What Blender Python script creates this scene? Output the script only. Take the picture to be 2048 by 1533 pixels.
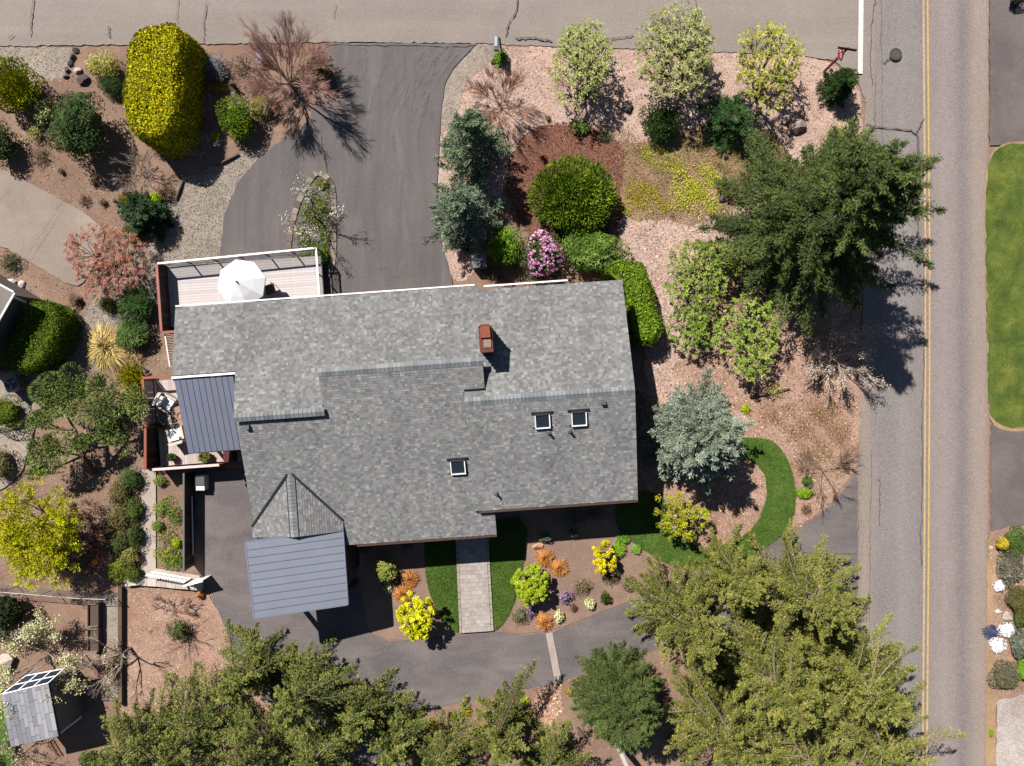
import bpy, math
import numpy as np
from mathutils import Vector, Matrix
from mathutils.geometry import tessellate_polygon

for o in list(bpy.data.objects): bpy.data.objects.remove(o)
SC = bpy.context.scene
COL = SC.collection
R = np.random.default_rng(11)

# ------------------------------------------------------------------ camera, sky, sun, exposure
CAM_H = 39.0            # drone height in metres, looking straight down
S = 37.0                # photo pixels per metre on the ground
cam = bpy.data.cameras.new('camera'); cam.sensor_width = 36; cam.lens = 36*CAM_H*S/2048
cam.clip_end = 2000
cam_o = bpy.data.objects.new('camera', cam); COL.objects.link(cam_o); cam_o.location = (0, 0, CAM_H)
SC.camera = cam_o
SUN_EL = math.radians(50.0)
SUN_H = np.array([-0.62, 0.785]); SUN_H = SUN_H/np.linalg.norm(SUN_H)     # horizontal direction towards the sun
world = bpy.data.worlds.new('World'); SC.world = world; world.use_nodes = True
nt = world.node_tree
sky = nt.nodes.new('ShaderNodeTexSky'); sky.sky_type = 'NISHITA'; sky.sun_disc = False
sky.air_density = .7; sky.dust_density = .3; sky.sun_elevation = SUN_EL; sky.sun_rotation = math.atan2(SUN_H[0], SUN_H[1])
nt.links.new(sky.outputs[0], nt.nodes['Background'].inputs[0]); nt.nodes['Background'].inputs[1].default_value = 0.05
sl = bpy.data.lights.new('sun', 'SUN'); sl.energy = 5.0; sl.angle = math.radians(0.53); sl.color = (1.0, 0.965, 0.93)
so = bpy.data.objects.new('sun', sl); COL.objects.link(so)
sdir = Vector((SUN_H[0]*math.cos(SUN_EL), SUN_H[1]*math.cos(SUN_EL), math.sin(SUN_EL)))
so.rotation_euler = sdir.to_track_quat('Z', 'Y').to_euler(); so.location = (-20, 25, 45)
SC.view_settings.view_transform = 'Standard'; SC.view_settings.look = 'None'
SC.view_settings.exposure = 1.1; SC.view_settings.gamma = 1; SC.view_settings.use_curve_mapping = False

# ------------------------------------------------------------------ helpers
def W(px, py, h=0.0):
    k = (CAM_H-h)/(CAM_H*S)
    return np.array([(px-1024)*k, (766.5-py)*k, h])
def kz(h): return (CAM_H-h)/(CAM_H*S)
def lin(c): 
    c = np.asarray(c, float)/255
    return np.where(c < .04045, c/12.92, ((c+.055)/1.055)**2.4)
def ph(r, g, b, f=.55): return lin((r, g, b))*f          # base colour from a sunlit photo colour
BASE = {}
def tag(o, label=None, cat=None, group=None, kind=None):
    if label: o['label'] = label
    if cat: o['category'] = cat
    if group: o['group'] = group
    if kind: o['kind'] = kind
    return o
def thing(name, label, cat, loc, group=None):
    o = bpy.data.objects.new(name, None); COL.objects.link(o); o.location = Vector(loc); BASE[o.name] = np.array(loc, float)
    o.empty_display_size = .3
    return tag(o, label, cat, group)
def base_of(p):
    while p.parent is not None: p = p.parent
    return BASE.get(p.name, np.zeros(3))
def link(name, me, parent=None, loc=None, rot=None):
    o = bpy.data.objects.new(name, me); COL.objects.link(o)
    if parent is not None:
        o.parent = parent
        if loc is not None: loc = np.array(loc, float)-base_of(parent)
    if loc is not None: o.location = Vector(loc)
    if rot is not None: o.rotation_euler = rot
    return o
class MB:
    """collects polygons with a colour each"""
    def __init__(s): s.v = []; s.f = []; s.t = []; s.m = []; s.n = 0
    def add(s, v, f, tint=(.5, .5, .5), m=0):
        v = np.asarray(v, np.float32).reshape(-1, 3); f = np.asarray(f, np.int64)
        s.v.append(v); s.f.append(f+s.n); s.n += len(v)
        t = np.asarray(tint, np.float32)
        if t.ndim == 1: t = np.tile(t, (len(f), 1))
        s.t.append(t); s.m.append(np.full(len(f), m, np.int32))
        return s
    def mesh(s, name, mats, off=(0, 0, 0), smooth=False):
        me = bpy.data.meshes.new(name)
        v = np.concatenate(s.v)-np.asarray(off, np.float32)
        me.vertices.add(len(v)); me.vertices.foreach_set('co', v.astype(np.float32).ravel())
        li = np.concatenate([f.ravel() for f in s.f]); sz = np.concatenate([np.full(len(f), f.shape[1]) for f in s.f])
        me.loops.add(len(li)); me.loops.foreach_set('vertex_index', li.astype(np.int32))
        me.polygons.add(len(sz)); st = np.concatenate([[0], np.cumsum(sz)[:-1]])
        me.polygons.foreach_set('loop_start', st.astype(np.int32))
        me.polygons.foreach_set('material_index', np.concatenate(s.m))
        me.polygons.foreach_set('use_smooth', np.full(len(sz), bool(smooth)))
        a = me.attributes.new('tint', 'FLOAT_COLOR', 'FACE')
        t = np.concatenate(s.t); a.data.foreach_set('color', np.concatenate([np.clip(t, 0, .9), np.ones((len(t), 1))], 1).astype(np.float32).ravel())
        for m in (mats if isinstance(mats, (list, tuple)) else [mats]): me.materials.append(m)
        me.update(calc_edges=True); me.validate()
        return me
    def build(s, name, mats, parent=None, smooth=False, loc=None):
        if parent is not None:
            return link(name, s.mesh(name, mats, base_of(parent), smooth), parent)
        if loc is not None:
            o = link(name, s.mesh(name, mats, loc, smooth), None, loc); BASE[o.name] = np.array(loc, float); return o
        return link(name, s.mesh(name, mats, smooth=smooth))
BOXF = [[0, 3, 2, 1], [4, 5, 6, 7], [0, 1, 5, 4], [1, 2, 6, 5], [2, 3, 7, 6], [3, 0, 4, 7]]
def hexa(mb, b, t, tint=(.5, .5, .5), m=0):      # bottom quad, top quad
    mb.add(np.concatenate([np.asarray(b, float), np.asarray(t, float)]), BOXF, tint, m)
def box(mb, c, sx, sy, sz, rz=0, tint=(.5, .5, .5), m=0):   # centred in x,y; base at c.z
    ca, sa = math.cos(rz), math.sin(rz)
    p = np.array([[-1, -1], [1, -1], [1, 1], [-1, 1]])*.5*[sx, sy]
    q = np.stack([p[:, 0]*ca-p[:, 1]*sa+c[0], p[:, 0]*sa+p[:, 1]*ca+c[1]], 1)
    hexa(mb, np.c_[q, np.full(4, c[2])], np.c_[q, np.full(4, c[2]+sz)], tint, m)
def unit(a): return a/np.maximum(np.linalg.norm(a, axis=-1, keepdims=True), 1e-9)
def tube(mb, pts, rad, n=5, tint=(.3, .3, .3), m=0, cap=False):
    pts = np.asarray(pts, float); rad = np.broadcast_to(np.asarray(rad, float), (len(pts),))
    d = unit(np.gradient(pts, axis=0)); ref = np.array([0, 0, 1.]) if abs(d[0, 2]) < .9 else np.array([1., 0, 0])
    a = unit(np.cross(d, ref)); b = np.cross(d, a)
    an = np.arange(n)*2*math.pi/n
    v = pts[:, None]+(a[:, None]*np.cos(an)[None, :, None]+b[:, None]*np.sin(an)[None, :, None])*rad[:, None, None]
    i = np.arange(len(pts)-1)[:, None]*n; j = np.arange(n)[None]; k = (j+1) % n
    f = np.stack([i+j, i+k, i+n+k, i+n+j], -1).reshape(-1, 4)
    mb.add(v.reshape(-1, 3), f, tint, m)
    if cap:
        mb.add(v[0], [list(range(n))], tint, m); mb.add(v[-1], [list(range(n))[::-1]], tint, m)
def tubes(mb, P0, P1, r0, r1, tint, n=3, m=0):    # many straight thin tubes at once
    P0 = np.asarray(P0, float); P1 = np.asarray(P1, float); N = len(P0)
    if N == 0: return
    d = unit(P1-P0); ref = np.where(np.abs(d[:, 2:3]) < .9, [[0, 0, 1.]], [[1., 0, 0]])
    a = unit(np.cross(d, ref)); b = np.cross(d, a)
    an = np.arange(n)*2*math.pi/n
    ring = a[:, None]*np.cos(an)[None, :, None]+b[:, None]*np.sin(an)[None, :, None]
    r0 = np.broadcast_to(r0, (N,)); r1 = np.broadcast_to(r1, (N,))
    v = np.concatenate([P0[:, None]+ring*r0[:, None, None], P1[:, None]+ring*r1[:, None, None]], 1)
    j = np.arange(n); k = (j+1) % n
    f = np.stack([j, k, n+k, n+j], -1)[None]+np.arange(N)[:, None, None]*2*n
    t = np.asarray(tint, float)
    if t.ndim == 2: t = np.repeat(t, n, 0)
    mb.add(v.reshape(-1, 3), f.reshape(-1, 4), t, m)
def leaves(mb, P, A, Nn, L, Wd, tint, m=0):
    P = np.asarray(P, float); A = unit(np.asarray(A, float)); B = unit(np.cross(np.asarray(Nn, float), A))
    N = len(P); L = np.broadcast_to(L, (N,))[:, None]; Wd = np.broadcast_to(Wd, (N,))[:, None]
    C = np.cross(A, B)*(Wd*.18)
    v = np.stack([P-A*L*.5, P-A*L*.05+B*Wd*.5+C, P+A*L*.5, P-A*L*.05-B*Wd*.5+C], 1).reshape(-1, 3)
    mb.add(v, np.arange(N*4).reshape(-1, 4), tint, m)
def rnd3(n, r=R): return unit(r.normal(size=(n, 3)))
def shades(cols, n, r=R, var=.22, w=None, hue=.018):
    cols = np.asarray(cols, float); c = cols[r.choice(len(cols), n, p=w)]
    return c*(1+var*r.normal(size=(n, 1)).clip(-2, 2))*(1+hue*r.normal(size=(n, 3)).clip(-2, 2))
def blob(mb, c, rx, ry, rz, tint, m=0, nu=12, nv=8, amp=.12, r=R):
    u = np.arange(nu)*2*math.pi/nu; v = (np.arange(nv)+.5)/nv*math.pi
    ph_ = r.uniform(0, 6, 6)
    U, V = np.meshgrid(u, v); n = np.stack([np.cos(U)*np.sin(V), np.sin(U)*np.sin(V), np.cos(V)], -1)
    f = 1+amp*(np.sin(3*U+ph_[0])*np.sin(2*V+ph_[1])+.6*np.sin(5*U+ph_[2]+3*V))
    P = n*f[..., None]*[rx, ry, rz]+np.asarray(c)
    i, j = np.meshgrid(np.arange(nv-1), np.arange(nu), indexing='ij'); k = (j+1) % nu
    fa = np.stack([i*nu+j, i*nu+nu+j, i*nu+nu+k, i*nu+k], -1).reshape(-1, 4)
    mb.add(P.reshape(-1, 3), fa, tint, m)
    mb.add(P[0], [list(range(nu))], tint, m); mb.add(P[-1], [list(range(nu))[::-1]], tint, m)
def rock(mb, c, rx, ry, rz, rot, tint, r):
    n = rnd3(26, r); s = np.array([rx, ry, rz])
    import bmesh
    bm = bmesh.new()
    ca, sa = math.cos(rot), math.sin(rot)
    q = n*(.82+.3*r.random((26, 1)))*s
    q = np.c_[q[:, 0]*ca-q[:, 1]*sa, q[:, 0]*sa+q[:, 1]*ca, q[:, 2]]+np.asarray(c)
    for p in q: bm.verts.new(p)
    g = bmesh.ops.convex_hull(bm, input=bm.verts)
    bmesh.ops.delete(bm, geom=[v for v in bm.verts if not v.link_faces], context='VERTS')
    bm.verts.index_update()
    v = [tuple(x.co) for x in bm.verts]; f = [[x.index for x in fc.verts] for fc in bm.faces]
    f = [x for x in f if len(x) == 3]
    mb.add(v, f, np.asarray(tint)*(1+.1*r.normal(size=(len(f), 1)))); bm.free()
def inside(poly, P):
    poly = np.asarray(poly)[:, :2]; x, y = P[:, 0], P[:, 1]; r = np.zeros(len(P), bool); j = len(poly)-1
    for i in range(len(poly)):
        xi, yi = poly[i]; xj, yj = poly[j]
        c = ((yi > y) != (yj > y)) & (x < (xj-xi)*(y-yi)/(yj-yi+1e-12)+xi); r ^= c; j = i
    return r
def sample_poly(poly, n, r=R):
    poly = np.asarray(poly)[:, :2]; lo, hi = poly.min(0), poly.max(0); out = []; k = 0
    while k < n:
        P = lo+(hi-lo)*r.random((max(n, 500)*2, 2)); P = P[inside(poly, P)]; out.append(P); k += len(P)
        if len(P) == 0: break
    return np.concatenate(out)[:n]
def area(poly):
    p = np.asarray(poly); x, y = p[:, 0], p[:, 1]
    return abs(np.dot(x, np.roll(y, 1))-np.dot(y, np.roll(x, 1)))/2
def smooth_poly(pts, it=2, corner=()):
    p = np.asarray(pts, float)
    for _ in range(it):
        q = np.roll(p, -1, 0); p = np.stack([p*.75+q*.25, p*.25+q*.75], 1).reshape(-1, 2)
    return p
def rough_edge(poly, step=.25, amp=.05, r=R):
    p = np.asarray(poly); out = []
    for a, b in zip(p, np.roll(p, -1, 0)):
        n = max(1, int(np.linalg.norm(b-a)/step)); t = np.arange(n)/n
        out.append(a+(b-a)*t[:, None])
    o = np.concatenate(out)
    return o+r.normal(size=o.shape)*amp*(1 if len(o) > 8 else 0)
ZL = [0.0]
def px_poly(pts): return np.array([W(x, y)[:2] for x, y in pts])
def sheet(name, pts, mat, kind='structure', label=None, cat=None, smooth=0, amp=.0, z=None, step=.3, thick=0, wob=0):
    if z is None: ZL[0] += .004; z = ZL[0]
    p = px_poly(pts)
    if wob: p = rough_edge(p, .9, wob)
    if smooth: p = smooth_poly(p, smooth)
    if amp: p = rough_edge(p, step, amp)
    tri = tessellate_polygon([[Vector((x, y, 0)) for x, y in p]])
    me = bpy.data.meshes.new(name)
    vs = [(x, y, z) for x, y in p]; fs = []
    for t in tri:
        a, b, c = (p[i] for i in t)
        cr = (b[0]-a[0])*(c[1]-a[1])-(b[1]-a[1])*(c[0]-a[0])
        fs.append(t if cr > 0 else t[::-1])
    if thick:
        n = len(p); vs += [(x, y, z-thick) for x, y in p]
        ccw = np.dot(p[:, 0], np.roll(p[:, 1], -1))-np.dot(p[:, 1], np.roll(p[:, 0], -1)) > 0
        for i in range(n):
            j = (i+1) % n
            fs.append((i, n+i, n+j, j) if ccw else (i, j, n+j, n+i))
    me.from_pydata(vs, [], [tuple(f) for f in fs]); me.materials.append(mat); me.update()
    o = link(name, me); tag(o, label, cat, None, kind)
    return o, p, z

# ------------------------------------------------------------------ materials
def nodes(name):
    m = bpy.data.materials.new(name); m.use_nodes = True; t = m.node_tree
    b = t.nodes['Principled BSDF']; b.inputs['Specular IOR Level'].default_value = .25
    return m, t, b
def N(t, typ, **k):
    n = t.nodes.new(typ)
    for a, v in k.items():
        if a.startswith('i_'): n.inputs[a[2:].replace('_', ' ')].default_value = v
        else: setattr(n, a, v)
    return n
def c4(c): return (float(c[0]), float(c[1]), float(c[2]), 1)
def ramp(t, fac, stops, interp='LINEAR'):
    r = N(t, 'ShaderNodeValToRGB'); r.color_ramp.interpolation = interp
    e = r.color_ramp.elements
    while len(e) < len(stops): e.new(.5)
    for i, (p, c) in enumerate(stops): e[i].position = p; e[i].color = c4(c)
    t.links.new(fac, r.inputs[0]); return r.outputs[0]
def mixc(t, fac, a, b, mode='MIX'):
    m = N(t, 'ShaderNodeMix', data_type='RGBA', blend_type=mode)
    for s, v in ((m.inputs[0], fac), (m.inputs[6], a), (m.inputs[7], b)):
        if hasattr(v, 'is_output'): t.links.new(v, s)
        elif isinstance(v, (int, float)): s.default_value = v
        else: s.default_value = c4(v)
    return m.outputs[2]
def coord(t, scale=(1, 1, 1), rot=0):
    c = N(t, 'ShaderNodeTexCoord'); mp = N(t, 'ShaderNodeMapping'); mp.inputs['Scale'].default_value = scale; mp.inputs['Rotation'].default_value = (0, 0, rot)
    t.links.new(c.outputs['Object'], mp.inputs[0]); return mp.outputs[0]
def noise(t, v, scale, detail=4, rough=.55, dist=0):
    n = N(t, 'ShaderNodeTexNoise'); n.inputs['Scale'].default_value = scale; n.inputs['Detail'].default_value = detail
    n.inputs['Roughness'].default_value = rough; n.inputs['Distortion'].default_value = dist
    t.links.new(v, n.inputs['Vector']); return n.outputs[0]
def voro(t, v, scale, out='Color', feat='F1'):
    n = N(t, 'ShaderNodeTexVoronoi', feature=feat); n.inputs['Scale'].default_value = scale
    t.links.new(v, n.inputs['Vector']); return n.outputs[out]
def sep(t, c):
    s = N(t, 'ShaderNodeSeparateColor'); t.links.new(c, s.inputs[0]); return s.outputs[0]
def bump(t, b, h, dist=.02, st=.6):
    n = N(t, 'ShaderNodeBump'); n.inputs['Strength'].default_value = st; n.inputs['Distance'].default_value = dist
    t.links.new(h, n.inputs['Height']); t.links.new(n.outputs[0], b.inputs['Normal'])
def gravel_mat(name, cols, cell=14, soil=None, patch=.5, rough=.95, bd=.03, patch_scale=.35):
    m, t, b = nodes(name); v = coord(t)
    r1 = sep(t, voro(t, v, cell)); n = len(cols)
    c = ramp(t, r1, [(i/(n-1), x) for i, x in enumerate(cols)])
    fine = noise(t, v, 30, 3, .7)
    c = mixc(t, .45, c, ramp(t, fine, [(.3, np.asarray(cols[0])*.6), (.7, np.asarray(cols[-1])*1.05)]))
    if soil is not None:
        f = ramp(t, noise(t, v, patch_scale, 6, .62, .4), [(.5-.18, (0, 0, 0)), (.5+.14, (1, 1, 1))])
        f2 = mixc(t, patch, (0, 0, 0), f)
        c = mixc(t, f2, c, soil)
    c = mixc(t, .5, c, ramp(t, noise(t, v, 1.3, 5, .6), [(.3, (.72, .70, .68)), (.7, (1.15, 1.12, 1.1))]), 'MULTIPLY')
    c = mixc(t, .85, c, ramp(t, noise(t, v, .33, 6, .62, .5), [(.34, (.84, .79, .75)), (.5, (1, 1, 1)), (.66, (1.2, 1.17, 1.12))]), 'MULTIPLY')
    t.links.new(c, b.inputs['Base Color']); b.inputs['Roughness'].default_value = rough
    bump(t, b, mixc(t, .5, voro(t, v, cell, 'Distance'), fine), bd, .8)
    return m
def asphalt_mat(name, base, dust, streak_rot=0, streak=(.25, 1.2, 1), amt=.5, speck=.3, patches=None):
    m, t, b = nodes(name); v = coord(t); base = np.asarray(base); dust = np.asarray(dust)
    f = ramp(t, noise(t, coord(t, streak, streak_rot), 1.0, 6, .62, .6), [(.38, (0, 0, 0)), (.72, (1, 1, 1))])
    c = mixc(t, mixc(t, amt, (0, 0, 0), f), base, dust)
    big = noise(t, v, .22, 5, .6)
    c = mixc(t, .7, c, ramp(t, big, [(.3, (.78, .78, .79)), (.7, (1.2, 1.18, 1.15))]), 'MULTIPLY')
    sp = sep(t, voro(t, v, 38)); c = mixc(t, speck, c, ramp(t, sp, [(0, base*.45), (.7, base), (1, dust*1.6)]))
    c = mixc(t, .35, c, ramp(t, noise(t, v, 16, 3, .7), [(.35, (.7, .7, .7)), (.65, (1.25, 1.25, 1.25))]), 'MULTIPLY')
    t.links.new(c, b.inputs['Base Color']); b.inputs['Roughness'].default_value = .9
    bump(t, b, sp, .008, .5); return m
def plain_mat(name, col, rough=.6, metal=0, var=.12, scale=3, bumpd=0, spec=.3):
    m, t, b = nodes(name); v = coord(t); col = np.asarray(col, float)
    c = ramp(t, noise(t, v, scale, 5, .6), [(.3, col*(1-var)), (.7, col*(1+var))])
    t.links.new(c, b.inputs['Base Color']); b.inputs['Roughness'].default_value = rough; b.inputs['Metallic'].default_value = metal
    b.inputs['Specular IOR Level'].default_value = spec
    if bumpd: bump(t, b, noise(t, v, scale*8, 3), bumpd)
    return m
def tint_mat(name, rough=.6, transl=0, grain=0, gscale=20, spec=.2, stain=0):
    m, t, b = nodes(name); a = N(t, 'ShaderNodeAttribute', attribute_name='tint'); c = a.outputs['Color']
    if grain:
        c = mixc(t, grain, c, ramp(t, noise(t, coord(t), gscale, 4, .65), [(.3, (.6, .6, .6)), (.7, (1.3, 1.3, 1.3))]), 'MULTIPLY')
    if stain: c = mixc(t, stain, c, ramp(t, noise(t, coord(t, (1.1, .35, .35), .07), .7, 6, .65, .4), [(.3, (.72, .72, .73)), (.52, (1, 1, 1)), (.72, (1.2, 1.19, 1.16))]), 'MULTIPLY')
    t.links.new(c, b.inputs['Base Color']); b.inputs['Roughness'].default_value = rough; b.inputs['Specular IOR Level'].default_value = spec
    if transl:
        tr = N(t, 'ShaderNodeBsdfTranslucent'); t.links.new(c, tr.inputs[0]); mx = N(t, 'ShaderNodeMixShader'); mx.inputs[0].default_value = transl
        t.links.new(b.outputs[0], mx.inputs[1]); t.links.new(tr.outputs[0], mx.inputs[2]); t.links.new(mx.outputs[0], t.nodes['Material Output'].inputs[0])
    return m
M = {}
M['leaf'] = tint_mat('leaf', .75, .1, 0, spec=.06)
M['needle'] = tint_mat('needle', .8, 0, 0, spec=.06)
M['petal'] = tint_mat('petal', .8, .15, 0, spec=.06)
M['bark'] = tint_mat('bark', .9, 0, .5, 25)
M['stone'] = tint_mat('stone', .9, 0, .55, 9)
M['chips'] = tint_mat('chips', .95)
M['paint'] = tint_mat('paint', .5, 0, .15, 6, spec=.4)
M['wood'] = tint_mat('wood', .8, 0, .35, 12)
M['shingle'] = tint_mat('shingle', .95, 0, .35, 28, spec=.1, stain=.6)
M['concrete'] = tint_mat('concrete', .9, 0, .4, 4)
M['metal_roof'] = plain_mat('metal_roof', ph(140, 144, 154), .5, .15, .05, .8)
M['metal_roof_dark'] = plain_mat('metal_roof_dark', ph(122, 126, 141), .5, .05, .06, .8)
M['dark_metal'] = plain_mat('dark_metal', (.02, .02, .022), .45, .2)
M['white'] = plain_mat('white_paint', (.78, .77, .75), .5, 0, .04)
M['fabric'] = plain_mat('white_fabric', (.58, .57, .56), .9, 0, .03)
M['wall'] = plain_mat('wall_boards', (.16, .10, .075), .8, 0, .2, 6)
def glass_mat(name, col, rough=.08):
    m, t, b = nodes(name); b.inputs['Base Color'].default_value = c4(col); b.inputs['Roughness'].default_value = rough
    b.inputs['Specular IOR Level'].default_value = .6; return m
M['glass'] = glass_mat('dark_glass', (.012, .016, .022))
def clear_mat(name, col, a):
    m, t, b = nodes(name); b.inputs['Base Color'].default_value = c4(col); b.inputs['Roughness'].default_value = .05
    tr = N(t, 'ShaderNodeBsdfTransparent'); mx = N(t, 'ShaderNodeMixShader'); mx.inputs[0].default_value = a
    t.links.new(tr.outputs[0], mx.inputs[1]); t.links.new(b.outputs[0], mx.inputs[2]); t.links.new(mx.outputs[0], t.nodes['Material Output'].inputs[0])
    return m
M['clear'] = clear_mat('clear_glass', (.3, .33, .34), .25)
# ------------------------------------------------------------------ ground, roads, beds
M['soil'] = gravel_mat('soil', [ph(126, 102, 86), ph(156, 128, 108), ph(178, 150, 130)], 16, ph(138, 110, 92), .8)
M['soil_dark'] = gravel_mat('soil_dark', [ph(122, 98, 82), ph(152, 126, 107), ph(176, 150, 130)], 18, ph(136, 108, 90), .7)
M['soil_fine'] = gravel_mat('soil_fine', [ph(142, 118, 102), ph(152, 126, 109), ph(164, 138, 120)], 26, ph(138, 113, 97), .5, bd=.015)
M['pink'] = gravel_mat('pink_gravel', [ph(150, 118, 104), ph(205, 178, 162), ph(226, 202, 188)], 12, ph(176, 140, 120), .55)
M['redbark'] = gravel_mat('red_bark', [ph(88, 54, 42), ph(116, 74, 58), ph(144, 100, 82)], 16, ph(132, 94, 74), .7)
M['graygravel'] = gravel_mat('gray_gravel', [ph(120, 108, 96), ph(162, 150, 136), ph(188, 176, 162)], 14, ph(150, 136, 122), .3)
M['palegravel'] = gravel_mat('pale_gravel', [ph(160, 148, 140), ph(192, 180, 172), ph(212, 202, 194)], 13, ph(180, 168, 160), .2)
M['chipsbed'] = gravel_mat('chip_bed', [ph(140, 108, 90), ph(184, 152, 131), ph(206, 177, 158)], 16, ph(158, 122, 101), .8, patch_scale=.5)
M['heather'] = gravel_mat('dry_cover', [ph(128, 98, 78), ph(168, 136, 110), ph(192, 162, 134)], 15, ph(140, 116, 84), .8, patch_scale=.9)
M['asph_drive'] = asphalt_mat('asphalt_drive', ph(100, 94, 93), ph(126, 117, 113), .12, (1.6, .22, 1), .7, .22)
M['asph_front'] = asphalt_mat('asphalt_front', ph(102, 96, 96), ph(140, 128, 120), .1, (.35, .8, 1), .8, .22)
M['asph_far'] = asphalt_mat('asphalt_far', ph(104, 94, 92), ph(134, 122, 116), 1.5, (.5, .5, 1), .7, .2)
M['asph_top'] = asphalt_mat('asphalt_top', ph(146, 134, 125), ph(160, 148, 138), 0, (.05, .9, 1), .8, .28)
M['patch'] = plain_mat('tar_patch', ph(92, 84, 84), .85, 0, .2, 8)
M['seal'] = plain_mat('crack_seal', ph(98, 89, 87), .7, 0, .15, 8)
M['conc_drive'] = asphalt_mat('concrete_drive', ph(146, 132, 120), ph(172, 158, 142), .6, (.5, .5, 1), .7, .12)
M['conc_path'] = asphalt_mat('concrete_path', ph(172, 156, 142), ph(206, 194, 180), 1.5, (.8, .3, 1), .9, .1)

def road_mat():
    m, t, b = nodes('road_asphalt'); c = N(t, 'ShaderNodeTexCoord'); sp = N(t, 'ShaderNodeSeparateXYZ'); t.links.new(c.outputs['Object'], sp.inputs[0])
    v = coord(t)
    wob = noise(t, coord(t, (.6, .12, 1)), 1, 4, .6)
    ad = N(t, 'ShaderNodeMath', operation='MULTIPLY_ADD'); t.links.new(wob, ad.inputs[0]); ad.inputs[1].default_value = .16; t.links.new(sp.outputs['X'], ad.inputs[2])
    mr = N(t, 'ShaderNodeMapRange'); t.links.new(ad.outputs[0], mr.inputs[0])
    x = lambda px: (px-1024)/S
    lo, hi = x(1700)+.08, x(1990)+.08; mr.inputs[1].default_value = lo; mr.inputs[2].default_value = hi
    q = lambda px: (px-1700)/290
    st = [(q(1708), ph(150, 128, 110)), (q(1728), ph(172, 150, 132)), (q(1746), ph(156, 140, 128)), (q(1758), ph(146, 134, 128)), (q(1790), ph(150, 139, 134)),
          (q(1802), ph(158, 147, 141)), (q(1838), ph(144, 132, 127)), (q(1858), ph(160, 142, 134)), (q(1888), ph(172, 152, 144)), (q(1908), ph(158, 140, 134)), (q(1922), ph(134, 119, 115)), (q(1934), ph(150, 132, 126)),
          (q(1948), ph(176, 154, 138)), (q(1966), ph(180, 154, 134)), (q(1978), ph(160, 134, 114))]
    st = [(p_, c_*np.array([.70, .71, .715])) for p_, c_ in st]
    col = ramp(t, mr.outputs[0], st)
    s2 = sep(t, voro(t, v, 36))
    col = mixc(t, .3, col, ramp(t, s2, [(0, (.07, .065, .062)), (.6, (.2, .18, .17)), (1, (.34, .31, .29))]))
    col = mixc(t, .6, col, ramp(t, noise(t, coord(t, (1, .35, 1)), .6, 6, .62), [(.3, (.86, .86, .86)), (.7, (1.12, 1.11, 1.1))]), 'MULTIPLY')
    col = mixc(t, .4, col, ramp(t, noise(t, v, 14, 3, .7), [(.35, (.75, .75, .75)), (.65, (1.2, 1.2, 1.2))]), 'MULTIPLY')
    t.links.new(col, b.inputs['Base Color']); b.inputs['Roughness'].default_value = .9; bump(t, b, s2, .008, .5); return m
M['road'] = road_mat()
def grass_mat(name, a, b_, c_, sc=.8):
    m, t, b = nodes(name); v = coord(t)
    c = ramp(t, noise(t, v, sc, 6, .65, .3), [(.32, a), (.5, b_), (.68, c_)])
    c = mixc(t, .75, c, ramp(t, noise(t, v, 26, 3, .75), [(.3, (.5, .5, .5)), (.7, (1.4, 1.4, 1.4))]), 'MULTIPLY')
    t.links.new(c, b.inputs['Base Color']); b.inputs['Roughness'].default_value = .95; bump(t, b, noise(t, v, 30, 2), .04, .8); return m
M['lawn'] = grass_mat('lawn_green', ph(66, 92, 34), ph(84, 112, 42), ph(106, 130, 54))
M['verge'] = grass_mat('verge_green', ph(68, 86, 30), ph(92, 108, 38), ph(124, 128, 52), 1.0)

o, _, _ = sheet('ground', [(-16000, -16000), (18000, -16000), (18000, 18000), (-16000, 18000)], M['soil'], z=0)
P_ = {}
def bed(key, name, pts, mat, smooth=2, amp=.05, **k):
    o, p, z = sheet(name, pts, M[mat], smooth=smooth, amp=amp, **k); P_[key] = (p, z); return o
bed('left_soil', 'garden_soil', [(-300, 150), (150, 158), (250, 150), (262, 300), (345, 372), (330, 560), (340, 760), (290, 940), (220, 1180), (-300, 1180), (-300, 500), (10, 480), (150, 560), (195, 440), (0, 330), (-300, 330)], 'soil_dark')
bed('left_gravel', 'gravel_area', [(-400, 90), (165, 90), (150, 110), (145, 140), (125, 166), (-400, 166)], 'graygravel')
bed('strip_path', 'gravel_path', [(350, 362), (430, 338), (500, 296), (540, 300), (480, 365), (455, 430), (446, 540), (330, 560), (310, 640), (240, 700), (180, 760), (120, 800), (130, 700), (190, 590), (320, 470)], 'graygravel')
bed('pinkbed', 'pink_gravel_bed', [(905, 92), (960, 86), (1110, 92), (1300, 99), (1440, 104), (1600, 112), (1660, 120), (1700, 145), (1722, 190), (1728, 300), (1728, 560), (1560, 470), (1500, 540), (1540, 800), (1420, 800), (1340, 770), (1285, 700), (1250, 520), (1235, 420), (1100, 300), (1010, 360), (940, 560), (900, 560), (878, 480), (880, 240), (930, 150)], 'pink', wob=0.1)
bed('drive_edge', 'gravel_strip', [(900, 92), (958, 86), (992, 92), (990, 116), (955, 145), (930, 175), (918, 215), (905, 262), (880, 270), (880, 190), (886, 150)], 'graygravel', wob=0.03)
bed('tanbed', 'mulch_bed', [(1440, 470), (1728, 420), (1726, 700), (1716, 940), (1660, 1010), (1590, 1060), (1480, 1110), (1350, 1110), (1285, 980), (1285, 770), (1400, 690)], 'chipsbed', wob=0.12)
bed('chip_path', 'chip_path', [(1250, 480), (1330, 440), (1500, 395), (1560, 420), (1500, 500), (1400, 560), (1330, 690), (1380, 800), (1500, 830), (1490, 880), (1300, 880), (1290, 740), (1320, 640), (1260, 540)], 'pink', wob=0.22)
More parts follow.
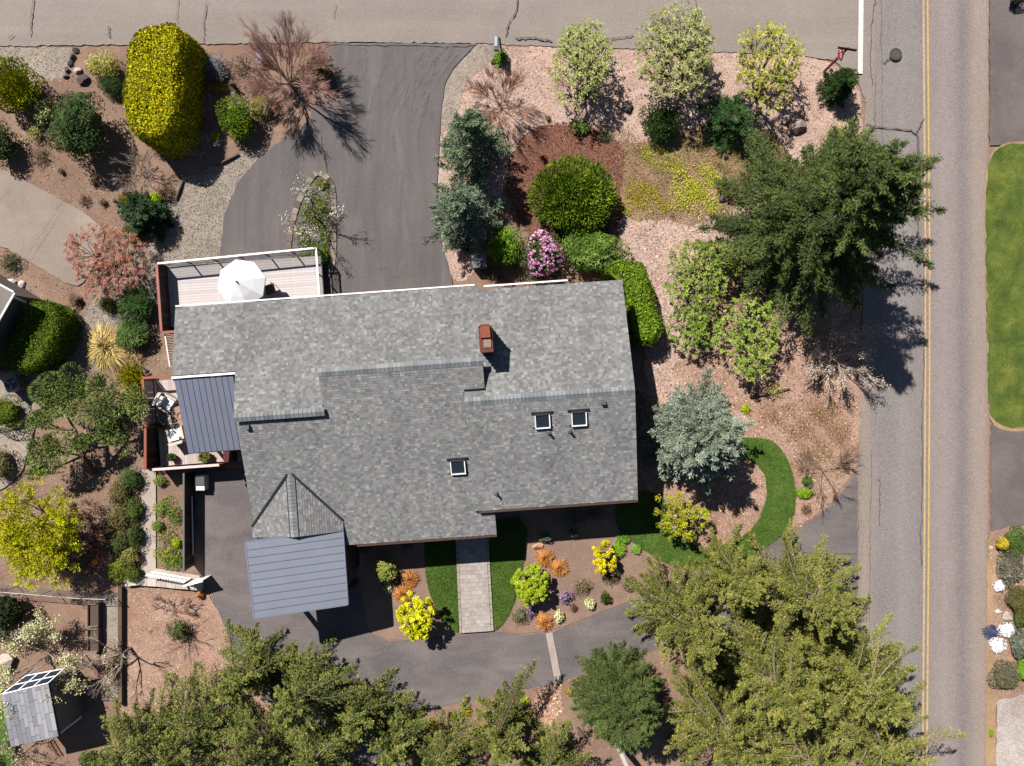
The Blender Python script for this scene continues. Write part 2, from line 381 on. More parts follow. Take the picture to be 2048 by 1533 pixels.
bed('heather', 'ground_cover_bed', [(1230, 300), (1290, 285), (1400, 262), (1500, 262), (1570, 280), (1560, 360), (1480, 405), (1440, 420), (1330, 440), (1250, 440), (1240, 380)], 'heather', wob=0.26)
bed('redbed', 'red_bark_bed', [(1018, 320), (1040, 285), (1085, 258), (1150, 248), (1210, 262), (1262, 300), (1250, 360), (1250, 440), (1200, 480), (1060, 480), (1010, 380)], 'redbark', wob=0.12)
bed('frontbed', 'planting_bed', [(690, 1060), (960, 1010), (1290, 980), (1320, 1060), (1320, 1180), (1255, 1204), (1180, 1232), (1105, 1262), (1040, 1268), (985, 1262), (860, 1276), (780, 1282), (730, 1262), (690, 1180)], 'soil_fine', amp=.02)
bed('leftchips', 'bark_chip_bed', [(250, 1168), (390, 1166), (432, 1205), (470, 1300), (560, 1420), (560, 1700), (200, 1700), (240, 1400)], 'chipsbed', wob=0.04)
bed('bottombed', 'lower_bed', [(820, 1700), (800, 1500), (858, 1418), (930, 1400), (1010, 1384), (1110, 1364), (1190, 1336), (1300, 1300), (1420, 1260), (1700, 1270), (1712, 1420), (1712, 1700)], 'soil', wob=0.04)
bed('chip_walk', 'chip_walk', [(1075, 1375), (1120, 1365), (1115, 1440), (1100, 1480), (1160, 1560), (1190, 1700), (1080, 1700), (1060, 1470)], 'chipsbed', wob=0.08)
bed('pathbed', 'narrow_bed', [(313, 948), (367, 948), (368, 1140), (313, 1140)], 'soil', smooth=0, amp=.02)
# roads and drives
sheet('top_road', [(-3000, -1800), (1760, -1800), (1760, 200), (1728, 205), (1722, 180), (1702, 148), (1664, 122), (1600, 112), (1440, 105), (1300, 100), (1110, 94), (955, 88), (640, 85), (400, 90), (0, 93), (-3000, 95)], M['asph_top'], amp=.03, step=.2)
sheet('main_road', [(1744, -3000), (1744, 0), (1744, 140), (1730, 210), (1727, 420), (1724, 640), (1719, 830), (1713, 950), (1712, 1533), (1712, 5000), (1972, 5000), (1972, 1533), (1974, 1100), (1976, 850), (1970, 600), (1968, 420), (1974, 290), (1976, 0), (1976, -3000)], M['road'], amp=.015)
dr, pdr, zdr = sheet('upper_driveway', [(650, 88), (953, 89), (905, 140), (890, 170), (882, 230), (878, 300), (872, 420), (884, 490), (905, 565), (905, 640), (430, 640), (440, 510), (450, 430), (476, 366), (520, 315), (560, 285), (620, 240), (655, 160)], M['asph_drive'], amp=.02)
sheet('front_driveway', [(385, 940), (500, 940), (700, 1060), (735, 1262), (780, 1283), (860, 1277), (985, 1264), (1045, 1270), (1105, 1264), (1180, 1233), (1255, 1205), (1320, 1180), (1420, 1130), (1500, 1105), (1590, 1062), (1660, 1012), (1713, 945), (1713, 1262), (1600, 1270), (1420, 1270), (1300, 1302), (1190, 1340), (1110, 1366), (1010, 1386), (930, 1402), (858, 1420), (812, 1480), (795, 1600), (640, 1600), (560, 1440), (470, 1300), (430, 1205), (412, 1165), (408, 1130)], M['asph_front'], amp=.02)
sheet('neighbour_driveway', [(-600, 180), (0, 335), (100, 388), (196, 442), (215, 480), (175, 560), (150, 578), (70, 530), (0, 488), (-600, 300)], M['conc_drive'], smooth=1, amp=.02)
sheet('side_path', [(118, 640), (148, 610), (152, 640), (130, 740), (80, 820), (60, 900), (40, 960), (-40, 1000), (-60, 760), (60, 740)], M['graygravel'], smooth=2, amp=.03)
sheet('neighbour_driveway_north', [(1977, -800), (2900, -800), (2900, 292), (2048, 290), (2010, 292), (1977, 292)], M['asph_far'], amp=.02)
sheet('neighbour_driveway_south', [(1979, 850), (2900, 850), (2900, 1020), (2048, 1048), (1979, 1066)], M['asph_far'], amp=.02)
bed('rightgravel', 'pale_gravel_drive', [(1984, 1400), (2020, 1375), (2060, 1370), (2900, 1370), (2900, 3000), (1984, 3000)], 'palegravel', amp=.04, smooth=1)
bed('rightbed', 'roadside_bed', [(1976, 1064), (2050, 1046), (2900, 1020), (2900, 1376), (2040, 1390), (1990, 1400), (1974, 1500), (1974, 2000), (1988, 2000), (1990, 1420), (1974, 1250)], 'chipsbed', smooth=0)
# lawns
M['dirt'] = gravel_mat('roadside_dirt', [ph(150, 122, 92), ph(176, 146, 112), ph(192, 166, 136)], 20, ph(168, 132, 96), .6)
sheet('roadside_dirt', [(1968, 360), (1974, 322), (1984, 304), (2005, 288), (2048, 284), (2900, 284), (2900, 862), (2040, 864), (2005, 861), (1980, 850), (1974, 800), (1972, 640), (1966, 450)], M['dirt'], smooth=1, amp=.02)
sheet('roadside_dirt', [(1972, 1062), (1984, 1062), (1984, 1240), (1990, 1400), (1988, 1600), (1968, 1600), (1970, 1300)], M['dirt'], smooth=1, amp=.04)
bed('verge', 'grass_verge', [(2048, 290), (2005, 293), (1980, 312), (1971, 345), (1968, 450), (1972, 640), (1974, 800), (1982, 838), (2010, 855), (2060, 857), (2900, 850), (2900, 290)], 'verge', smooth=1, amp=.03)
bed('lawn_ring', 'curved_lawn', [(1500, 876), (1540, 878), (1572, 910), (1590, 965), (1588, 1030), (1560, 1075), (1500, 1112), (1420, 1138), (1340, 1132), (1275, 1092), (1230, 1060), (1230, 990), (1330, 980), (1335, 1060), (1400, 1100), (1470, 1085), (1520, 1040), (1536, 975), (1520, 930), (1470, 905), (1400, 890), (1420, 872)], 'lawn', amp=.02)
bed('lawn_walk_left', 'entry_lawn', [(850, 1060), (918, 1050), (921, 1266), (900, 1258), (872, 1215), (852, 1165)], 'lawn', smooth=1, amp=.01)
bed('lawn_walk_right', 'entry_lawn', [(972, 1045), (1060, 1030), (1042, 1150), (1025, 1215), (1000, 1255), (982, 1260)], 'lawn', smooth=1, amp=.01)
bed('shed_lawn', 'shed_lawn', [(-300, 1350), (8, 1350), (24, 1400), (36, 1500), (10, 1700), (-300, 1700)], 'lawn', smooth=1)
# concrete path beside the wall, concrete strip across the drive
sheet('concrete_path', [(286, 938), (314, 938), (314, 1136), (400, 1150), (412, 1174), (330, 1168), (258, 1164), (284, 1140)], M['conc_path'])
sheet('concrete_strip', [(1091, 1266), (1105, 1263), (1123, 1360), (1110, 1365)], M['conc_path'])
# paint and cracks
M['yellow'] = plain_mat('yellow_paint', ph(198, 164, 104), .8, 0, .22, 6)
M['whiteline'] = plain_mat('white_line_paint', ph(226, 214, 204), .85, 0, .16, 7)
def stripe(name, pts, w, mat, z=None):
    """a thin sheet following a line of photo points; w in metres (or one width per point)"""
    if z is None: ZL[0] += .004; z = ZL[0]
    p = np.array([W(x, y)[:2] for x, y in pts]); d = unit(np.gradient(p, axis=0)); n = np.c_[-d[:, 1], d[:, 0]]
    w = np.broadcast_to(np.asarray(w, float), (len(p),))[:, None]*.5
    v = np.concatenate([np.c_[p-n*w, np.full(len(p), z)], np.c_[p+n*w, np.full(len(p), z)]]); k = len(p)
    me = bpy.data.meshes.new(name); me.from_pydata([tuple(x) for x in v], [], [(i, i+1, k+i+1, k+i) for i in range(k-1)]); me.materials.append(mat)
    o = link(name, me); o['kind'] = 'structure'; return o
yl = [(1848, -1500), (1849, 0), (1851, 250), (1853, 500), (1853, 768), (1851, 1100), (1848, 1480), (1846, 3000)]
ZL[0] += .004
for d in (-4.2, 4.2): stripe('yellow_line', [(x+d-1, y) for x, y in yl], .09, M['yellow'], ZL[0])
stripe('stop_line', [(1721, -600), (1720, 0), (1719, 80), (1718, 150)], .26, M['whiteline'])
def wig(pts, n=30, amp=1.2, seed=0):
    r = np.random.default_rng(seed); p = np.array(pts, float); t = np.linspace(0, 1, n)
    s = np.r_[0, np.cumsum(np.linalg.norm(np.diff(p, axis=0), axis=1))]; s /= s[-1]
    q = np.c_[np.interp(t, s, p[:, 0]), np.interp(t, s, p[:, 1])]
    return q+r.normal(size=q.shape)*amp
cr = [([(1760, 0), (1762, 200), (1760, 330)], .05), ([(1748, 150), (1747, 330)], .05), ([(1728, 252), (1765, 258), (1815, 262), (1832, 272), (1836, 300), (1834, 340)], .16), ([(1830, 268), (1845, 240)], .12),
      ([(1748, 0), (1740, 60), (1738, 130), (1742, 170)], .07), ([(1846, 700), (1841, 820), (1843, 960), (1839, 1060), (1840, 1130)], .13), ([(1757, 955), (1756, 1050)], .09),
      ([(1741, 900), (1738, 1100), (1736, 1240)], .05), ([(1765, 128), (1780, 118)], .09), ([(1012, 75), (1016, 50), (1032, 28), (1036, 0)], .13), ([(63, 75), (66, 30), (70, 0)], .12),
      ([(408, 85), (410, 40), (415, 8)], .1), ([(355, 48), (358, 0)], .06), ([(220, 78), (220, 55)], .1), ([(1030, 80), (1060, 78), (1105, 84)], .16), ([(1200, 80), (1240, 79), (1265, 73)], .1), ([(640, 268), (648, 310), (653, 345)], .09),
      ([(1832, 280), (1836, 320), (1832, 420), (1836, 520)], .22), ([(1391, 20), (1388, -20)], .06), ([(655, 90), (760, 91), (880, 93), (945, 92)], .08), ([(1976, 0), (1976, 280)], .06), ([(1713, 960), (1712, 1240)], .05),
      ([(1640, 1108), (1670, 1106), (1712, 1105)], .04), ([(845, 475), (872, 470)], .05), ([(20, 80), (30, 72)], .05), ([(668, 40), (672, 10)], .05), ([(0, 400), (22, 380)], .02), ([(50, 520), (130, 395)], .03), ([(60, 524), (138, 400)], .03)]
ZL[0] += .004
for i, (p, w) in enumerate(cr):
    r = np.random.default_rng(i); n = 26
    stripe('crack', wig(p, n, 1.0, i), w*.55*(.4+.8*r.random(n)), M['seal'], ZL[0]+.0004*i)
ZL[0] += .016
# tyre tracks on the upper drive: dusty light arcs
M['dust'] = plain_mat('dust_track', ph(116, 106, 102), .95, 0, .1, 6)
def haze_mat(name, col, a):
    m, t, b = nodes(name); b.inputs['Base Color'].default_value = c4(col); b.inputs['Roughness'].default_value = .95
    tr = N(t, 'ShaderNodeBsdfTransparent'); mx = N(t, 'ShaderNodeMixShader')
    t.links.new(mixc(t, ramp(t, noise(t, coord(t), 2.2, 5, .7), [(.38, (0, 0, 0)), (.75, (1, 1, 1))]), (0, 0, 0), (a, a, a)), mx.inputs[0])
    t.links.new(tr.outputs[0], mx.inputs[1]); t.links.new(b.outputs[0], mx.inputs[2]); t.links.new(mx.outputs[0], t.nodes['Material Output'].inputs[0]); return m
M['dust'] = haze_mat('dust_track', ph(140, 131, 127), .22)
rt = np.random.default_rng(77)
ZL[0] += .002
for i in range(22):
    e = rt.random(); x0_ = 665+e*270; turn = (e-.45)*150; xm = 700+e*150+rt.normal()*20
    pts = [(x0_, 93), (x0_-turn*.35+rt.normal()*8, 125), (xm+turn*.12, 185), (xm+rt.normal()*8, 260), (xm-turn*.1+rt.normal()*14, 330+rt.random()*60)]
    p = np.array(pts); t_ = np.linspace(0, 1, 5); q = np.linspace(0, .35+.65*rt.random(), 24); co = [np.polyval(np.polyfit(t_, p[:, k], 3), q) for k in (0, 1)]
    stripe('dust_track', list(zip(co[0], co[1])), .1+.3*rt.random()*np.sin(np.linspace(.2, 2.9, 24)), M['dust'], ZL[0]+.0002*i)
ZL[0] += .008
for i, (x, y, a_, b_) in enumerate(((815, 1318, 26, 10), (838, 1322, 16, 9), (940, 1358, 20, 9), (450, 1100, 14, 22), (905, 1368, 16, 10), (760, 1300, 30, 8), (840, 480, 30, 12), (800, 540, 40, 16))):
    an = np.linspace(0, 6.283, 14)[:-1]; f = 1+.25*rt.normal(size=13); sheet('dust_patch', [(x+a_*np.cos(k)*f_, y+b_*np.sin(k)*f_) for k, f_ in zip(an, f)], M['dust'], smooth=2, z=ZL[0]+.0003*i)
ZL[0] += .004
# loose litter (uncountable)
def litter(name, label, cat, key, n, cols, size, clip=True, flat=.5, poly=None, z=None):
    p, zz = P_[key] if key else (poly, z)
    q = sample_poly(p, n); q = q+R.normal(size=q.shape)*.14; q = q[(np.abs(q[:, 0]) < 29) & (np.abs(q[:, 1]) < 22)]; n = len(q)
    s = size*(.5+R.random(n)**2*1.3)
    a = R.uniform(0, 6.28, n); base = np.c_[q, np.full(n, zz)]
    an = a[:, None]+np.array([0, 2.1, 4.2])+R.normal(size=(n, 3))*.3
    ring = base[:, None]+np.stack([np.cos(an)*s[:, None], np.sin(an)*s[:, None], np.zeros((n, 3))], -1)
    top = base+np.c_[R.normal(size=(n, 2))*s[:, None]*.3, s*flat*(.6+.8*R.random(n))]
    v = np.concatenate([ring, top[:, None]], 1).reshape(-1, 3)
    f = (np.array([[0, 1, 3], [1, 2, 3], [2, 0, 3]])[None]+np.arange(n)[:, None, None]*4).reshape(-1, 3)
    mb = MB(); mb.add(v, f, np.repeat(shades(cols, n), 3, 0)); o = mb.build(name, M['chips'])
    return tag(o, label, cat, None, 'stuff')
litter('pink_gravel', 'loose pink gravel scattered over the corner bed', 'gravel', 'pinkbed', 26000, [ph(225, 205, 192), ph(190, 160, 145), ph(150, 118, 104), ph(120, 92, 80)], .035)
litter('mulch_litter', 'tan mulch and twigs scattered under the large blue spruce', 'mulch', 'tanbed', 16000, [ph(196, 160, 136), ph(150, 112, 90), ph(110, 84, 66), ph(214, 186, 164)], .04)
litter('red_bark_chips', 'dark red bark chips covering the round mound', 'bark chips', 'redbed', 9000, [ph(140, 92, 74), ph(108, 66, 52), ph(86, 52, 42), ph(160, 116, 96)], .04)
litter('path_gravel', 'loose grey gravel on the path beside the upper driveway', 'gravel', 'strip_path', 12000, [ph(180, 168, 152), ph(140, 128, 114), ph(100, 92, 84)], .03)
litter('fallen_leaves', 'brown leaf litter over the left garden soil', 'leaf litter', 'left_soil', 20000, [ph(140, 104, 84), ph(168, 132, 108), ph(104, 76, 60), ph(190, 160, 136)], .035)
litter('bark_chips', 'pinkish bark chips beside the stone planter strip', 'bark chips', 'leftchips', 13000, [ph(206, 172, 150), ph(168, 130, 108), ph(130, 98, 80), ph(224, 198, 178)], .03)
litter('walk_chips', 'orange wood chips on the walk below the driveway', 'wood chips', 'chip_walk', 4000, [ph(206, 160, 128), ph(170, 120, 92), ph(224, 190, 164)], .05)
litter('bed_litter', 'fine brown debris scattered in the lower bed', 'litter', 'bottombed', 9000, [ph(160, 124, 100), ph(126, 94, 76), ph(184, 150, 124)], .03)
litter('front_litter', 'fine crumbs of soil in the front planting bed', 'soil', 'frontbed', 7000, [ph(150, 122, 102), ph(118, 92, 76), ph(104, 80, 66)], .022)
litter('roadside_gravel', 'pale loose gravel on the drive at the lower right', 'gravel', 'rightgravel', 3500, [ph(220, 210, 200), ph(170, 158, 150), ph(130, 120, 112)], .03)
litter('corner_gravel', 'loose grey gravel beside the top road', 'gravel', 'left_gravel', 5000, [ph(184, 172, 158), ph(140, 128, 114), ph(100, 92, 84)], .03)
litter('roadside_litter', 'dry debris in the bed across the main road', 'litter', 'rightbed', 4000, [ph(190, 160, 132), ph(150, 116, 90), ph(214, 190, 168)], .035)
litter('chip_litter', 'pink chips strewn over the path by the clipped hedge', 'gravel', 'chip_path', 9000, [ph(226, 206, 192), ph(190, 158, 140), ph(150, 116, 100)], .04)
litter('heather_litter', 'dry brown ground cover debris around the yellow plants', 'litter', 'heather', 7000, [ph(160, 130, 96), ph(130, 100, 74), ph(110, 90, 56), ph(170, 150, 90)], .04)
def blades(name, label, key, n, cols, h=.07, w=.025):
    p, zz = P_[key]; q = sample_poly(p, n); q = q[(np.abs(q[:, 0]) < 28.5) & (np.abs(q[:, 1]) < 21.5)]; n = len(q)
    q = q+R.normal(size=q.shape)*.035; a = R.uniform(0, 6.28, n); d = np.c_[np.cos(a), np.sin(a)]
    b = np.c_[q, np.full(n, zz-.005)]; tip = b+np.c_[R.normal(size=(n, 2))*.04, h*(.6+.7*R.random(n))]
    v = np.stack([b-np.c_[d*w*.5, np.zeros(n)], b+np.c_[d*w*.5, np.zeros(n)], tip], 1).reshape(-1, 3)
    mb = MB(); mb.add(v, np.arange(n*3).reshape(-1, 3), shades(cols, n)); return tag(mb.build(name, M['leaf']), label, 'grass', None, 'stuff')
GR = [ph(92, 122, 46), ph(76, 108, 40), ph(116, 140, 60)]
blades('lawn_grass', 'short deep green grass of the curved lawn', 'lawn_ring', 26000, GR)
blades('lawn_grass', 'deep green grass left of the paved walkway', 'lawn_walk_left', 14000, GR)
blades('lawn_grass', 'deep green grass right of the paved walkway', 'lawn_walk_right', 14000, GR)
blades('verge_grass', 'yellowing green grass of the verge across the main road', 'verge', 34000, [ph(110, 116, 42), ph(80, 94, 32), ph(136, 132, 58), ph(66, 82, 28)], .06, .03)
blades('lawn_grass', 'green grass beside the small shingled shed', 'shed_lawn', 9000, GR)
# island in the upper drive
isl = smooth_poly([(628, 348), (646, 348), (664, 366), (669, 400), (669, 480), (667, 530), (655, 560), (600, 560), (576, 505), (584, 450), (600, 398)], 2)
ZL[0] += .004; zi = ZL[0]
sheet('island_soil', isl, M['soil'], z=.05, thick=.045)
P_['island'] = (px_poly(isl), .05)
mb = MB(); q = px_poly(isl); q = rough_edge(q, .3, 0); c = q.mean(0)
ko = thing('island_kerb', 'low stone kerb round the planted island in the upper driveway', 'kerb', (c[0], c[1], 0))
for i in range(len(q)):
    a, b = q[i], q[(i+1) % len(q)]; d = (b-a); L = np.linalg.norm(d)
    if L < .1: continue
    mb = MB(); m_ = (a+b)/2; box(mb, (m_[0], m_[1], .012), L*.94, .26+.05*R.random(), .1+.04*R.random(), math.atan2(d[1], d[0])+R.normal()*.04, shades([ph(150, 138, 124), ph(120, 108, 98)], 1)[0])
    mb.build('kerb_stone', M['stone'], ko)
# ------------------------------------------------------------------ the house
TH = math.atan2(1.342, 18.8); cT, sT = math.cos(TH), math.sin(TH); V0 = .7266
def HV(u, v, z=0.0):
    w = v-V0
    return np.array([u*cT-w*sT, u*sT+w*cT, z])
PI_ = .268; ZR = 5.0
z_n = lambda v: ZR-PI_*v
z_s = lambda v: ZR+PI_*v
z_m = lambda v: 4.78+PI_*v
HO = thing('house', 'large house under a grey shingled roof with brick chimney', 'house', HV(-5, 0, 0))
def slab(mb, u0, u1, v0, v1, zf, th=.16, tint=(.2, .2, .2)):
    q = [(u0, v0), (u1, v0), (u1, v1), (u0, v1)]
    hexa(mb, [HV(u, v, zf(v)-th) for u, v in q], [HV(u, v, zf(v)) for u, v in q], tint)
SH = [ph(127, 126, 125), ph(133, 132, 130), ph(139, 138, 135), ph(146, 144, 141), ph(153, 151, 147), ph(164, 162, 157), ph(120, 119, 119)]
SHW = [.16, .22, .22, .16, .11, .05, .08]
def shingles(zones, e=.12, wmin=.08, wmax=.215, cols=SH, w=SHW, r=R, skip=None, tone=1.0):
    """zones: (P(a,d) -> world, list of (d0,d1,a0(d),a1(d))); d runs up the slope"""
    mb = MB(); out = []
    for P, rng in zones:
        for d0, d1, a0, a1 in rng:
            nr = int((d1-d0)/e)
            for k in range(nr):
                d = d0+k*e; lo, hi = a0(d+e*.5), a1(d+e*.5)
                if hi-lo < .1: continue
                n = int((hi-lo)/((wmin+wmax)/2))+4
                x = lo-.1+np.cumsum(r.uniform(wmin, wmax, n)); x = np.concatenate([[lo], x[(x > lo+.06) & (x < hi-.06)], [hi]])
                for a, b in zip(x[:-1], x[1:]):
                    out.append((P, a, b, d))
    n = len(out); T = shades(cols, n, r, .035, w, .008)*tone*.93
    drop = r.random(n)*.03
    V = []; Fc = []
    up = np.array([0, 0, 1.])
    for i, (P, a, b, d) in enumerate(out):
        dl = d-drop[i]*(r.random() < .4); g = .001
        V += [P(a+g, dl)+up*.024, P(b-g, dl)+up*.024, P(b-g, d+e*1.06)+up*.008, P(a+g, d+e*1.06)+up*.008, P(a+g, dl)+up*.001, P(b-g, dl)+up*.001]
    F = (np.array([[0, 1, 2, 3], [4, 5, 1, 0]])[None]+np.arange(n)[:, None, None]*6).reshape(-1, 4)
    return np.array(V).reshape(n, 6, 3), T, out
def shingle_objects(zones, parent, single=0, centre=None, **k):
    V, T, out = shingles(zones, **k); n = len(V); pick = np.zeros(n, bool)
    if single:
        dist = np.linalg.norm(V[:, 0, :2]-np.asarray(centre), axis=1)-3*(V[:, 1, 0]-V[:, 0, 0]); pick[np.argsort(dist)[:single]] = True
    F2 = np.array([[0, 1, 2, 3], [4, 5, 1, 0]])
    for i in np.where(pick)[0]:
        mb = MB(); mb.add(V[i], F2, T[i]); mb.build('shingle', M['shingle'], parent)
    kz_ = ~pick; m = kz_.sum(); mb = MB()
    mb.add(V[kz_].reshape(-1, 3), (F2[None]+np.arange(m)[:, None, None]*6).reshape(-1, 4), np.repeat(T[kz_], 2, 0))
    o = mb.build('shingle_courses', M['shingle'], parent); o['kind'] = 'stuff'
    return o
uL, uLm, uM0, uM1, uR1, uR = -16.25, -13.2, -9.0, -1.3, -2.28, 5.76
roof = MB(); DK = ph(60, 58, 58)
slab(roof, uL, uLm, 2.2, 5.6, z_n, .16, DK); slab(roof, uLm, uM0, 0, 5.6, z_n, .16, DK); slab(roof, uM0, uM1, 1.86, 5.6, z_n, .16, DK)
slab(roof, uM1, uM1+.02, 1.86, 5.4, z_n, .16, DK); slab(roof, uM1+.02, uR, 0, 5.4, z_n, .16, DK); slab(roof, uR1, uM1+.02, 0, .62, z_n, .161, DK)
slab(roof, uLm, uM0, -6.75, 0, z_m, .16, DK); slab(roof, uM0, uR1, -6.75, 1.86, z_m, .16, DK); slab(roof, uR1, uM1, .55, 1.86, z_m, .162, DK)
slab(roof, uR1, uM1, -6.72, -5.3, z_m, .162, DK)
slab(roof, uR1, uR, -5.42, 0, z_s, .159, DK)
RO = roof.build('roof', M['shingle'], HO)
pn = lambda a, d: HV(a, 5.6-d, z_n(5.6-d))
pn2 = lambda a, d: HV(a, 5.4-d, z_n(5.4-d))
pm = lambda a, d: HV(a, -6.75+d, z_m(-6.75+d))
ps = lambda a, d: HV(a, -5.42+d, z_s(-5.42+d))
C_ = lambda x: (lambda d: x)
pw = lambda *st: (lambda d: [v for t, v in st if d >= t][-1])
gl = lambda d: -13.35
zones = [(pn, [(0, 5.6, pw((0, uL), (3.4, uLm)), pw((0, uM1), (3.74, uM0)))]), (pn2, [(0, 5.4, C_(uM1), C_(uR)), (4.78, 5.4, C_(uR1), C_(uM1))]),
         (pm, [(0, 8.61, pw((0, uLm), (6.75, uM0)), pw((0, uM1), (1.33, uR1), (7.3, uM1)))]), (ps, [(0, 5.42, C_(uR1), C_(uR))])]
shingle_objects(zones, RO, 280, (-1.5, -2.0))
# cheeks and fascias under the steps
ck = MB(); BR = ph(70, 60, 54)
hexa(ck, [HV(uM0+.1, 1.7, 4.3), HV(uM1-.1, 1.7, 4.3), HV(uM1-.1, 1.8, 4.3), HV(uM0+.1, 1.8, 4.3)], [HV(uM0+.1, 1.7, 5.0), HV(uM1-.1, 1.7, 5.0), HV(uM1-.1, 1.8, 5.0), HV(uM0+.1, 1.8, 5.0)], BR)
for u in (uM0+.1, uM1-.12): hexa(ck, [HV(u, .5, 4.5), HV(u+.05, .5, 4.5), HV(u+.05, 1.7, 4.3), HV(u, 1.7, 4.3)], [HV(u, .5, 4.74), HV(u+.05, .5, 4.74), HV(u+.05, 1.7, 5.02), HV(u, 1.7, 5.02)], BR)
hexa(ck, [HV(uLm+.1, .0, 4.3), HV(uM0-.1, .0, 4.3), HV(uM0-.1, .08, 4.3), HV(uLm+.1, .08, 4.3)], [HV(uLm+.1, .0, 4.84), HV(uM0-.1, .0, 4.84), HV(uM0-.1, .08, 4.84), HV(uLm+.1, .08, 4.84)], BR)
hexa(ck, [HV(uR1+.06, -5.3, 2.9), HV(uR1+.12, -5.3, 2.9), HV(uR1+.12, .5, 4.5), HV(uR1+.06, .5, 4.5)], [HV(uR1+.06, -5.3, 3.42), HV(uR1+.12, -5.3, 3.42), HV(uR1+.12, 0, 4.84), HV(uR1+.06, 0, 4.84)], BR)
ck.build('step_wall', M['wood'], HO)
def caps(u0, u1, v, z, n, along='u', w=.2, parent=RO, drop=.05):
    L = (u1-u0)/n; ml = []
    for i in range(n):
        if i < 6:
            mb = MB(); t = shades([ph(140, 142, 142), ph(130, 132, 133), ph(150, 152, 152)], 1, R, .05)[0]; l2 = abs(L)*.455
            v_ = [(-l2, -w, -drop), (l2, -w, -drop-.004), (l2, 0, .036), (-l2, 0, .045), (-l2, w, -drop), (l2, w, -drop-.004), (-l2, -w, -drop-.03), (-l2, w, -drop-.03), (-l2, 0, .0)]
            mb.add(v_, [[0, 1, 2, 3], [3, 2, 5, 4]], t); mb.add(v_, [[6, 0, 3], [6, 3, 8], [8, 3, 4], [8, 4, 7]], t*.9)
            ml.append(mb.mesh('ridge_cap', M['shingle']))
        a = u0+(i+.5)*L
        p = HV(a, v, z+.03) if along == 'u' else HV(v, a, z+.03)
        link('ridge_cap', ml[R.integers(len(ml))], parent, p, (0, 0, TH+(0 if along == 'u' else math.pi/2)))
caps(uLm, uM0+.1, .02, ZR, 21); caps(uM0, uM1+.05, 1.86, z_m(1.86), 40); caps(uR1, uR, 0, ZR, 42)
# gable roof above the entry side
uG, wG, zG = -11.07, 2.25, 4.0; pG = .3; vG1 = -5.98
zg = lambda u: zG-pG*abs(u-uG)
vv = lambda u: max((zg(u)-4.78)/PI_, vG1)           # where the gable meets the main slope
gm = MB()
for sgn in (-1, 1):
    us = [uG, uG+sgn*wG]
    q = [(us[0], vG1), (us[1], vG1), (us[1], vv(us[1])-.05), (us[0], vv(us[0])+.05)]
    if sgn < 0: q = [q[1], q[0], q[3], q[2]]
    hexa(gm, [HV(u, v, zg(u)-.12) for u, v in q], [HV(u, v, zg(u)+.01) for u, v in q], DK)
tri = [(uG-wG+.2, vG1+.1), (uG, vG1+.1), (uG+wG-.2, vG1+.1)]
gm.add([HV(uG-wG+.2, vG1+.12, 2.6), HV(uG+wG-.2, vG1+.12, 2.6), HV(uG+wG-.2, vG1+.12, zg(uG+wG-.2)-.1), HV(uG, vG1+.12, zG-.1), HV(uG-wG+.2, vG1+.12, zg(uG-wG+.2)-.1)], [[0, 1, 2, 3, 4]], BR)
GO = gm.build('gable_roof', M['shingle'], HO)
gz = []
for sgn in (-1, 1):
    P = (lambda s: (lambda a, d: HV(uG+s*(wG-d), a, zg(uG+s*(wG-d))+.01) if s < 0 else HV(uG+s*(wG-d), -a, zg(uG+s*(wG-d))+.01)))(sgn)
    if sgn < 0: gz.append((P, [(0, wG-.05, C_(vG1), lambda d: vv(uG-(wG-d))-.02)]))
    else: gz.append((P, [(0, wG-.05, lambda d: -(vv(uG+(wG-d))-.02), C_(-vG1))]))
V_, T_, O_ = shingles(gz)
mbg = MB(); F2 = np.array([[0, 1, 2, 3], [4, 5, 1, 0]])
mbg.add(V_.reshape(-1, 3), (F2[None]+np.arange(len(V_))[:, None, None]*6).reshape(-1, 4), np.repeat(T_, 2, 0)); g_o = mbg.build('shingle_courses', M['shingle'], GO); g_o['kind'] = 'stuff'
caps(vG1, vv(uG), uG, zG, 17, 'v', .19, GO)
for sgn in (-1, 1):                                   # dark valley flashing
    a = HV(uG+sgn*.12, vv(uG)+.0, zG+.02); b = HV(uG+sgn*wG, vv(uG+sgn*wG), zg(uG+wG)+.03)
    mb = MB(); d = unit(b-a); n = np.cross(d, [0, 0, 1]); w = .055
    hexa(mb, [a-n*w, b-n*w, b+n*w, a+n*w], [p+np.array([0, 0, .05]) for p in (a-n*w, b-n*w, b+n*w, a+n*w)], (.015, .013, .012)); mb.build('valley_flashing', M['dark_metal'], GO)
for du in (-.2, .23):
    mb = MB(); q = [(uG+du-.02, vG1), (uG+du+.02, vG1), (uG+du+.02, vv(uG)-.1), (uG+du-.02, vv(uG)-.1)]
    hexa(mb, [HV(u, v, zg(u)+.02) for u, v in q], [HV(u, v, zg(u)+.05) for u, v in q], (.02, .02, .02)); mb.build('ridge_flashing', M['dark_metal'], GO)
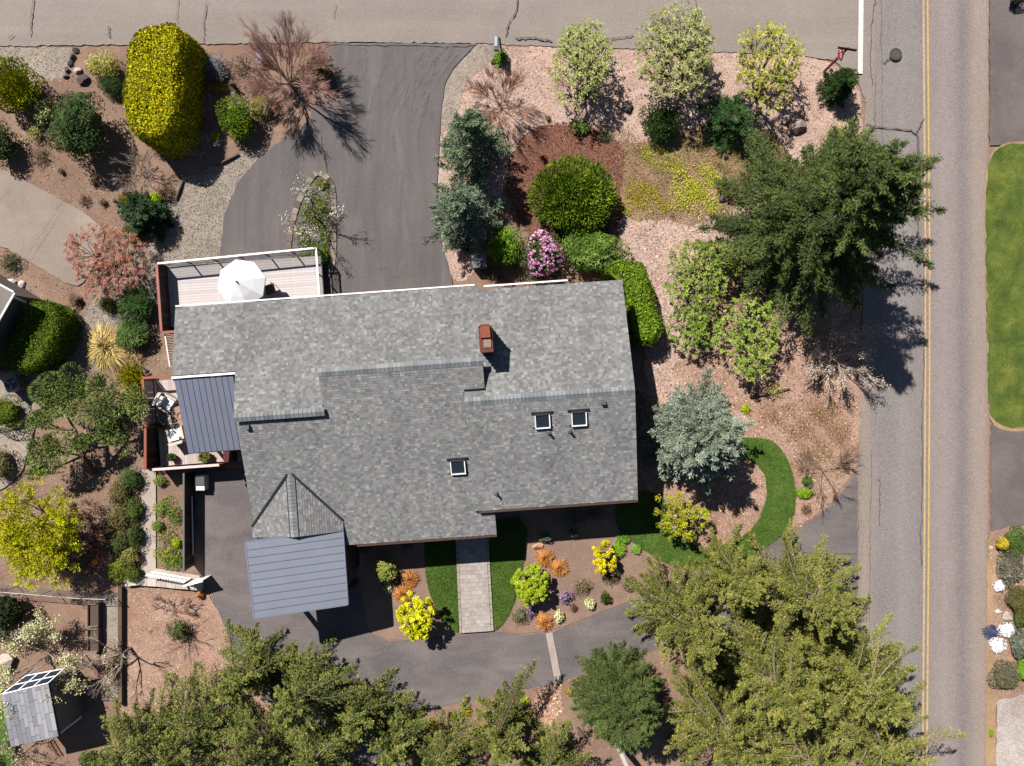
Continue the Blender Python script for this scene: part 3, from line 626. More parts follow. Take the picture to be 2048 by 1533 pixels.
# gutters and fascia
def bar(name, p0, p1, w, h, mat, tint, parent):
    mb = MB(); p0, p1 = np.array(p0), np.array(p1); d = unit(p1-p0); n = np.array([-d[1], d[0], 0]); n = n/np.linalg.norm(n)*w*.5; up = np.array([0, 0, h])
    b = [p0-n, p1-n, p1+n, p0+n]; hexa(mb, b, [x+up for x in b], tint); return mb.build(name, mat, parent)
WH = (.7, .69, .67)
bar('gutter', HV(uL, 5.68, z_n(5.6)-.12), HV(uM1-.2, 5.68, z_n(5.6)-.12), .07, .12, M['paint'], (.55, .53, .5), HO)
bar('gutter', HV(uM1+.25, 5.6, z_n(5.4)-.3), HV(3.1, 5.6, z_n(5.4)-.3), .08, .10, M['paint'], (.55, .55, .54), HO)
bar('gutter', HV(-8.3, -6.83, z_m(-6.75)-.12), HV(uM1, -6.83, z_m(-6.75)-.12), .10, .11, M['paint'], ph(80, 50, 40), HO)
bar('gutter', HV(uR1+.2, -5.50, z_s(-5.42)-.12), HV(uR, -5.50, z_s(-5.42)-.12), .10, .11, M['paint'], ph(80, 54, 44), HO)
bar('fascia', HV(uLm, 2.14, z_n(2.2)-.16), HV(uL, 2.14, z_n(2.2)-.16), .09, .2, M['paint'], WH, HO)
bar('fascia', HV(uL-.03, 2.2, z_n(2.2)-.15), HV(uL-.03, 5.6, z_n(5.6)-.15), .05, .17, M['paint'], WH, HO) if False else None
bar('flashing', HV(uM1+.0, .57, z_m(.55)+.02), HV(uR1, .57, z_m(.55)+.02), .06, .05, M['dark_metal'], (.02,)*3, HO)
# walls with windows and doors
wl = MB(); WB = ph(96, 66, 50)
def wallbox(u0, u1, v0, v1, z1): hexa(wl, [HV(u0, v0, 0), HV(u1, v0, 0), HV(u1, v1, 0), HV(u0, v1, 0)], [HV(u0, v0, z1), HV(u1, v0, z1), HV(u1, v1, z1), HV(u0, v1, z1)], WB)
wallbox(-15.9, 5.3, 2.6, 4.95, 3.25); wallbox(-12.9, 5.3, -4.9, 2.595, 3.2); wallbox(-8.3, -1.7, -6.2, -4.905, 2.7)
wl.add([HV(5.3, -4.9, 3.2), HV(5.3, 4.95, 3.25), HV(5.3, 0, 4.8)], [[0, 1, 2]], WB)
wl.add([HV(-15.9, 2.6, 3.2), HV(-15.9, 2.6, 4.1), HV(-15.9, 4.95, 3.4), HV(-15.9, 4.95, 3.2)], [[0, 1, 2, 3]], WB)
WO = wl.build('wall', M['wood'], HO)
def window(u, v, z, w, h, axis):   # axis 'v+','v-','u+'
    f = MB(); g = MB()
    def bx(mb, a0, a1, z0, z1, d0, d1, t):
        if axis[0] == 'v':
            s = 1 if axis[1] == '+' else -1; q = [(u+a0, v+s*d0), (u+a1, v+s*d0), (u+a1, v+s*d1), (u+a0, v+s*d1)]
        else: q = [(u+d0, v+a0), (u+d1, v+a0), (u+d1, v+a1), (u+d0, v+a1)]
        hexa(mb, [HV(a, b, z0) for a, b in q], [HV(a, b, z1) for a, b in q], t)
    for a0, a1, z0, z1 in ((-w/2, w/2, z, z+.07), (-w/2, w/2, z+h-.07, z+h), (-w/2, -w/2+.07, z+.07, z+h-.07), (w/2-.07, w/2, z+.07, z+h-.07), (-.03, .03, z+.07, z+h-.07)): bx(f, a0, a1, z0, z1, .0, .07, WH)
    bx(g, -w/2+.05, w/2-.05, z+.05, z+h-.05, .005, .03, (.02, .02, .03))
    fo = f.build('window', M['paint'], HO); g.build('pane', M['glass'], fo)
for u in (-13.5, -6, -3, 1.5, 3.8): window(u, 4.95, 1.3, 1.5, 1.2, 'v+')
for u in (.2, 3.6): window(u, -4.9, 1.0, 1.6, 1.3, 'v-')
for u in (-7, -5.2): window(u, -6.2, 1.0, 1.2, 1.2, 'v-')
for v in (-2.6, 2.2): window(5.3, v, 1.0, 1.5, 1.2, 'u+')
dm = MB(); hexa(dm, [HV(-3.4, -6.27, .02), HV(-2.45, -6.27, .02), HV(-2.45, -6.2, .02), HV(-3.4, -6.2, .02)], [HV(-3.4, -6.27, 2.1), HV(-2.45, -6.27, 2.1), HV(-2.45, -6.2, 2.1), HV(-3.4, -6.2, 2.1)], ph(120, 50, 40)); do = dm.build('door', M['paint'], HO)
hm = MB(); box(hm, HV(-2.55, -6.3, 1.0), .04, .05, .14, TH, (.4, .38, .35)); hm.build('handle', M['paint'], do)
# chimney
cc = HV(-1.05, 2.85, 0); zc0 = 3.9; CH = None
cm = MB(); BRK = ph(104, 62, 48); box(cm, (cc[0], cc[1], zc0), .5, 1.16, 5.95-zc0, TH, ph(120, 92, 80)); CH = cm.build('chimney', M['stone'], HO)
nrow = 14; hb = (5.95-4.0)/nrow; cols = [ph(132, 74, 56), ph(108, 62, 50), ph(150, 88, 66), ph(96, 58, 48)]
bmesh_cache = []
for t in cols:
    mb = MB(); box(mb, (0, 0, 0), .262, .045, hb*.86, 0, t); bmesh_cache.append(mb.mesh('brick', M['stone']))
for k in range(nrow):
    for side, L in ((0, 1.16), (1, .5), (2, 1.16), (3, .5)):
        nb = 4 if L > 1 else 2
        for j in range(nb):
            a = (-L/2+(j+.5)*L/nb)+(.06 if k % 2 else -.06)*(nb > 2); off = (.25 if L > 1 else .58)+.012
            x, y = [(off, a), (a, off), (-off, a), (a, -off)][side]
            p = [cc[0]+x*cT-y*sT, cc[1]+x*sT+y*cT, 4.0+k*hb]
            link('brick', bmesh_cache[R.integers(4)], CH, p, (0, 0, TH+(math.pi/2 if L > 1 else 0)))
mb = MB(); box(mb, (cc[0], cc[1], 5.952), .62, 1.28, .1, TH, ph(112, 66, 52)); mb.build('cap', M['stone'], CH)
mb = MB(); p = HV(-1.05, 3.13, 6.053); box(mb, p, .44, .52, .16, TH, ph(146, 82, 58)); mb.build('flue', M['stone'], CH)
mb = MB(); p = HV(-1.0, 2.62, 6.053); box(mb, p, .34, .4, .05, TH, ph(150, 128, 116)); mb.build('flue', M['stone'], CH)
mb = MB()
for q in ((-.27, .6), (.27, .6)): p = HV(-1.05+q[0], 2.85+q[1], 6.053); box(mb, p, .07, .07, .09, TH, ph(190, 160, 140))
mb.build('cap_stone', M['stone'], CH)
# skylights
def skylight(px, py, zf):
    h = 4.3
    for _ in range(6):
        w = W(px, py, h); v = -w[0]*sT+w[1]*cT+V0; h = zf(v)+.1
    u = w[0]*cT+w[1]*sT; s = .36
    f = MB(); g = MB(); k = MB()
    def bx(mb, u0, u1, v0, v1, z0, z1, t): hexa(mb, [HV(u+a, v+b, zf(v+b)+z0) for a, b in ((u0, v0), (u1, v0), (u1, v1), (u0, v1))], [HV(u+a, v+b, zf(v+b)+z1) for a, b in ((u0, v0), (u1, v0), (u1, v1), (u0, v1))], t)
    for u0, u1, v0, v1, t in ((-s, s, -s, -s+.06, (.6, .59, .57)), (-s, -s+.045, -s+.06, s-.07, (.5, .49, .47)), (s-.045, s, -s+.06, s-.07, (.6, .59, .57)), (-s, s, s-.07, s, ph(70, 66, 64))): bx(f, u0, u1, v0, v1, 0, .2, t)
    fo = f.build('skylight', M['paint'], HO)
    bx(g, -s+.045, s-.045, -s+.06, s-.07, .1, .14, (.02, .03, .04)); g.build('pane', M['glass'], fo)
    bx(k, -s-.16, s+.16, s+.005, s+.1, .03, .1, (.02,)*3); bx(k, -s-.12, -s-.01, -s+.03, -s+.08, .03, .06, (.02,)*3); bx(k, s+.01, s+.12, -s+.03, -s+.08, .03, .06, (.02,)*3); k.build('flashing', M['dark_metal'], fo)
skylight(1085, 843, z_s); skylight(1158, 838, z_s); skylight(916, 935, z_m)
def vent(px, py, zf, kind):
    h = 4.3
    for _ in range(6):
        w = W(px, py, h); v = -w[0]*sT+w[1]*cT+V0; h = zf(v)+.1
    z = zf(v); mb = MB()
    if kind: box(mb, (w[0], w[1], z-.05), .2, .2, .25, TH, (.05, .05, .06))
    else:
        tube(mb, [(w[0], w[1], z-.05), (w[0], w[1], z+.38)], .06, 8, (.04, .04, .045), cap=True); blob(mb, (w[0], w[1], z+.03), .13, .13, .05, (.05, .05, .05), nu=8, nv=5, amp=0)
    mb.build('roof_vent', M['paint'], HO)
vent(1207, 806, z_s, 1); vent(1098, 866, z_s, 0); vent(1140, 863, z_s, 0); vent(993, 988, z_s, 0); vent(495, 855, z_m, 1)
# carport
cA = math.radians(6.7); cC, cS = math.cos(cA), math.sin(cA); cX, cY = -10.36, -9.22; cw, cd, czt = 4.62, 3.7, 4.08
QC = [np.array(p) for p in ((-12.83, -7.68), (-8.39, -7.26), (-8.14, -10.97), (-12.40, -11.35))]     # corners: far left, far right, near right, near left
def CV(a, b, z):
    s, t = a/cw+.5, .5-b/cd; p = (QC[0]*(1-s)+QC[1]*s)*(1-t)+(QC[3]*(1-s)+QC[2]*s)*t
    return np.array([p[0], p[1], z])
CO = thing('carport', 'carport with pale blue standing seam metal roof beside the entry', 'carport', (cX, cY, 0))
zc = lambda a: 4.2-.9*(a/cw+.5)
npan = 10
for i in range(npan):
    b0, b1 = -cd/2+cd*i/npan, -cd/2+cd*(i+1)/npan; gp = .006
    mb = MB(); q = [(-cw/2, b0+gp), (cw/2, b0+gp), (cw/2, b1-gp), (-cw/2, b1-gp)]
    hexa(mb, [CV(u, v, zc(u)) for u, v in q], [CV(u, v, zc(u)+.03) for u, v in q]); mb.build('roof_panel', M['metal_roof'], CO)
    if i:
        mb = MB(); q = [(-cw/2, b0-.014), (cw/2, b0-.014), (cw/2, b0+.014), (-cw/2, b0+.014)]
        hexa(mb, [CV(u, v, zc(u)+.031) for u, v in q], [CV(u, v, zc(u)+.06) for u, v in q]); mb.build('seam', M['metal_roof_dark'], CO)
for p0, p1 in (((-cw/2, -cd/2), (cw/2, -cd/2)), ((cw/2+.03, -cd/2), (cw/2+.03, cd/2)), ((-cw/2-.03, cd/2), (-cw/2-.03, -cd/2)), ((cw/2, cd/2+.03), (-cw/2, cd/2+.03))):
    bar('fascia', CV(*p0, zc(p0[0])-.16), CV(*p1, zc(p1[0])-.16), .06, .2, M['paint'], ph(120, 126, 142), CO)
for u, v in ((-cw/2+.3, -cd/2+.3), (cw/2-.3, -cd/2+.3), (-cw/2+.3, cd/2-.35), (cw/2-.3, cd/2-.35)):
    mb = MB(); box(mb, CV(u, v, .02), .2, .2, zc(u)-.05, cA, ph(80, 60, 50)); mb.build('post', M['wood'], CO)
mb = MB(); hexa(mb, [CV(cw/2-.02, -cd/2+1.2, .3), CV(cw/2+.06, -cd/2+1.2, .3), CV(cw/2+.06, cd/2, .3), CV(cw/2-.02, cd/2, .3)], [CV(cw/2-.02, -cd/2+1.2, 3.0), CV(cw/2+.06, -cd/2+1.2, 3.0), CV(cw/2+.06, cd/2, 3.0), CV(cw/2-.02, cd/2, 3.0)], ph(66, 54, 50)); mb.build('side_screen', M['wood'], CO)
# patio cover
PO = thing('patio_cover', 'dark blue metal patio cover sloping from the house over the lower deck', 'patio cover', HV(-14.8, .3, 0))
pu0, pu1, pv0, pv1 = -16.2, -13.35, -1.6, 2.06
zp = lambda v: 3.3+(4.3-3.3)*(v-pv0)/(pv1-pv0)
for i in range(10):
    a, b = pu0+(pu1-pu0)*i/10, pu0+(pu1-pu0)*(i+1)/10; g = .005
    mb = MB(); q = [(a+g, pv0), (b-g, pv0), (b-g, pv1), (a+g, pv1)]
    hexa(mb, [HV(u, v, zp(v)) for u, v in q], [HV(u, v, zp(v)+.03) for u, v in q]); mb.build('roof_panel', M['metal_roof_dark'], PO)
    if i:
        mb = MB(); q = [(a-.008, pv0), (a+.008, pv0), (a+.008, pv1), (a-.008, pv1)]
        hexa(mb, [HV(u, v, zp(v)+.031) for u, v in q], [HV(u, v, zp(v)+.042) for u, v in q]); mb.build('seam', M['dark_metal'], PO)
bar('fascia', HV(pu0, pv0, zp(pv0)-.18), HV(pu1, pv0, zp(pv0)-.18), .07, .16, M['paint'], (.03, .035, .045), PO)
for u in (pu0+.15, -14.0):
    mb = MB(); box(mb, HV(u, pv0+.15, .3), .14, .14, 2.95, TH, ph(70, 60, 56)); mb.build('post', M['wood'], PO)
# ------------------------------------------------------------------ decks
def planks(parent, u0, u1, v0, v1, z, along, w, cols, mat, th=.03, gap=.007, name='plank'):
    n = int(round(((v1-v0) if along == 'u' else (u1-u0))/w)); L = (u1-u0) if along == 'u' else (v1-v0); ms = []
    step = ((v1-v0) if along == 'u' else (u1-u0))/n
    for i in range(5):
        mb = MB(); box(mb, (0, 0, -th), L, step-gap, th, 0, shades(cols, 1, R, .05)[0]); ms.append(mb.mesh(name, M[mat]))
    for i in range(n):
        c = HV((u0+u1)/2, v0+(i+.5)*step, z) if along == 'u' else HV(u0+(i+.5)*step, (v0+v1)/2, z)
        link(name, ms[R.integers(5)], parent, c, (0, 0, TH+(0 if along == 'u' else math.pi/2)))
DKC = [ph(206, 196, 191), ph(199, 188, 183), ph(212, 202, 198)]; RU = ph(150, 78, 56); DB = ph(70, 58, 52)
D1 = thing('upper_deck', 'pale plank deck with glass railing above the upper driveway', 'deck', HV(-13.5, 6.6, 0))
dz = .65
planks(D1, -17.85, -9.66, 4.98, 8.2, dz, 'u', .14, DKC, 'wood')
mb = MB(); hexa(mb, [HV(-17.85, 5, .0), HV(-9.7, 5, .0), HV(-9.7, 8.15, .0), HV(-17.85, 8.15, .0)], [HV(-17.85, 5, dz-.035), HV(-9.7, 5, dz-.035), HV(-9.7, 8.15, dz-.035), HV(-17.85, 8.15, dz-.035)], DB); mb.build('deck_skirt', M['wood'], D1)
tr = dz+1.05
def rail_line(par, a, b, n, top=.09, topc=(.6, .58, .56), glass=True, tr=tr, z0=dz, pc=(.03, .03, .03)):
    a, b = np.array(a), np.array(b)
    bar('top_rail', HV(*a, tr-.05), HV(*b, tr-.05), top, .05, M['paint'], topc, par)
    bar('bottom_rail', HV(*a, z0+.08), HV(*b, z0+.08), .05, .05, M['paint'], pc, par)
    for i in range(n+1):
        p = a+(b-a)*i/n; mb = MB(); box(mb, HV(*p, z0), .06, .06, tr-.05-z0, TH, pc); mb.build('rail_post', M['paint'], par)
        if glass and i < n:
            q = a+(b-a)*(i+1)/n; e = (q-p)*.04
            bar('glass_panel', HV(*(p+e), z0+.14), HV(*(q-e), z0+.14), .012, tr-z0-.22, M['clear'], (.5,)*3, par)
rail_line(D1, (-17.85, 8.2), (-9.62, 8.42), 6); rail_line(D1, (-9.62, 8.42), (-9.62, 5.7), 2)
def board_rail(par, a, b, tr, z0, cap, cols, n, w=.05):
    a, b = np.array(a), np.array(b)
    bar('rail_cap', HV(*a, tr), HV(*b, tr), .13, .05, M['paint'], cap, par)
    for i in range(n):
        p, q = a+(b-a)*(i+.03)/n, a+(b-a)*(i+.97)/n
        bar('board', HV(*p, z0), HV(*q, z0), w, tr-z0, M['wood'], shades(cols, 1, R, .1)[0], par)
board_rail(D1, (-17.9, 8.2), (-17.9, 4.65), tr-.05, dz-.5, RU, [DB, ph(84, 70, 62)], 18); board_rail(D1, (-17.9, 4.62), (-16.2, 4.62), tr-.05, dz, RU, [DB], 8)
ST = thing('deck_stair', 'small wooden stair with dark picket rail between the two decks', 'stairs', HV(-17.1, 3.6, 0))
for i in range(7):
    mb = MB(); q = [(-17.8, 4.5-.24*i-.22), (-16.4, 4.5-.24*i-.22), (-16.4, 4.5-.24*i), (-17.8, 4.5-.24*i)]; zt = .62-.05*i
    hexa(mb, [HV(u, v, zt-.2) for u, v in q], [HV(u, v, zt) for u, v in q], ph(150, 134, 124)); mb.build('step', M['wood'], ST)
mb = MB(); q = [(-17.8, 2.3), (-16.4, 2.3), (-16.4, 2.8), (-17.8, 2.8)]; hexa(mb, [HV(u, v, .02) for u, v in q], [HV(u, v, .3) for u, v in q], ph(222, 210, 202)); mb.build('landing', M['concrete'], ST)
bar('hand_rail', HV(-17.8, 4.55, 1.5), HV(-17.8, 2.85, 1.2), .07, .05, M['paint'], (.5, .48, .45), ST); bar('hand_rail', HV(-16.5, 4.55, 1.5), HV(-16.5, 2.85, 1.2), .05, .05, M['paint'], (.03,)*3, ST)
for i in range(12):
    v = 4.5-i*.14
    for u in (-17.8, -16.5):
        mb = MB(); box(mb, HV(u, v, .25), .03, .03, 1.2-.022*i, TH, (.03, .03, .03)); mb.build('picket', M['paint'], ST)
D2 = thing('lower_deck', 'pale plank deck with rust red rails under the patio cover', 'deck', HV(-17, 0, 0))
ez = .62
planks(D2, -18.95, -13.3, -2.35, 2.2, ez, 'v', .145, [ph(196, 180, 170), ph(184, 168, 158), ph(206, 192, 184)], 'wood')
mb = MB(); hexa(mb, [HV(-18.95, -2.3, .0), HV(-13.3, -2.3, .0), HV(-13.3, 2.2, .0), HV(-18.95, 2.2, .0)], [HV(-18.95, -2.3, ez-.035), HV(-13.3, -2.3, ez-.035), HV(-13.3, 2.2, ez-.035), HV(-18.95, 2.2, ez-.035)], DB); mb.build('deck_skirt', M['wood'], D2)
et = 1.72
# rust framed screen with square panes
for z0, z1 in ((ez+.05, ez+.12), (et-.02, et+.06)): bar('screen_rail', HV(-19.0, 2.3, z0), HV(-19.0, -.2, z0), .13, z1-z0, M['paint'], RU, D2)
for v in (2.25, 1.05, -.15):
    mb = MB(); box(mb, HV(-19.0, v, ez-.5), .12, .12, et-ez+.48, TH, RU); mb.build('screen_post', M['paint'], D2)
for r_ in range(2):
    for i in range(8):
        a = 2.17-i*.293; a -= .0
        if abs(a-.15-1.05) < .1: a -= .03
        bar('glass_block', HV(-19.0, a, ez+.14+r_*.48), HV(-19.0, a-.26, ez+.14+r_*.48), .06, .45, M['paint'], ph(170, 176, 196), D2)
bar('rail_cap', HV(-19.0, 2.34, et), HV(-16.3, 2.34, et), .12, .06, M['paint'], RU, D2)
for i in range(4):
    mb = MB(); box(mb, HV(-18.9+.85*i, 2.34, ez), .06, .06, et-ez, TH, (.04, .035, .03)); mb.build('rail_post', M['paint'], D2)
board_rail(D2, (-19.05, -.25), (-19.2, -2.4), et, ez-.5, RU, [DB, ph(84, 70, 62), ph(60, 50, 45)], 12)
board_rail(D2, (-19.2, -2.44), (-15.5, -2.44), et-.3, ez-.5, ph(226, 206, 196), [ph(130, 70, 54)], 18)
mb = MB(); box(mb, HV(-15.1, -1.9, ez), .5, .9, .6, TH, ph(92, 50, 42)); mb.build('planter_box', M['wood'], D2)
# ------------------------------------------------------------------ deck furniture
UM = W(480, 566, 2.9); um = thing('patio_umbrella', 'open white octagonal umbrella on the upper deck', 'umbrella', (UM[0], UM[1], dz))
mb = MB(); n = 8; rr = 1.24; zt, ze = 3.38, 2.68
an = np.arange(n)*2*math.pi/n+.25; ring = np.c_[UM[0]+rr*np.cos(an), UM[1]+rr*np.sin(an), np.full(n, ze)]; mid = np.c_[UM[0]+.6*rr*np.cos(an), UM[1]+.6*rr*np.sin(an), np.full(n, ze+.3)]
ctr = np.array([UM[0], UM[1], zt])
for i in range(n):
    j = (i+1) % n; mb = MB(); dwn = np.array([0, 0, .012])
    v = [ctr, mid[i], mid[j], ring[i], ring[j], ctr-dwn, mid[i]-dwn, mid[j]-dwn, ring[i]-dwn-[0, 0, .09], ring[j]-dwn-[0, 0, .09]]
    mb.add(v, [[1, 3, 4, 2], [6, 7, 9, 8], [3, 8, 9, 4]], (.8,)*3); mb.add(v, [[0, 1, 2], [5, 7, 6]], (.8,)*3); mb.build('canopy_panel', M['fabric'], um)
    mb = MB(); tube(mb, [ctr-[0, 0, .05], mid[i]-[0, 0, .03], ring[i]-[0, 0, .03]], .012, 4, (.2, .2, .2)); mb.build('rib', M['paint'], um)
mb = MB(); tube(mb, [(UM[0], UM[1], dz), (UM[0], UM[1], zt+.06)], .025, 8, (.3, .28, .25), cap=True); mb.build('pole', M['paint'], um)
mb = MB(); blob(mb, (UM[0], UM[1], zt+.03), .05, .05, .06, (.04, .04, .04), nu=8, nv=5, amp=0); mb.build('finial', M['paint'], um)
mb = MB(); tube(mb, [(UM[0], UM[1], dz), (UM[0], UM[1], dz+.08)], .3, 12, (.05, .05, .05), cap=True); mb.build('base', M['paint'], um)
TB = thing('patio_table', 'round dark patio table under the white umbrella', 'table', (UM[0], UM[1]-.02, dz))
mb = MB(); tube(mb, [(UM[0], UM[1], dz+.68), (UM[0], UM[1], dz+.72)], .55, 20, (.05, .05, .05), cap=True); mb.build('table_top', M['paint'], TB)
for a in range(4):
    mb = MB(); p = np.array([UM[0]+.4*math.cos(a*1.57+.5), UM[1]+.4*math.sin(a*1.57+.5), dz]); tube(mb, [p, p+[0, 0, .68]], .02, 5, (.05,)*3); mb.build('leg', M['paint'], TB)
cp = W(539, 578, 1.2); CHR = thing('patio_chair', 'dark metal patio chair at the right edge of the white umbrella', 'chair', (cp[0], cp[1], dz))
mb = MB(); box(mb, (cp[0], cp[1], dz+.42), .5, .5, .05, .3, (.03, .03, .03)); mb.build('seat', M['paint'], CHR)
bk = [np.array([cp[0]+x*math.cos(.3)-y*math.sin(.3), cp[1]+x*math.sin(.3)+y*math.cos(.3), z]) for x, y, z in ((.2, -.24, dz+.45), (.27, -.22, dz+.95), (.29, 0, dz+1.0), (.27, .22, dz+.95), (.2, .24, dz+.45))]
mb = MB(); tube(mb, bk, .018, 6, (.03,)*3); mb.build('backrest', M['paint'], CHR)
for sx in (-1, 1):
    for sy in (-1, 1):
        p = np.array([cp[0]+.22*(sx*math.cos(.3)-sy*math.sin(.3)), cp[1]+.22*(sx*math.sin(.3)+sy*math.cos(.3)), dz]); mb = MB(); tube(mb, [p, p+[0, 0, .44]], .016, 5, (.03,)*3); mb.build('leg', M['paint'], CHR)
def armchair(px, py, rz, label):
    c = W(px, py, 1.15); c[2] = ez; t = thing('armchair', label, 'armchair', c, 'white armchairs on the lower deck')
    WK = ph(214, 200, 184); ca, sa = math.cos(rz), math.sin(rz); T = lambda x, y, z: np.array([c[0]+x*ca-y*sa, c[1]+x*sa+y*ca, ez+z])
    mb = MB(); box(mb, T(0, 0, .08), .78, .78, .26, rz, WK); mb.build('seat_base', M['wood'], t)
    mb = MB(); box(mb, T(.04, 0, .345), .6, .54, .13, rz, (.78, .76, .73)); mb.build('seat_cushion', M['fabric'], t)
    mb = MB(); box(mb, T(-.2, 0, .48), .14, .52, .34, rz, (.7, .68, .65)); mb.build('back_cushion', M['fabric'], t)
    mb = MB(); P = [T(-.36, -.3, .62), T(-.43, 0, .66), T(-.36, .3, .62)]
    q = [(-.3, -.4), (-.3, .4), (-.45, .34), (-.45, -.34)]; hexa(mb, [T(x, y, .1) for x, y in q], [T(x-.05, y, .82) for x, y in q], WK); mb.build('backrest', M['wood'], t)
    for s in (-1, 1):
        mb = MB(); q = [(-.28, s*.3), (.4, s*.34), (.4, s*.44), (-.28, s*.42)]
        if s < 0: q = q[::-1]
        hexa(mb, [T(x, y, .1) for x, y in q], [T(x, y, .6-.06*(x > 0)) for x, y in q], WK); mb.build('arm', M['wood'], t)
    for x in (-.34, .34):
        for y in (-.34, .34): mb = MB(); box(mb, T(x, y, 0), .06, .06, .08, rz, (.1, .08, .06)); mb.build('leg', M['wood'], t)
armchair(331, 806, -2.55+3.14159*0+2.0, 'white armchair nearest the rust framed screen, above the round table')
armchair(351, 871, 1.85, 'white armchair below the round fire table on the lower deck')
fp = W(361, 832, 1.0); FT = thing('fire_table', 'round brown fire table between the two white armchairs', 'table', (fp[0], fp[1], ez))
mb = MB(); tube(mb, [(fp[0], fp[1], ez), (fp[0], fp[1], ez+.36)], [.4, .46], 20, ph(120, 92, 76), cap=True); mb.build('base', M['wood'], FT)
mb = MB(); tube(mb, [(fp[0], fp[1], ez+.361), (fp[0], fp[1], ez+.42)], .52, 24, ph(170, 138, 118), cap=True); mb.build('table_top', M['wood'], FT)
mb = MB(); a = np.linspace(0, 2*math.pi, 17); tube(mb, np.c_[fp[0]+.16*np.cos(a), fp[1]+.16*np.sin(a), np.full(17, ez+.44)], .022, 5, (.05,)*3); mb.build('burner_ring', M['paint'], FT)
def pot(px, py, r, h, label, plant, name='planter_pot', z=ez, col=ph(120, 110, 100)):
    p = W(px, py, z+h); t = thing(name, label, 'plant pot', (p[0], p[1], z)); mb = MB(); tube(mb, [(p[0], p[1], z), (p[0], p[1], z+h*.8), (p[0], p[1], z+h)], [r*.7, r, r*1.05], 14, col, cap=True); mb.build('pot', M['stone'], t)
    mb = MB(); n = 160; q = rnd3(n); q[:, 2] = abs(q[:, 2]); leaves(mb, np.array([p[0], p[1], z+h])+q*r*1.15*R.random((n, 1))**.4, q+rnd3(n)*.4, rnd3(n)+[0, 0, 1.5], .13, .05, shades(plant, n)); mb.build('plant', M['leaf'], t)
pot(322, 853, .21, .4, 'round stone pot between the armchairs and the rail', [ph(120, 100, 84), ph(90, 80, 60)])
pot(343, 915, .2, .3, 'potted green grassy plant at the lower deck corner', [ph(100, 120, 50), ph(70, 90, 40)])
pot(409, 914, .3, .35, 'potted yellow flowering plant beside the patio cover', [ph(180, 170, 30), ph(130, 130, 40), ph(90, 110, 40)])
bp = W(404, 965, .4); BG = thing('storage_bin', 'small white bin in the shade below the lower deck', 'bin', (bp[0], bp[1], 0))
mb = MB(); box(mb, (bp[0], bp[1], 0.02), .45, .8, .6, 0, (.5, .5, .5)); mb.build('body', M['paint'], BG); mb = MB(); box(mb, (bp[0], bp[1]+.1, .621), .47, .5, .05, 0, (.05,)*3); mb.build('lid', M['paint'], BG)
# ------------------------------------------------------------------ wall, gate, edging at the left
x0 = -17.19; WLT = thing('board_wall', 'dark brown board retaining wall along the front driveway', 'wall', (x0, -7.3, 0))
nb = 22
for i in range(nb):
    y0, y1 = -4.75-5.1*i/nb, -4.75-5.1*(i+1)/nb; mb = MB(); box(mb, (x0, (y0+y1)/2, 0), .07+.01*R.random(), (y0-y1)*.95, 1.17, 0, shades([ph(76, 62, 56), ph(64, 54, 50), ph(88, 70, 62)], 1, R, .1)[0]); mb.build('board', M['wood'], WLT)
mb = MB(); box(mb, (x0-.01, -7.3, 1.175), .09, 5.16, .04, 0, ph(110, 112, 104)); mb.build('cap', M['wood'], WLT)
mb = MB(); tube(mb, [(x0+.13, -6.05, .55), (x0+.14, -9.2, .42)], .035, 6, (.5, .5, .5), cap=True); mb.build('hand_rail', M['paint'], WLT)
PK = thing('picket_fence', 'white picket fence at the foot of the narrow garden bed', 'fence', W(345, 1142))
a, b = W(308, 1142)[:2], W(386, 1156)[:2]
for i in range(15):
    p = a+(b-a)*(i+.5)/15; mb = MB(); box(mb, (p[0], p[1], .04), .09, .03, .95+.03*R.random(), -.15, (.72, .7, .67)); mb.build('picket', M['paint'], PK)
for z in (.25, .75):
    mb = MB(); m_ = (a+b)/2; box(mb, (m_[0], m_[1]+.035, z), np.linalg.norm(b-a), .035, .08, math.atan2(b[1]-a[1], b[0]-a[0]), (.68, .66, .62)); mb.build('rail', M['paint'], PK)
GT = thing('gate', 'white slatted gate casting a dark shadow onto the front driveway', 'gate', W(410, 1158))
a, b = W(387, 1160)[:2], W(424, 1150)[:2]
for i in range(8):
    p = a+(b-a)*(i+.5)/8; mb = MB(); box(mb, (p[0], p[1], .05), .115, .03, 1.15, math.atan2(b[1]-a[1], b[0]-a[0]), (.74, .72, .69)); mb.build('slat', M['paint'], GT)
mb = MB(); m_ = (a+b)/2; box(mb, (m_[0], m_[1], 1.2), np.linalg.norm(b-a)+.05, .09, .05, math.atan2(b[1]-a[1], b[0]-a[0]), (.76, .74, .71)); mb.build('top_rail', M['paint'], GT)
CW = thing('block_wall', 'low curved wall of pale concrete cap blocks above the bark chip bed', 'wall', W(330, 1164))
pts = [(256, 1163), (282, 1160), (300, 1162), (319, 1163), (338, 1165), (357, 1167), (376, 1168), (395, 1170), (410, 1172)]
for (ax, ay), (bx_, by) in zip(pts[:-1], pts[1:]):
    a, b = W(ax, ay)[:2], W(bx_, by)[:2]; m_ = (a+b)/2; mb = MB(); box(mb, (m_[0], m_[1], 0), np.linalg.norm(b-a)*.96, .38, .34+.02*R.random(), math.atan2(b[1]-a[1], b[0]-a[0]), shades([ph(206, 192, 178), ph(188, 174, 160)], 1, R, .06)[0]); mb.build('block', M['concrete'], CW)
MK = MB(); p = W(378, 1166); box(MK, p, .09, .09, .75, .1, ph(176, 60, 48)); tag(MK.build('marker_post', M['paint'], loc=p), 'small red marker post beside the pale block wall', 'post')
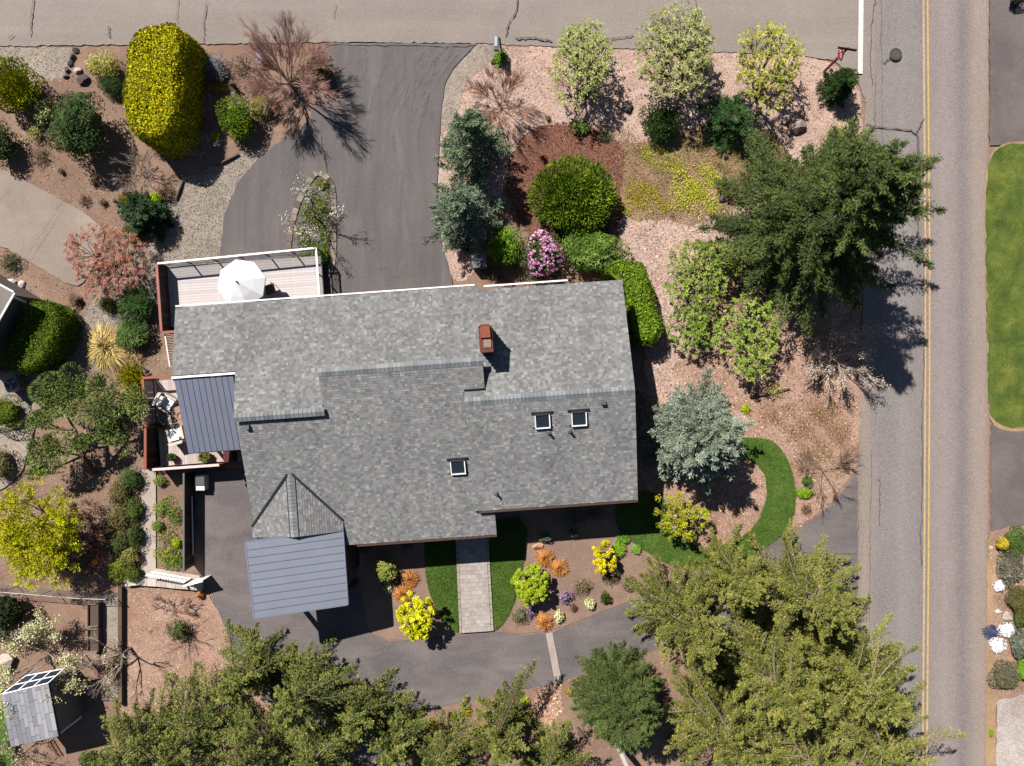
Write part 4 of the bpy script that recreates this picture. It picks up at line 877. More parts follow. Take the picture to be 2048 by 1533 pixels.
TE = thing('timber_edging', 'long weathered timber edging left of the bark chip bed', 'edging', W(247, 1290))
for i in range(6):
    a, b = W(247, 1172+i*39)[:2], W(246, 1172+(i+1)*39)[:2]; m_ = (a+b)/2; mb = MB(); box(mb, (m_[0], m_[1], 0), .2, (a[1]-b[1])*.97, .35, 0, shades([ph(92, 74, 62), ph(110, 92, 78)], 1)[0]); mb.build('timber', M['wood'], TE)
sheet('timber_path', [(205, 1195), (243, 1192), (241, 1400), (205, 1400)], M['graygravel'], smooth=0, amp=.02, z=.09)
for i, (y0, y1, lab) in enumerate(((1207, 1255, 'upper dark wooden planter box beside the stone edging'), (1257, 1305, 'lower dark wooden planter box above the shed'))):
    a = W(186, y0, .5); b = W(186, y1, .5); t = thing('planter_box', lab, 'planter', (a[0], (a[1]+b[1])/2, 0), 'wooden planter boxes'); L = a[1]-b[1]
    for dx in (-.27, .27): mb = MB(); box(mb, (a[0]+dx, (a[1]+b[1])/2, .02), .05, L*.97, .5, 0, ph(86, 74, 66)); mb.build('side_board', M['wood'], t)
    for y in (a[1]-.04, b[1]+.04): mb = MB(); box(mb, (a[0], y, .02), .48, .05, .52, 0, ph(130, 120, 110)); mb.build('end_board', M['wood'], t)
    mb = MB(); box(mb, (a[0], (a[1]+b[1])/2, .02), .48, L*.9, .4, 0, ph(96, 78, 66)); mb.build('soil', M['stone'], t)
def rocks(name, label, items, group=None, cat='rock'):
    ORD = ['topmost', 'second', 'third', 'fourth', 'fifth', 'sixth', 'seventh', 'eighth', 'ninth', 'lowest']
    for ii, it in enumerate(items):
        px, py, r, rz, col = it[:5]; lab = it[5] if len(it) > 5 else (ORD[ii] if ii < len(items)-1 else 'lowest')+' '+label
        p = W(px, py); mb = MB(); rr_ = r/S; rock(mb, (p[0], p[1], rr_*.25), rr_, rr_*(.6+.3*R.random()), rr_*.7, rz, col, R); tag(mb.build(name, M['stone'], loc=p), lab, cat, group)
GY = ph(130, 118, 108); DG = ph(92, 84, 80); PK_ = ph(214, 190, 176)
rocks('edging_stone', 'rough grey edging stone in the row beside the planter boxes', [(199+R.normal()*2, 1212+i*12, 7+R.random()*2, R.random()*3, GY) for i in range(10)], 'stones edging the planter row')
rocks('edging_stone', 'dark jagged stone at the edge of the grey gravel area', [(152, 102, 8, .3, DG), (147, 116, 9, 1.2, DG), (142, 128, 8, .8, DG), (136, 142, 7, 1.5, DG), (133, 154, 7, .4, DG)], 'dark stones edging the gravel area')
rocks('boulder', '', [(168, 160, 13, .5, DG, 'dark rounded boulder above the tall dark rhododendron'), (157, 143, 9, .2, PK_, 'pale pinkish stone beside the dark boulder'),
      (1255, 217, 13, .0, DG, 'flat dark rock right of the leftmost feathery shrub shadow'), (1571, 240, 12, .6, ph(176, 154, 140), 'pale flat stone under the upper right feathery shrub'), (1592, 254, 20, .9, ph(160, 138, 126), 'largest flat stone on the pink gravel corner'),
      (1602, 227, 11, 1.4, ph(150, 128, 116), 'small flat stone above the largest corner stone'), (1443, 398, 11, .7, DG, 'dark rock at the edge of the yellow ground cover'), (988, 124, 8, .3, ph(110, 80, 70), 'reddish dark rock beside the mailbox plant'),
      (1075, 1092, 12, .2, ph(200, 150, 116), 'smooth tan stone at the edge of the house shadow'), (10, 1325, 26, .7, ph(196, 182, 166), 'large pale boulder above the shed lawn'), (257, 1103, 7, .4, ph(196, 190, 182), 'small white stone in the hedge strip'),
      (24, 566, 10, .4, ph(240, 232, 226), 'white stone near the neighbour roof corner'), (45, 569, 9, 1.2, ph(236, 226, 220), 'white stone beside the neighbour downspout'), (2036, 22, 9, .4, ph(200, 184, 170), 'pale rock at the upper right edge of the picture'),
      (1995, 1222, 9, .1, ph(214, 200, 188), 'pale flat stepping stone above the white flowers'), (2012, 1232, 12, .3, ph(190, 172, 160), 'grey pink flat stone across the main road'), (185, 1378, 15, 1.4, ph(170, 166, 166), 'grey stone slab in the shed shadow')])
rocks('cobble', 'small pale cobble lining the bed across the main road', [(1981+R.normal()*3, 1072+i*11, 4+R.random()*2, R.random()*3, ph(214, 196, 182)) for i in range(8)], 'cobbles lining the bed across the road')
rocks('log', '', [(1655, 335, 6, 0, DG, 'small dark stone by the corner path')])
for (ax, ay), (bx_, by), lab in (((432, 332), (478, 309), 'weathered log edging the gravel path beside the hedge shadow'), ((352, 400), (366, 362), 'short weathered log at the lower end of the gravel path'), ((1500, 795), (1580, 778), 'dark fallen branch beside the yellow green shrub'), ((1155, 1455), (1180, 1490), 'thin dark stick lying on the lower bed')):
    a, b = W(ax, ay, .1), W(bx_, by, .1); mb = MB(); m_ = (a+b)/2+[0, 0, .03]; tube(mb, [a, m_, b], [.07, .08, .05], 6, ph(104, 84, 70), cap=True); tag(mb.build('log', M['bark'], loc=W(ax, ay)), lab, 'log')
WF = thing('wire_fence', 'thin wire garden fence on slim posts at the lower left', 'fence', W(120, 1186))
fp_ = [W(x, y)[:2] for x, y in ((-60, 1160), (36, 1172), (110, 1178), (178, 1184), (236, 1186))]
for p in fp_: mb = MB(); tube(mb, [(p[0], p[1], 0), (p[0], p[1], 1.25)], .025, 5, ph(150, 140, 130), cap=True); mb.build('post', M['paint'], WF)
mb = MB()
for a, b in zip(fp_[:-1], fp_[1:]):
    for z in np.arange(.15, 1.25, .15): tubes(mb, [[*a, z]], [[*b, z]], .006, .006, ph(190, 186, 180))
    for t in np.arange(0, 1, .07): q = a+(b-a)*t; tubes(mb, [[*q, .05]], [[*q, 1.2]], .005, .005, ph(190, 186, 180))
o = mb.build('wire_mesh', M['paint'], WF); o['kind'] = 'stuff'
for a, b in zip(fp_[:-1], fp_[1:]): mb = MB(); tube(mb, [(*a, 1.22), (*b, 1.22)], .018, 5, ph(206, 200, 194)); mb.build('top_wire', M['paint'], WF)
# ------------------------------------------------------------------ shed and the neighbour's roof corner
SHD = thing('shed', 'small garden shed with grey shingled roof and glazed front', 'shed', W(75, 1420))
zs = 2.5; q = [W(2, 1390, zs), W(97, 1368, zs), W(118, 1473, zs), W(22, 1495, zs)]
for i in (2, 3): q[i] = q[i]
mb = MB(); hexa(mb, [p-[0, 0, .12] for p in (q[3], q[2], q[1], q[0])], [q[3], q[2], q[1], q[0]], DK); SR = mb.build('roof', M['shingle'], SHD)
ex, ey = q[1]-q[0], q[3]-q[0]; rngs = np.random.default_rng(5)
nx = 11
for i in range(nx):                      # courses run down the picture, tabs stacked along them
    y = -.02-rngs.random()*.2
    while y < 1:
        l = rngs.uniform(.12, .4); y1 = min(y+l, 1.0); y0 = max(y, 0)
        if y1-y0 > .03:
            a0, a1 = i/nx+.002, (i+1)/nx-.002; up = np.array([0, 0, .012+.006*rngs.random()])
            P = [q[0]+ex*a0+ey*(y0+.004), q[0]+ex*a1+ey*(y0+.004), q[0]+ex*a1+ey*(y1-.004), q[0]+ex*a0+ey*(y1-.004)]
            mb = MB(); hexa(mb, [p+[0, 0, .001] for p in P[::-1]], [p+up for p in P[::-1]], shades([ph(146, 146, 150), ph(136, 136, 141), ph(156, 155, 158), ph(164, 163, 165)], 1, rngs, .04)[0]); mb.build('shingle', M['shingle'], SR)
        y += l
ins = [W(10, 1390, 0)*0+p for p in q]; cen = sum(q)/4
wq = [cen+(p-cen)*.93 for p in q]; mb = MB(); hexa(mb, [np.array([p[0], p[1], 0]) for p in (wq[3], wq[2], wq[1], wq[0])], [np.array([p[0], p[1], zs-.13]) for p in (wq[3], wq[2], wq[1], wq[0])], ph(120, 116, 114)); mb.build('wall', M['wood'], SHD)
# glazed lean-to front
ga, gb = q[0]+[0.08, .03, -.02], q[1]+[-.02, .03, -.02]; gc, gd = W(128, 1338, 1.9)+[0, 0, 0], W(52, 1352, 1.9)
for s in range(3):
    for r_ in range(2):
        t0, t1 = s/3+.02, (s+1)/3-.02; w0, w1 = r_/2+.04, (r_+1)/2-.04
        L = lambda t, w: (ga+(gb-ga)*t)*(1-w)+(gd+(gc-gd)*t)*w
        mb = MB(); P = [L(t0, w0), L(t1, w0), L(t1, w1), L(t0, w1)]; hexa(mb, [p-[0, 0, .012] for p in P], P, (.02,)*3); mb.build('pane', M['glass'], SHD)
for s in range(4): mb = MB(); tube(mb, [ga+(gb-ga)*s/3+[0, 0, .01], gd+(gc-gd)*s/3+[0, 0, .01]], .03, 4, (.74, .74, .74)); mb.build('glazing_bar', M['paint'], SHD)
for a, b in ((ga, gb), (gd, gc), ((ga+gd)/2, (gb+gc)/2)): mb = MB(); tube(mb, [a+[0, 0, .015], b+[0, 0, .015]], .032, 4, (.6, .6, .6)); mb.build('glazing_bar', M['paint'], SHD)
for p in (gd, gc): mb = MB(); tube(mb, [np.array([p[0], p[1], 0]), p], .04, 5, (.7,)*3); mb.build('post', M['paint'], SHD)
mb = MB(); a, b = W(119, 1468, 2.2), W(163, 1434, .6); tube(mb, [a, b], .05, 4, (.5, .5, .48)); mb.build('brace', M['paint'], SHD)
lr = MB(); p = W(108, 1495, .2); 
for dx in (-.12, .12): tube(lr, [W(100, 1482, .1)+[dx, 0, 0], W(118, 1512, .1)+[dx, 0, 0]], .035, 4, ph(150, 110, 80))
tag(lr.build('plank_ladder', M['wood'], loc=W(108, 1495)), 'pair of tan timber rails lying beside the shed', 'timber')
NH = thing('neighbour_house', 'corner of the neighbouring house roof with white gutter', 'house', W(-60, 640))
zn = 3.2; q = [W(-260, 430, zn+1.2), W(28, 586, zn), W(-60, 740, zn), W(-300, 560, zn+1.2)]
mb = MB(); hexa(mb, [p-[0, 0, .15] for p in (q[3], q[2], q[1], q[0])], [q[3], q[2], q[1], q[0]], ph(140, 132, 124)); NR = mb.build('roof', M['shingle'], NH)
mb = MB(); tube(mb, [q[0]+[0, .03, .04], q[1]+[0, .03, .04]], .05, 4, WH); mb.build('fascia', M['paint'], NH)
mb = MB(); tube(mb, [q[1]+[.04, 0, .0], q[2]+[.04, 0, .0]], .06, 5, WH); mb.build('gutter', M['paint'], NH)
mb = MB(); c = W(-5, 590, 0); hexa(mb, [np.array([p[0]-.6, p[1], 0]) for p in (q[3], q[2], q[1], q[0])], [np.array([p[0]-.6, p[1], zn-.16]) for p in (q[3], q[2], q[1], q[0])], ph(120, 110, 100)); mb.build('wall', M['wood'], NH)
mb = MB(); a, b = W(26, 594, 2.6), W(50, 605, 1.4); tube(mb, [a+[-.1, .1, .3], a, b], .075, 6, ph(200, 205, 215), cap=True); mb.build('downspout', M['paint'], NH)
# ------------------------------------------------------------------ signs, mailbox, street things
sb = W(1648, 144); SG = thing('stop_sign', 'red stop sign with street name blade on a rust brown post', 'sign', sb)
mb = MB(); box(mb, sb, .1, .1, 2.55, .2, ph(130, 58, 40)); mb.build('post', M['wood'], SG)
sn = unit(np.array([-1., -.22, 0])); sx = np.array([-sn[1], sn[0], 0]); sc = sb+[0, 0, 2.15]+sn*.075
def octagon(r, d, col, name, mat):
    a = np.arange(8)*math.pi/4+math.pi/8; P = np.array([sc+sn*d+sx*r*math.cos(x)+np.array([0, 0, r*math.sin(x)]) for x in a]); Q = P-sn*.004; mb = MB()
    mb.add(np.concatenate([P, Q]), [list(range(8))], col); mb.add(np.concatenate([P, Q]), [list(range(8, 16))[::-1]], (.4, .4, .4)); mb.add(np.concatenate([P, Q]), [[i, i+8, (i+1) % 8+8, (i+1) % 8] for i in range(8)], col)
    return mb.build(name, mat, SG)
pl = octagon(.37, 0, (.75, .72, .7), 'sign_border', M['paint']); octagon(.34, .006, ph(206, 34, 44, .5), 'sign_plate', M['paint'])
tc = bpy.data.curves.new('lettering', 'FONT'); tc.body = 'STOP'; tc.size = .27; tc.align_x = 'CENTER'; tc.align_y = 'CENTER'; tc.extrude = .001; tc.materials.append(M['white'])
tmp = bpy.data.objects.new('tmp_text', tc); COL.objects.link(tmp); bpy.context.view_layer.update(); tme = bpy.data.meshes.new_from_object(tmp); bpy.data.objects.remove(tmp); to = link('lettering', tme, SG, sc+sn*.014); to.rotation_euler = Matrix((-sx if False else sx*-1, (0, 0, 1), sn)).transposed().to_euler() if np.dot(np.cross(-sx, [0, 0, 1]), sn) > 0 else Matrix((sx, (0, 0, 1), sn)).transposed().to_euler()
mb = MB(); box(mb, sb+[0.02, 0, 2.56], .95, .03, .2, -.16, ph(44, 58, 48)); mb.build('street_name_blade', M['paint'], SG)
mb = MB(); box(mb, sb+[0.02, 0, 2.765], .14, .05, .03, -.16, ph(80, 84, 80)); mb.build('blade_clamp', M['paint'], SG)
mp = W(1003, 101); MBX = thing('mailbox', 'grey mailbox on a slim dark post beside the top road', 'mailbox', mp)
mb = MB(); tube(mb, [mp, mp+[-.05, .05, .55], mp+[-.08, .18, 1.05]], .05, 6, ph(50, 46, 44), cap=True); mb.build('post', M['paint'], MBX)
mt = W(993, 84, 1.25); mb = MB(); a = np.linspace(0, math.pi, 9); prof = np.c_[.13*np.cos(a), .12+.13*np.sin(a)]; prof = np.r_[[[.13, 0]], prof, [[-.13, 0]]]; n = len(prof)
y0, y1 = -.24, .26; vv_ = [(mt[0]+p[0], mt[1]+y0, 1.06+p[1]) for p in prof]+[(mt[0]+p[0], mt[1]+y1, 1.06+p[1]) for p in prof]
mb.add(vv_, [[i, i+1, n+i+1, n+i] for i in range(n-1)], ph(150, 156, 164)); mb.add(vv_, [list(range(n))[::-1]], ph(150, 156, 164)); mb.add(vv_, [list(range(n, 2*n))], (.03,)*3); mb.build('box', M['paint'], MBX)
mb = MB(); box(mb, (mt[0], mt[1]-.34, 1.06), .25, .18, .22, 0, (.02, .02, .02)); mb.build('newspaper_box', M['paint'], MBX)
mh = W(1788, 112); MH = thing('manhole_cover', 'round dark iron manhole cover in the main road', 'manhole cover', (mh[0], mh[1], ZL[0]))
zz = ZL[0]+.002; a = np.arange(28)*2*math.pi/28
mb = MB(); mb.add(np.c_[mh[0]+.3*np.cos(a), mh[1]+.3*np.sin(a), np.full(28, zz+.006)], [list(range(28))], ph(70, 62, 58)); mb.build('plate', M['stone'], MH)
mb = MB(); a2 = np.linspace(0, 2*math.pi, 29); tube(mb, np.c_[mh[0]+.315*np.cos(a2), mh[1]+.315*np.sin(a2), np.full(29, zz)], .022, 4, ph(96, 86, 80)); mb.build('rim', M['stone'], MH)
mb = MB()
for i in range(-3, 4):
    for j in range(-3, 4):
        if i*i+j*j < 9.5: box(mb, (mh[0]+i*.08, mh[1]+j*.08, zz+.007), .045, .045, .008, .78, ph(124, 112, 104))
o = mb.build('tread_studs', M['stone'], MH); o['kind'] = 'stuff'
def acunit(px, py, label, rz, col):
    p = W(px, py, .8); p[2] = .02; t = thing('air_conditioner', label, 'air conditioner', p); mb = MB(); box(mb, p, .74, .74, .78, rz, col); mb.build('body', M['paint'], t)
    mb = MB(); box(mb, p-[0, 0, .015], .95, .95, .01, rz, ph(140, 134, 128)); mb.build('pad', M['concrete'], t)
    mb = MB(); tube(mb, [p+[0, 0, .781], p+[0, 0, .80]], .31, 20, (.015,)*3, cap=True); mb.build('fan_opening', M['paint'], t)
    for r_ in (.1, .2, .3): mb = MB(); a = np.linspace(0, 2*math.pi, 25); tube(mb, np.c_[p[0]+r_*np.cos(a), p[1]+r_*np.sin(a), np.full(25, .83)], .012, 4, (.12, .13, .14)); mb.build('guard_ring', M['paint'], t)
    for k in range(3):
        an = k*2.09+.6; mb = MB(); d = np.array([math.cos(an), math.sin(an), 0]); n_ = np.array([-d[1], d[0], .35])*.075; c0 = p+[0, 0, .812]
        mb.add([c0+d*.05-n_*.4, c0+d*.29-n_, c0+d*.29+n_, c0+d*.05+n_*.4], [[0, 1, 2, 3]], (.2, .22, .24)); mb.build('fan_blade', M['paint'], t)
acunit(958, 521, 'dark air conditioner unit beside the lower blue spruce', .1, ph(96, 104, 112)); acunit(22, 768, 'pale air conditioner unit beside the clipped neighbour hedge', .35, ph(150, 142, 132))
# ------------------------------------------------------------------ paved walkway
WKW = thing('walkway', 'straight walkway of pale tan pavers leading to the front door', 'walkway', W(945, 1170)); WKW['kind'] = 'structure'
mb = MB(); P = [W(x, y) for x, y in ((916, 1050), (970, 1048), (982, 1260), (925, 1264))]; hexa(mb, [p*[1, 1, 0]+[0, 0, ZL[0]+.004] for p in P[::-1]], [p*[1, 1, 0]+[0, 0, ZL[0]+.02] for p in P[::-1]], ph(160, 148, 138)); mb.build('walk_bed', M['concrete'], WKW)
ms = []
PV = [ph(176, 164, 154), ph(172, 160, 149), ph(181, 169, 159), ph(168, 156, 146)]
rows, colsn = 26, 5
for i in range(rows):
    t0, t1 = (i+.02)/rows, (i+.98)/rows; off = (.5 if i % 2 else 0)
    for j in range(-1, colsn):
        s0, s1 = max((j+off+.01)/colsn, .0), min((j+off+.99)/colsn, 1.)
        if s1-s0 < .04: continue
        L = lambda s, t: (P[0]*(1-s)+P[1]*s)*(1-t)+(P[3]*(1-s)+P[2]*s)*t
        z = ZL[0]+.021; Q = [L(s0, t0), L(s1, t0), L(s1, t1), L(s0, t1)]; hz = .012+.006*R.random(); mb = MB()
        hexa(mb, [np.array([p[0], p[1], z]) for p in Q[::-1]], [np.array([p[0], p[1], z+hz]) for p in Q[::-1]], shades(PV, 1, R, .05)[0]); mb.build('paver', M['concrete'], WKW)
for a, b in ((0, 3), (1, 2)):
    for i in range(16):
        p, q = P[a]+(P[b]-P[a])*(i+.04)/16, P[a]+(P[b]-P[a])*(i+.96)/16; m_ = (p+q)/2; mb = MB(); box(mb, (m_[0]+(.08 if a else -.08), m_[1], ZL[0]+.004), .13, np.linalg.norm(q-p), .035, math.atan2(q[1]-p[1], q[0]-p[0])-math.pi/2, shades([ph(166, 152, 140)], 1, R, .08)[0]); mb.build('edge_paver', M['concrete'], WKW)
# ------------------------------------------------------------------ vegetation builders
def prof_noise(r, n, amp):                          # lumpy radius factor of direction
    k = rnd3(7, r)*r.uniform(2, 5, (7, 1)); p = r.uniform(0, 6, 7)
    return 1+amp*np.sin(n@k.T+p).mean(1)*2
def shrub(name, label, px, py, rx, ry, h, cols, n=1600, L=.13, Wd=.055, seed=1, style='leaf', lump=.22, core=None, rot=0, cat='shrub', group=None, mat='leaf', open_=0, hm=.5, flowers=None, var=.25, trail=1.0):
    """rx, ry: photo pixels of the crown seen; h metres"""
    r = np.random.default_rng(seed+1000); zc = h*hm; c = W(px, py, zc); base = np.array([c[0], c[1], 0])
    ax, ay, az = rx*kz(zc), ry*kz(zc), h*.5
    ca, sa = math.cos(rot), math.sin(rot)
    d = rnd3(n, r); d[:, 2] = np.where(d[:, 2] < -.35, -d[:, 2], d[:, 2]); k = rnd3(26, r); k[:, 2] = abs(k[:, 2])*.9-.1
    near = np.max(d@k.T, 1); f = prof_noise(r, d, lump)*(.80+.24*np.clip((near-.72)/.25, 0, 1))
    f *= 1-(.45*r.random(n)**2 if style != 'shell' else .06*r.random(n))*(1+open_)
    def place(d, f): 
        q = d*f[:, None]*[ax, ay, az]; q = np.c_[q[:, 0]*ca-q[:, 1]*sa, q[:, 0]*sa+q[:, 1]*ca, q[:, 2]]
        return q+[c[0], c[1], h*.5]
    P = place(d, f); P[:, 2] = np.maximum(P[:, 2], .03)
    mb = MB(); out = unit(d*[1/ax, 1/ay, 1/az]); out = unit(out*.45+unit(d-.8*k[np.argmax(d@k.T, 1)])*.75)
    clump = cols_ = shades(cols, 26, r, .12)[np.argmax(d@k.T, 1)]
    T = .55*clump+.45*shades(cols, n, r, var, hue=.05); T *= (1+.18*r.normal(size=(n, 1))).clip(.45, 1.6)
    if style == 'needle': A = out*1.0+rnd3(n, r)*.45+[0, 0, .25]; NN = rnd3(n, r)
    elif style == 'radial': A = np.c_[unit(d[:, :2]+r.normal(size=(n, 2))*.12)*1.1, out[:, 2]*.25]+rnd3(n, r)*.38; NN = rnd3(n, r)*.6+[0, 0, 1.]
    else: A = np.cross(out, rnd3(n, r))+out*.25*r.normal(size=(n, 1)); NN = out+rnd3(n, r)*.65+[0, 0, .35]
    leaves(mb, P, A, NN, L*r.uniform(.7, 1.35, n), Wd*r.uniform(.7, 1.35, n), T)
    if core is None: core = not open_
    mats = [M[mat], M['bark'], M['petal']]
    if core: blob(mb, (c[0], c[1], h*.44), ax*.66, ay*.66, az*.72, np.mean(cols, 0)*.7, m=0, amp=.1, r=r)  # solid core, leaf colour darkened to paint the shade inside the crown
    # stems from the ground to the crown
    ns = 9; e = place(unit(rnd3(ns, r)*[1, 1, .5]+[0, 0, .5]), np.full(ns, .7)); tubes(mb, np.tile(base, (ns, 1))+np.c_[r.normal(size=(ns, 2))*.08, np.zeros(ns)], e, .03, .012, ph(110, 92, 76), m=1)
    if open_:
        ns = int(40*open_)+20; e = place(unit(rnd3(ns, r)+[0, 0, .5]), r.uniform(.6, .95, ns)); s0 = base+(e-base)*r.uniform(.15, .5, (ns, 1)); tubes(mb, s0, e, .014, .006, ph(120, 100, 84), m=1)
    if flowers:
        fc, fn, fs = flowers; dd = rnd3(fn, r); dd[:, 2] = abs(dd[:, 2]); PP = place(dd, prof_noise(r, dd, lump)*1.0); oo = unit(dd*[1/ax, 1/ay, 1/az])
        for _ in range(5): leaves(mb, PP+rnd3(fn, r)*fs*.35, np.cross(oo, rnd3(fn, r)), oo+rnd3(fn, r)*.5, fs*r.uniform(.7, 1.2, fn), fs*.8, shades(fc, fn, r, .1), m=2)
    o = mb.build(name, mats, loc=base); return tag(o, label, cat, group)
def tuft(name, label, px, py, rr, h, cols, n=500, seed=1, w=.02, droop=.8, cat='ornamental grass', group=None, lean=(0, 0)):
    r = np.random.default_rng(seed); c = W(px, py, h*.4); base = np.array([c[0], c[1], 0]); Rm = rr*kz(h*.4)
    a = r.uniform(0, 6.283, n); q = r.random(n)**.6; L = Rm*(.55+.5*r.random(n)); hh = h*(1-.55*q)*(.8+.3*r.random(n))
    d = np.c_[np.cos(a), np.sin(a)]+np.asarray(lean); P = []
    b0 = np.c_[d*.12*Rm*r.random((n, 1)), np.zeros(n)]
    s = np.array([0, .35, .7, 1.])
    for k in s:
        rad = L*q*k**1.2; z = hh*(1-(1-k*1.3)**2)*1.0 if droop > .5 else hh*k
        z = hh*(2.2*k-droop*1.7*k*k); P.append(base+b0+np.c_[d*rad[:, None], np.maximum(z, .02)])
    P = np.stack(P, 1); side = np.c_[-np.sin(a), np.cos(a), np.zeros(n)]; ww = (w*np.array([1, 1, .8, .15]))[None, :, None]*r.uniform(.7, 1.3, (n, 1, 1))
    V = np.concatenate([P-side[:, None]*ww*.5, P+side[:, None]*ww*.5], 1)
    F = np.array([[i, i+1, i+5, i+4] for i in range(3)]); F = (F[None]+np.arange(n)[:, None, None]*8).reshape(-1, 4)
    mb = MB(); mb.add(V.reshape(-1, 3), F, np.repeat(shades(cols, n, r, .22), 3, 0)); o = mb.build(name, M['leaf'], loc=base); return tag(o, label, cat, group)
def hedge(name, label, poly, ztop, cols, dens=330, L=.11, Wd=.06, seed=1, rnd=.35, batter=.0, group=None):
    """poly: photo outline of the top face"""
    r = np.random.default_rng(seed); p = np.array([W(x, y, ztop)[:2] for x, y in poly]); p = smooth_poly(p, 2); c = p.mean(0); base = np.array([c[0], c[1], 0])
    if np.dot(p[:, 0], np.roll(p[:, 1], -1))-np.dot(p[:, 1], np.roll(p[:, 0], -1)) < 0: p = p[::-1]
    a, b = p, np.roll(p, -1, 0); seg = np.linalg.norm(b-a, axis=1); nrm = np.c_[(b-a)[:, 1], -(b-a)[:, 0]]/seg[:, None]
    nt_ = int(area(p)*dens); Q = sample_poly(p, nt_, r)
    dist = np.full(len(Q), 9.); near = np.zeros(len(Q), int)
    for i in range(len(p)):
        t = np.clip(((Q-a[i])@(b[i]-a[i]))/seg[i]**2, 0, 1); dd = np.linalg.norm(Q-(a[i]+t[:, None]*(b[i]-a[i])), axis=1); u = dd < dist; dist[u] = dd[u]; near[u] = i
    k = np.clip(1-dist/rnd, 0, 1); wv = .09*np.sin(Q[:, 0]*2.1+1)*np.sin(Q[:, 1]*1.7)
    P1 = np.c_[Q, ztop+wv-rnd*(1-np.sqrt(1-k**2))+r.normal(size=len(Q))*.05]; N1 = unit(np.c_[nrm[near]*k[:, None], 1.05-k])
    ns = int(seg.sum()*ztop*dens); si = r.choice(len(p), ns, p=seg/seg.sum()); t = r.random((ns, 1)); z = r.random(ns)*(ztop-rnd*.6); bul = .06*np.sin(z*2.3+si)
    Q2 = a[si]+(b[si]-a[si])*t+nrm[si]*((bul+batter*(ztop-z)+r.normal(size=ns)*.04)[:, None]); P2 = np.c_[Q2, z]; N2 = np.c_[nrm[si], np.full(ns, .25)]
    P = np.concatenate([P1, P2]); Nn = np.concatenate([N1, N2]); n = len(P); mb = MB()
    T = shades(cols, n, r, .28); T *= (.85+.3*(np.sin(P[:, :1]*1.9)*np.sin(P[:, 1:2]*2.3+P[:, 2:3]))*.5+.15)
    leaves(mb, P, np.cross(Nn, rnd3(n, r))+Nn*r.normal(size=(n, 1))*.35, Nn+rnd3(n, r)*.65, L*r.uniform(.7, 1.3, n), Wd*r.uniform(.7, 1.3, n), T)
    # solid body inside; interior shade is put into its darker leaf colour
    q = c+(p-c)*(1-.13/np.maximum(np.linalg.norm(p-c, axis=1), .3))[:, None]; q2 = c+(p-c)*(1-.4/np.maximum(np.linalg.norm(p-c, axis=1), .6))[:, None]; m = len(p)
    V = np.concatenate([np.c_[q, np.zeros(m)], np.c_[q, np.full(m, ztop-rnd*.9)], np.c_[q2, np.full(m, ztop-.12)]]); j = np.arange(m); kk = (j+1) % m
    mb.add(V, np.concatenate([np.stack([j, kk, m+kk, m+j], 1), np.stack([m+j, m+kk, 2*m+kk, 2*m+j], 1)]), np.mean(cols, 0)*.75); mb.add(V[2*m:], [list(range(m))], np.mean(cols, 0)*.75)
    o = mb.build(name, M['leaf'], loc=base); return tag(o, label, 'hedge', group)
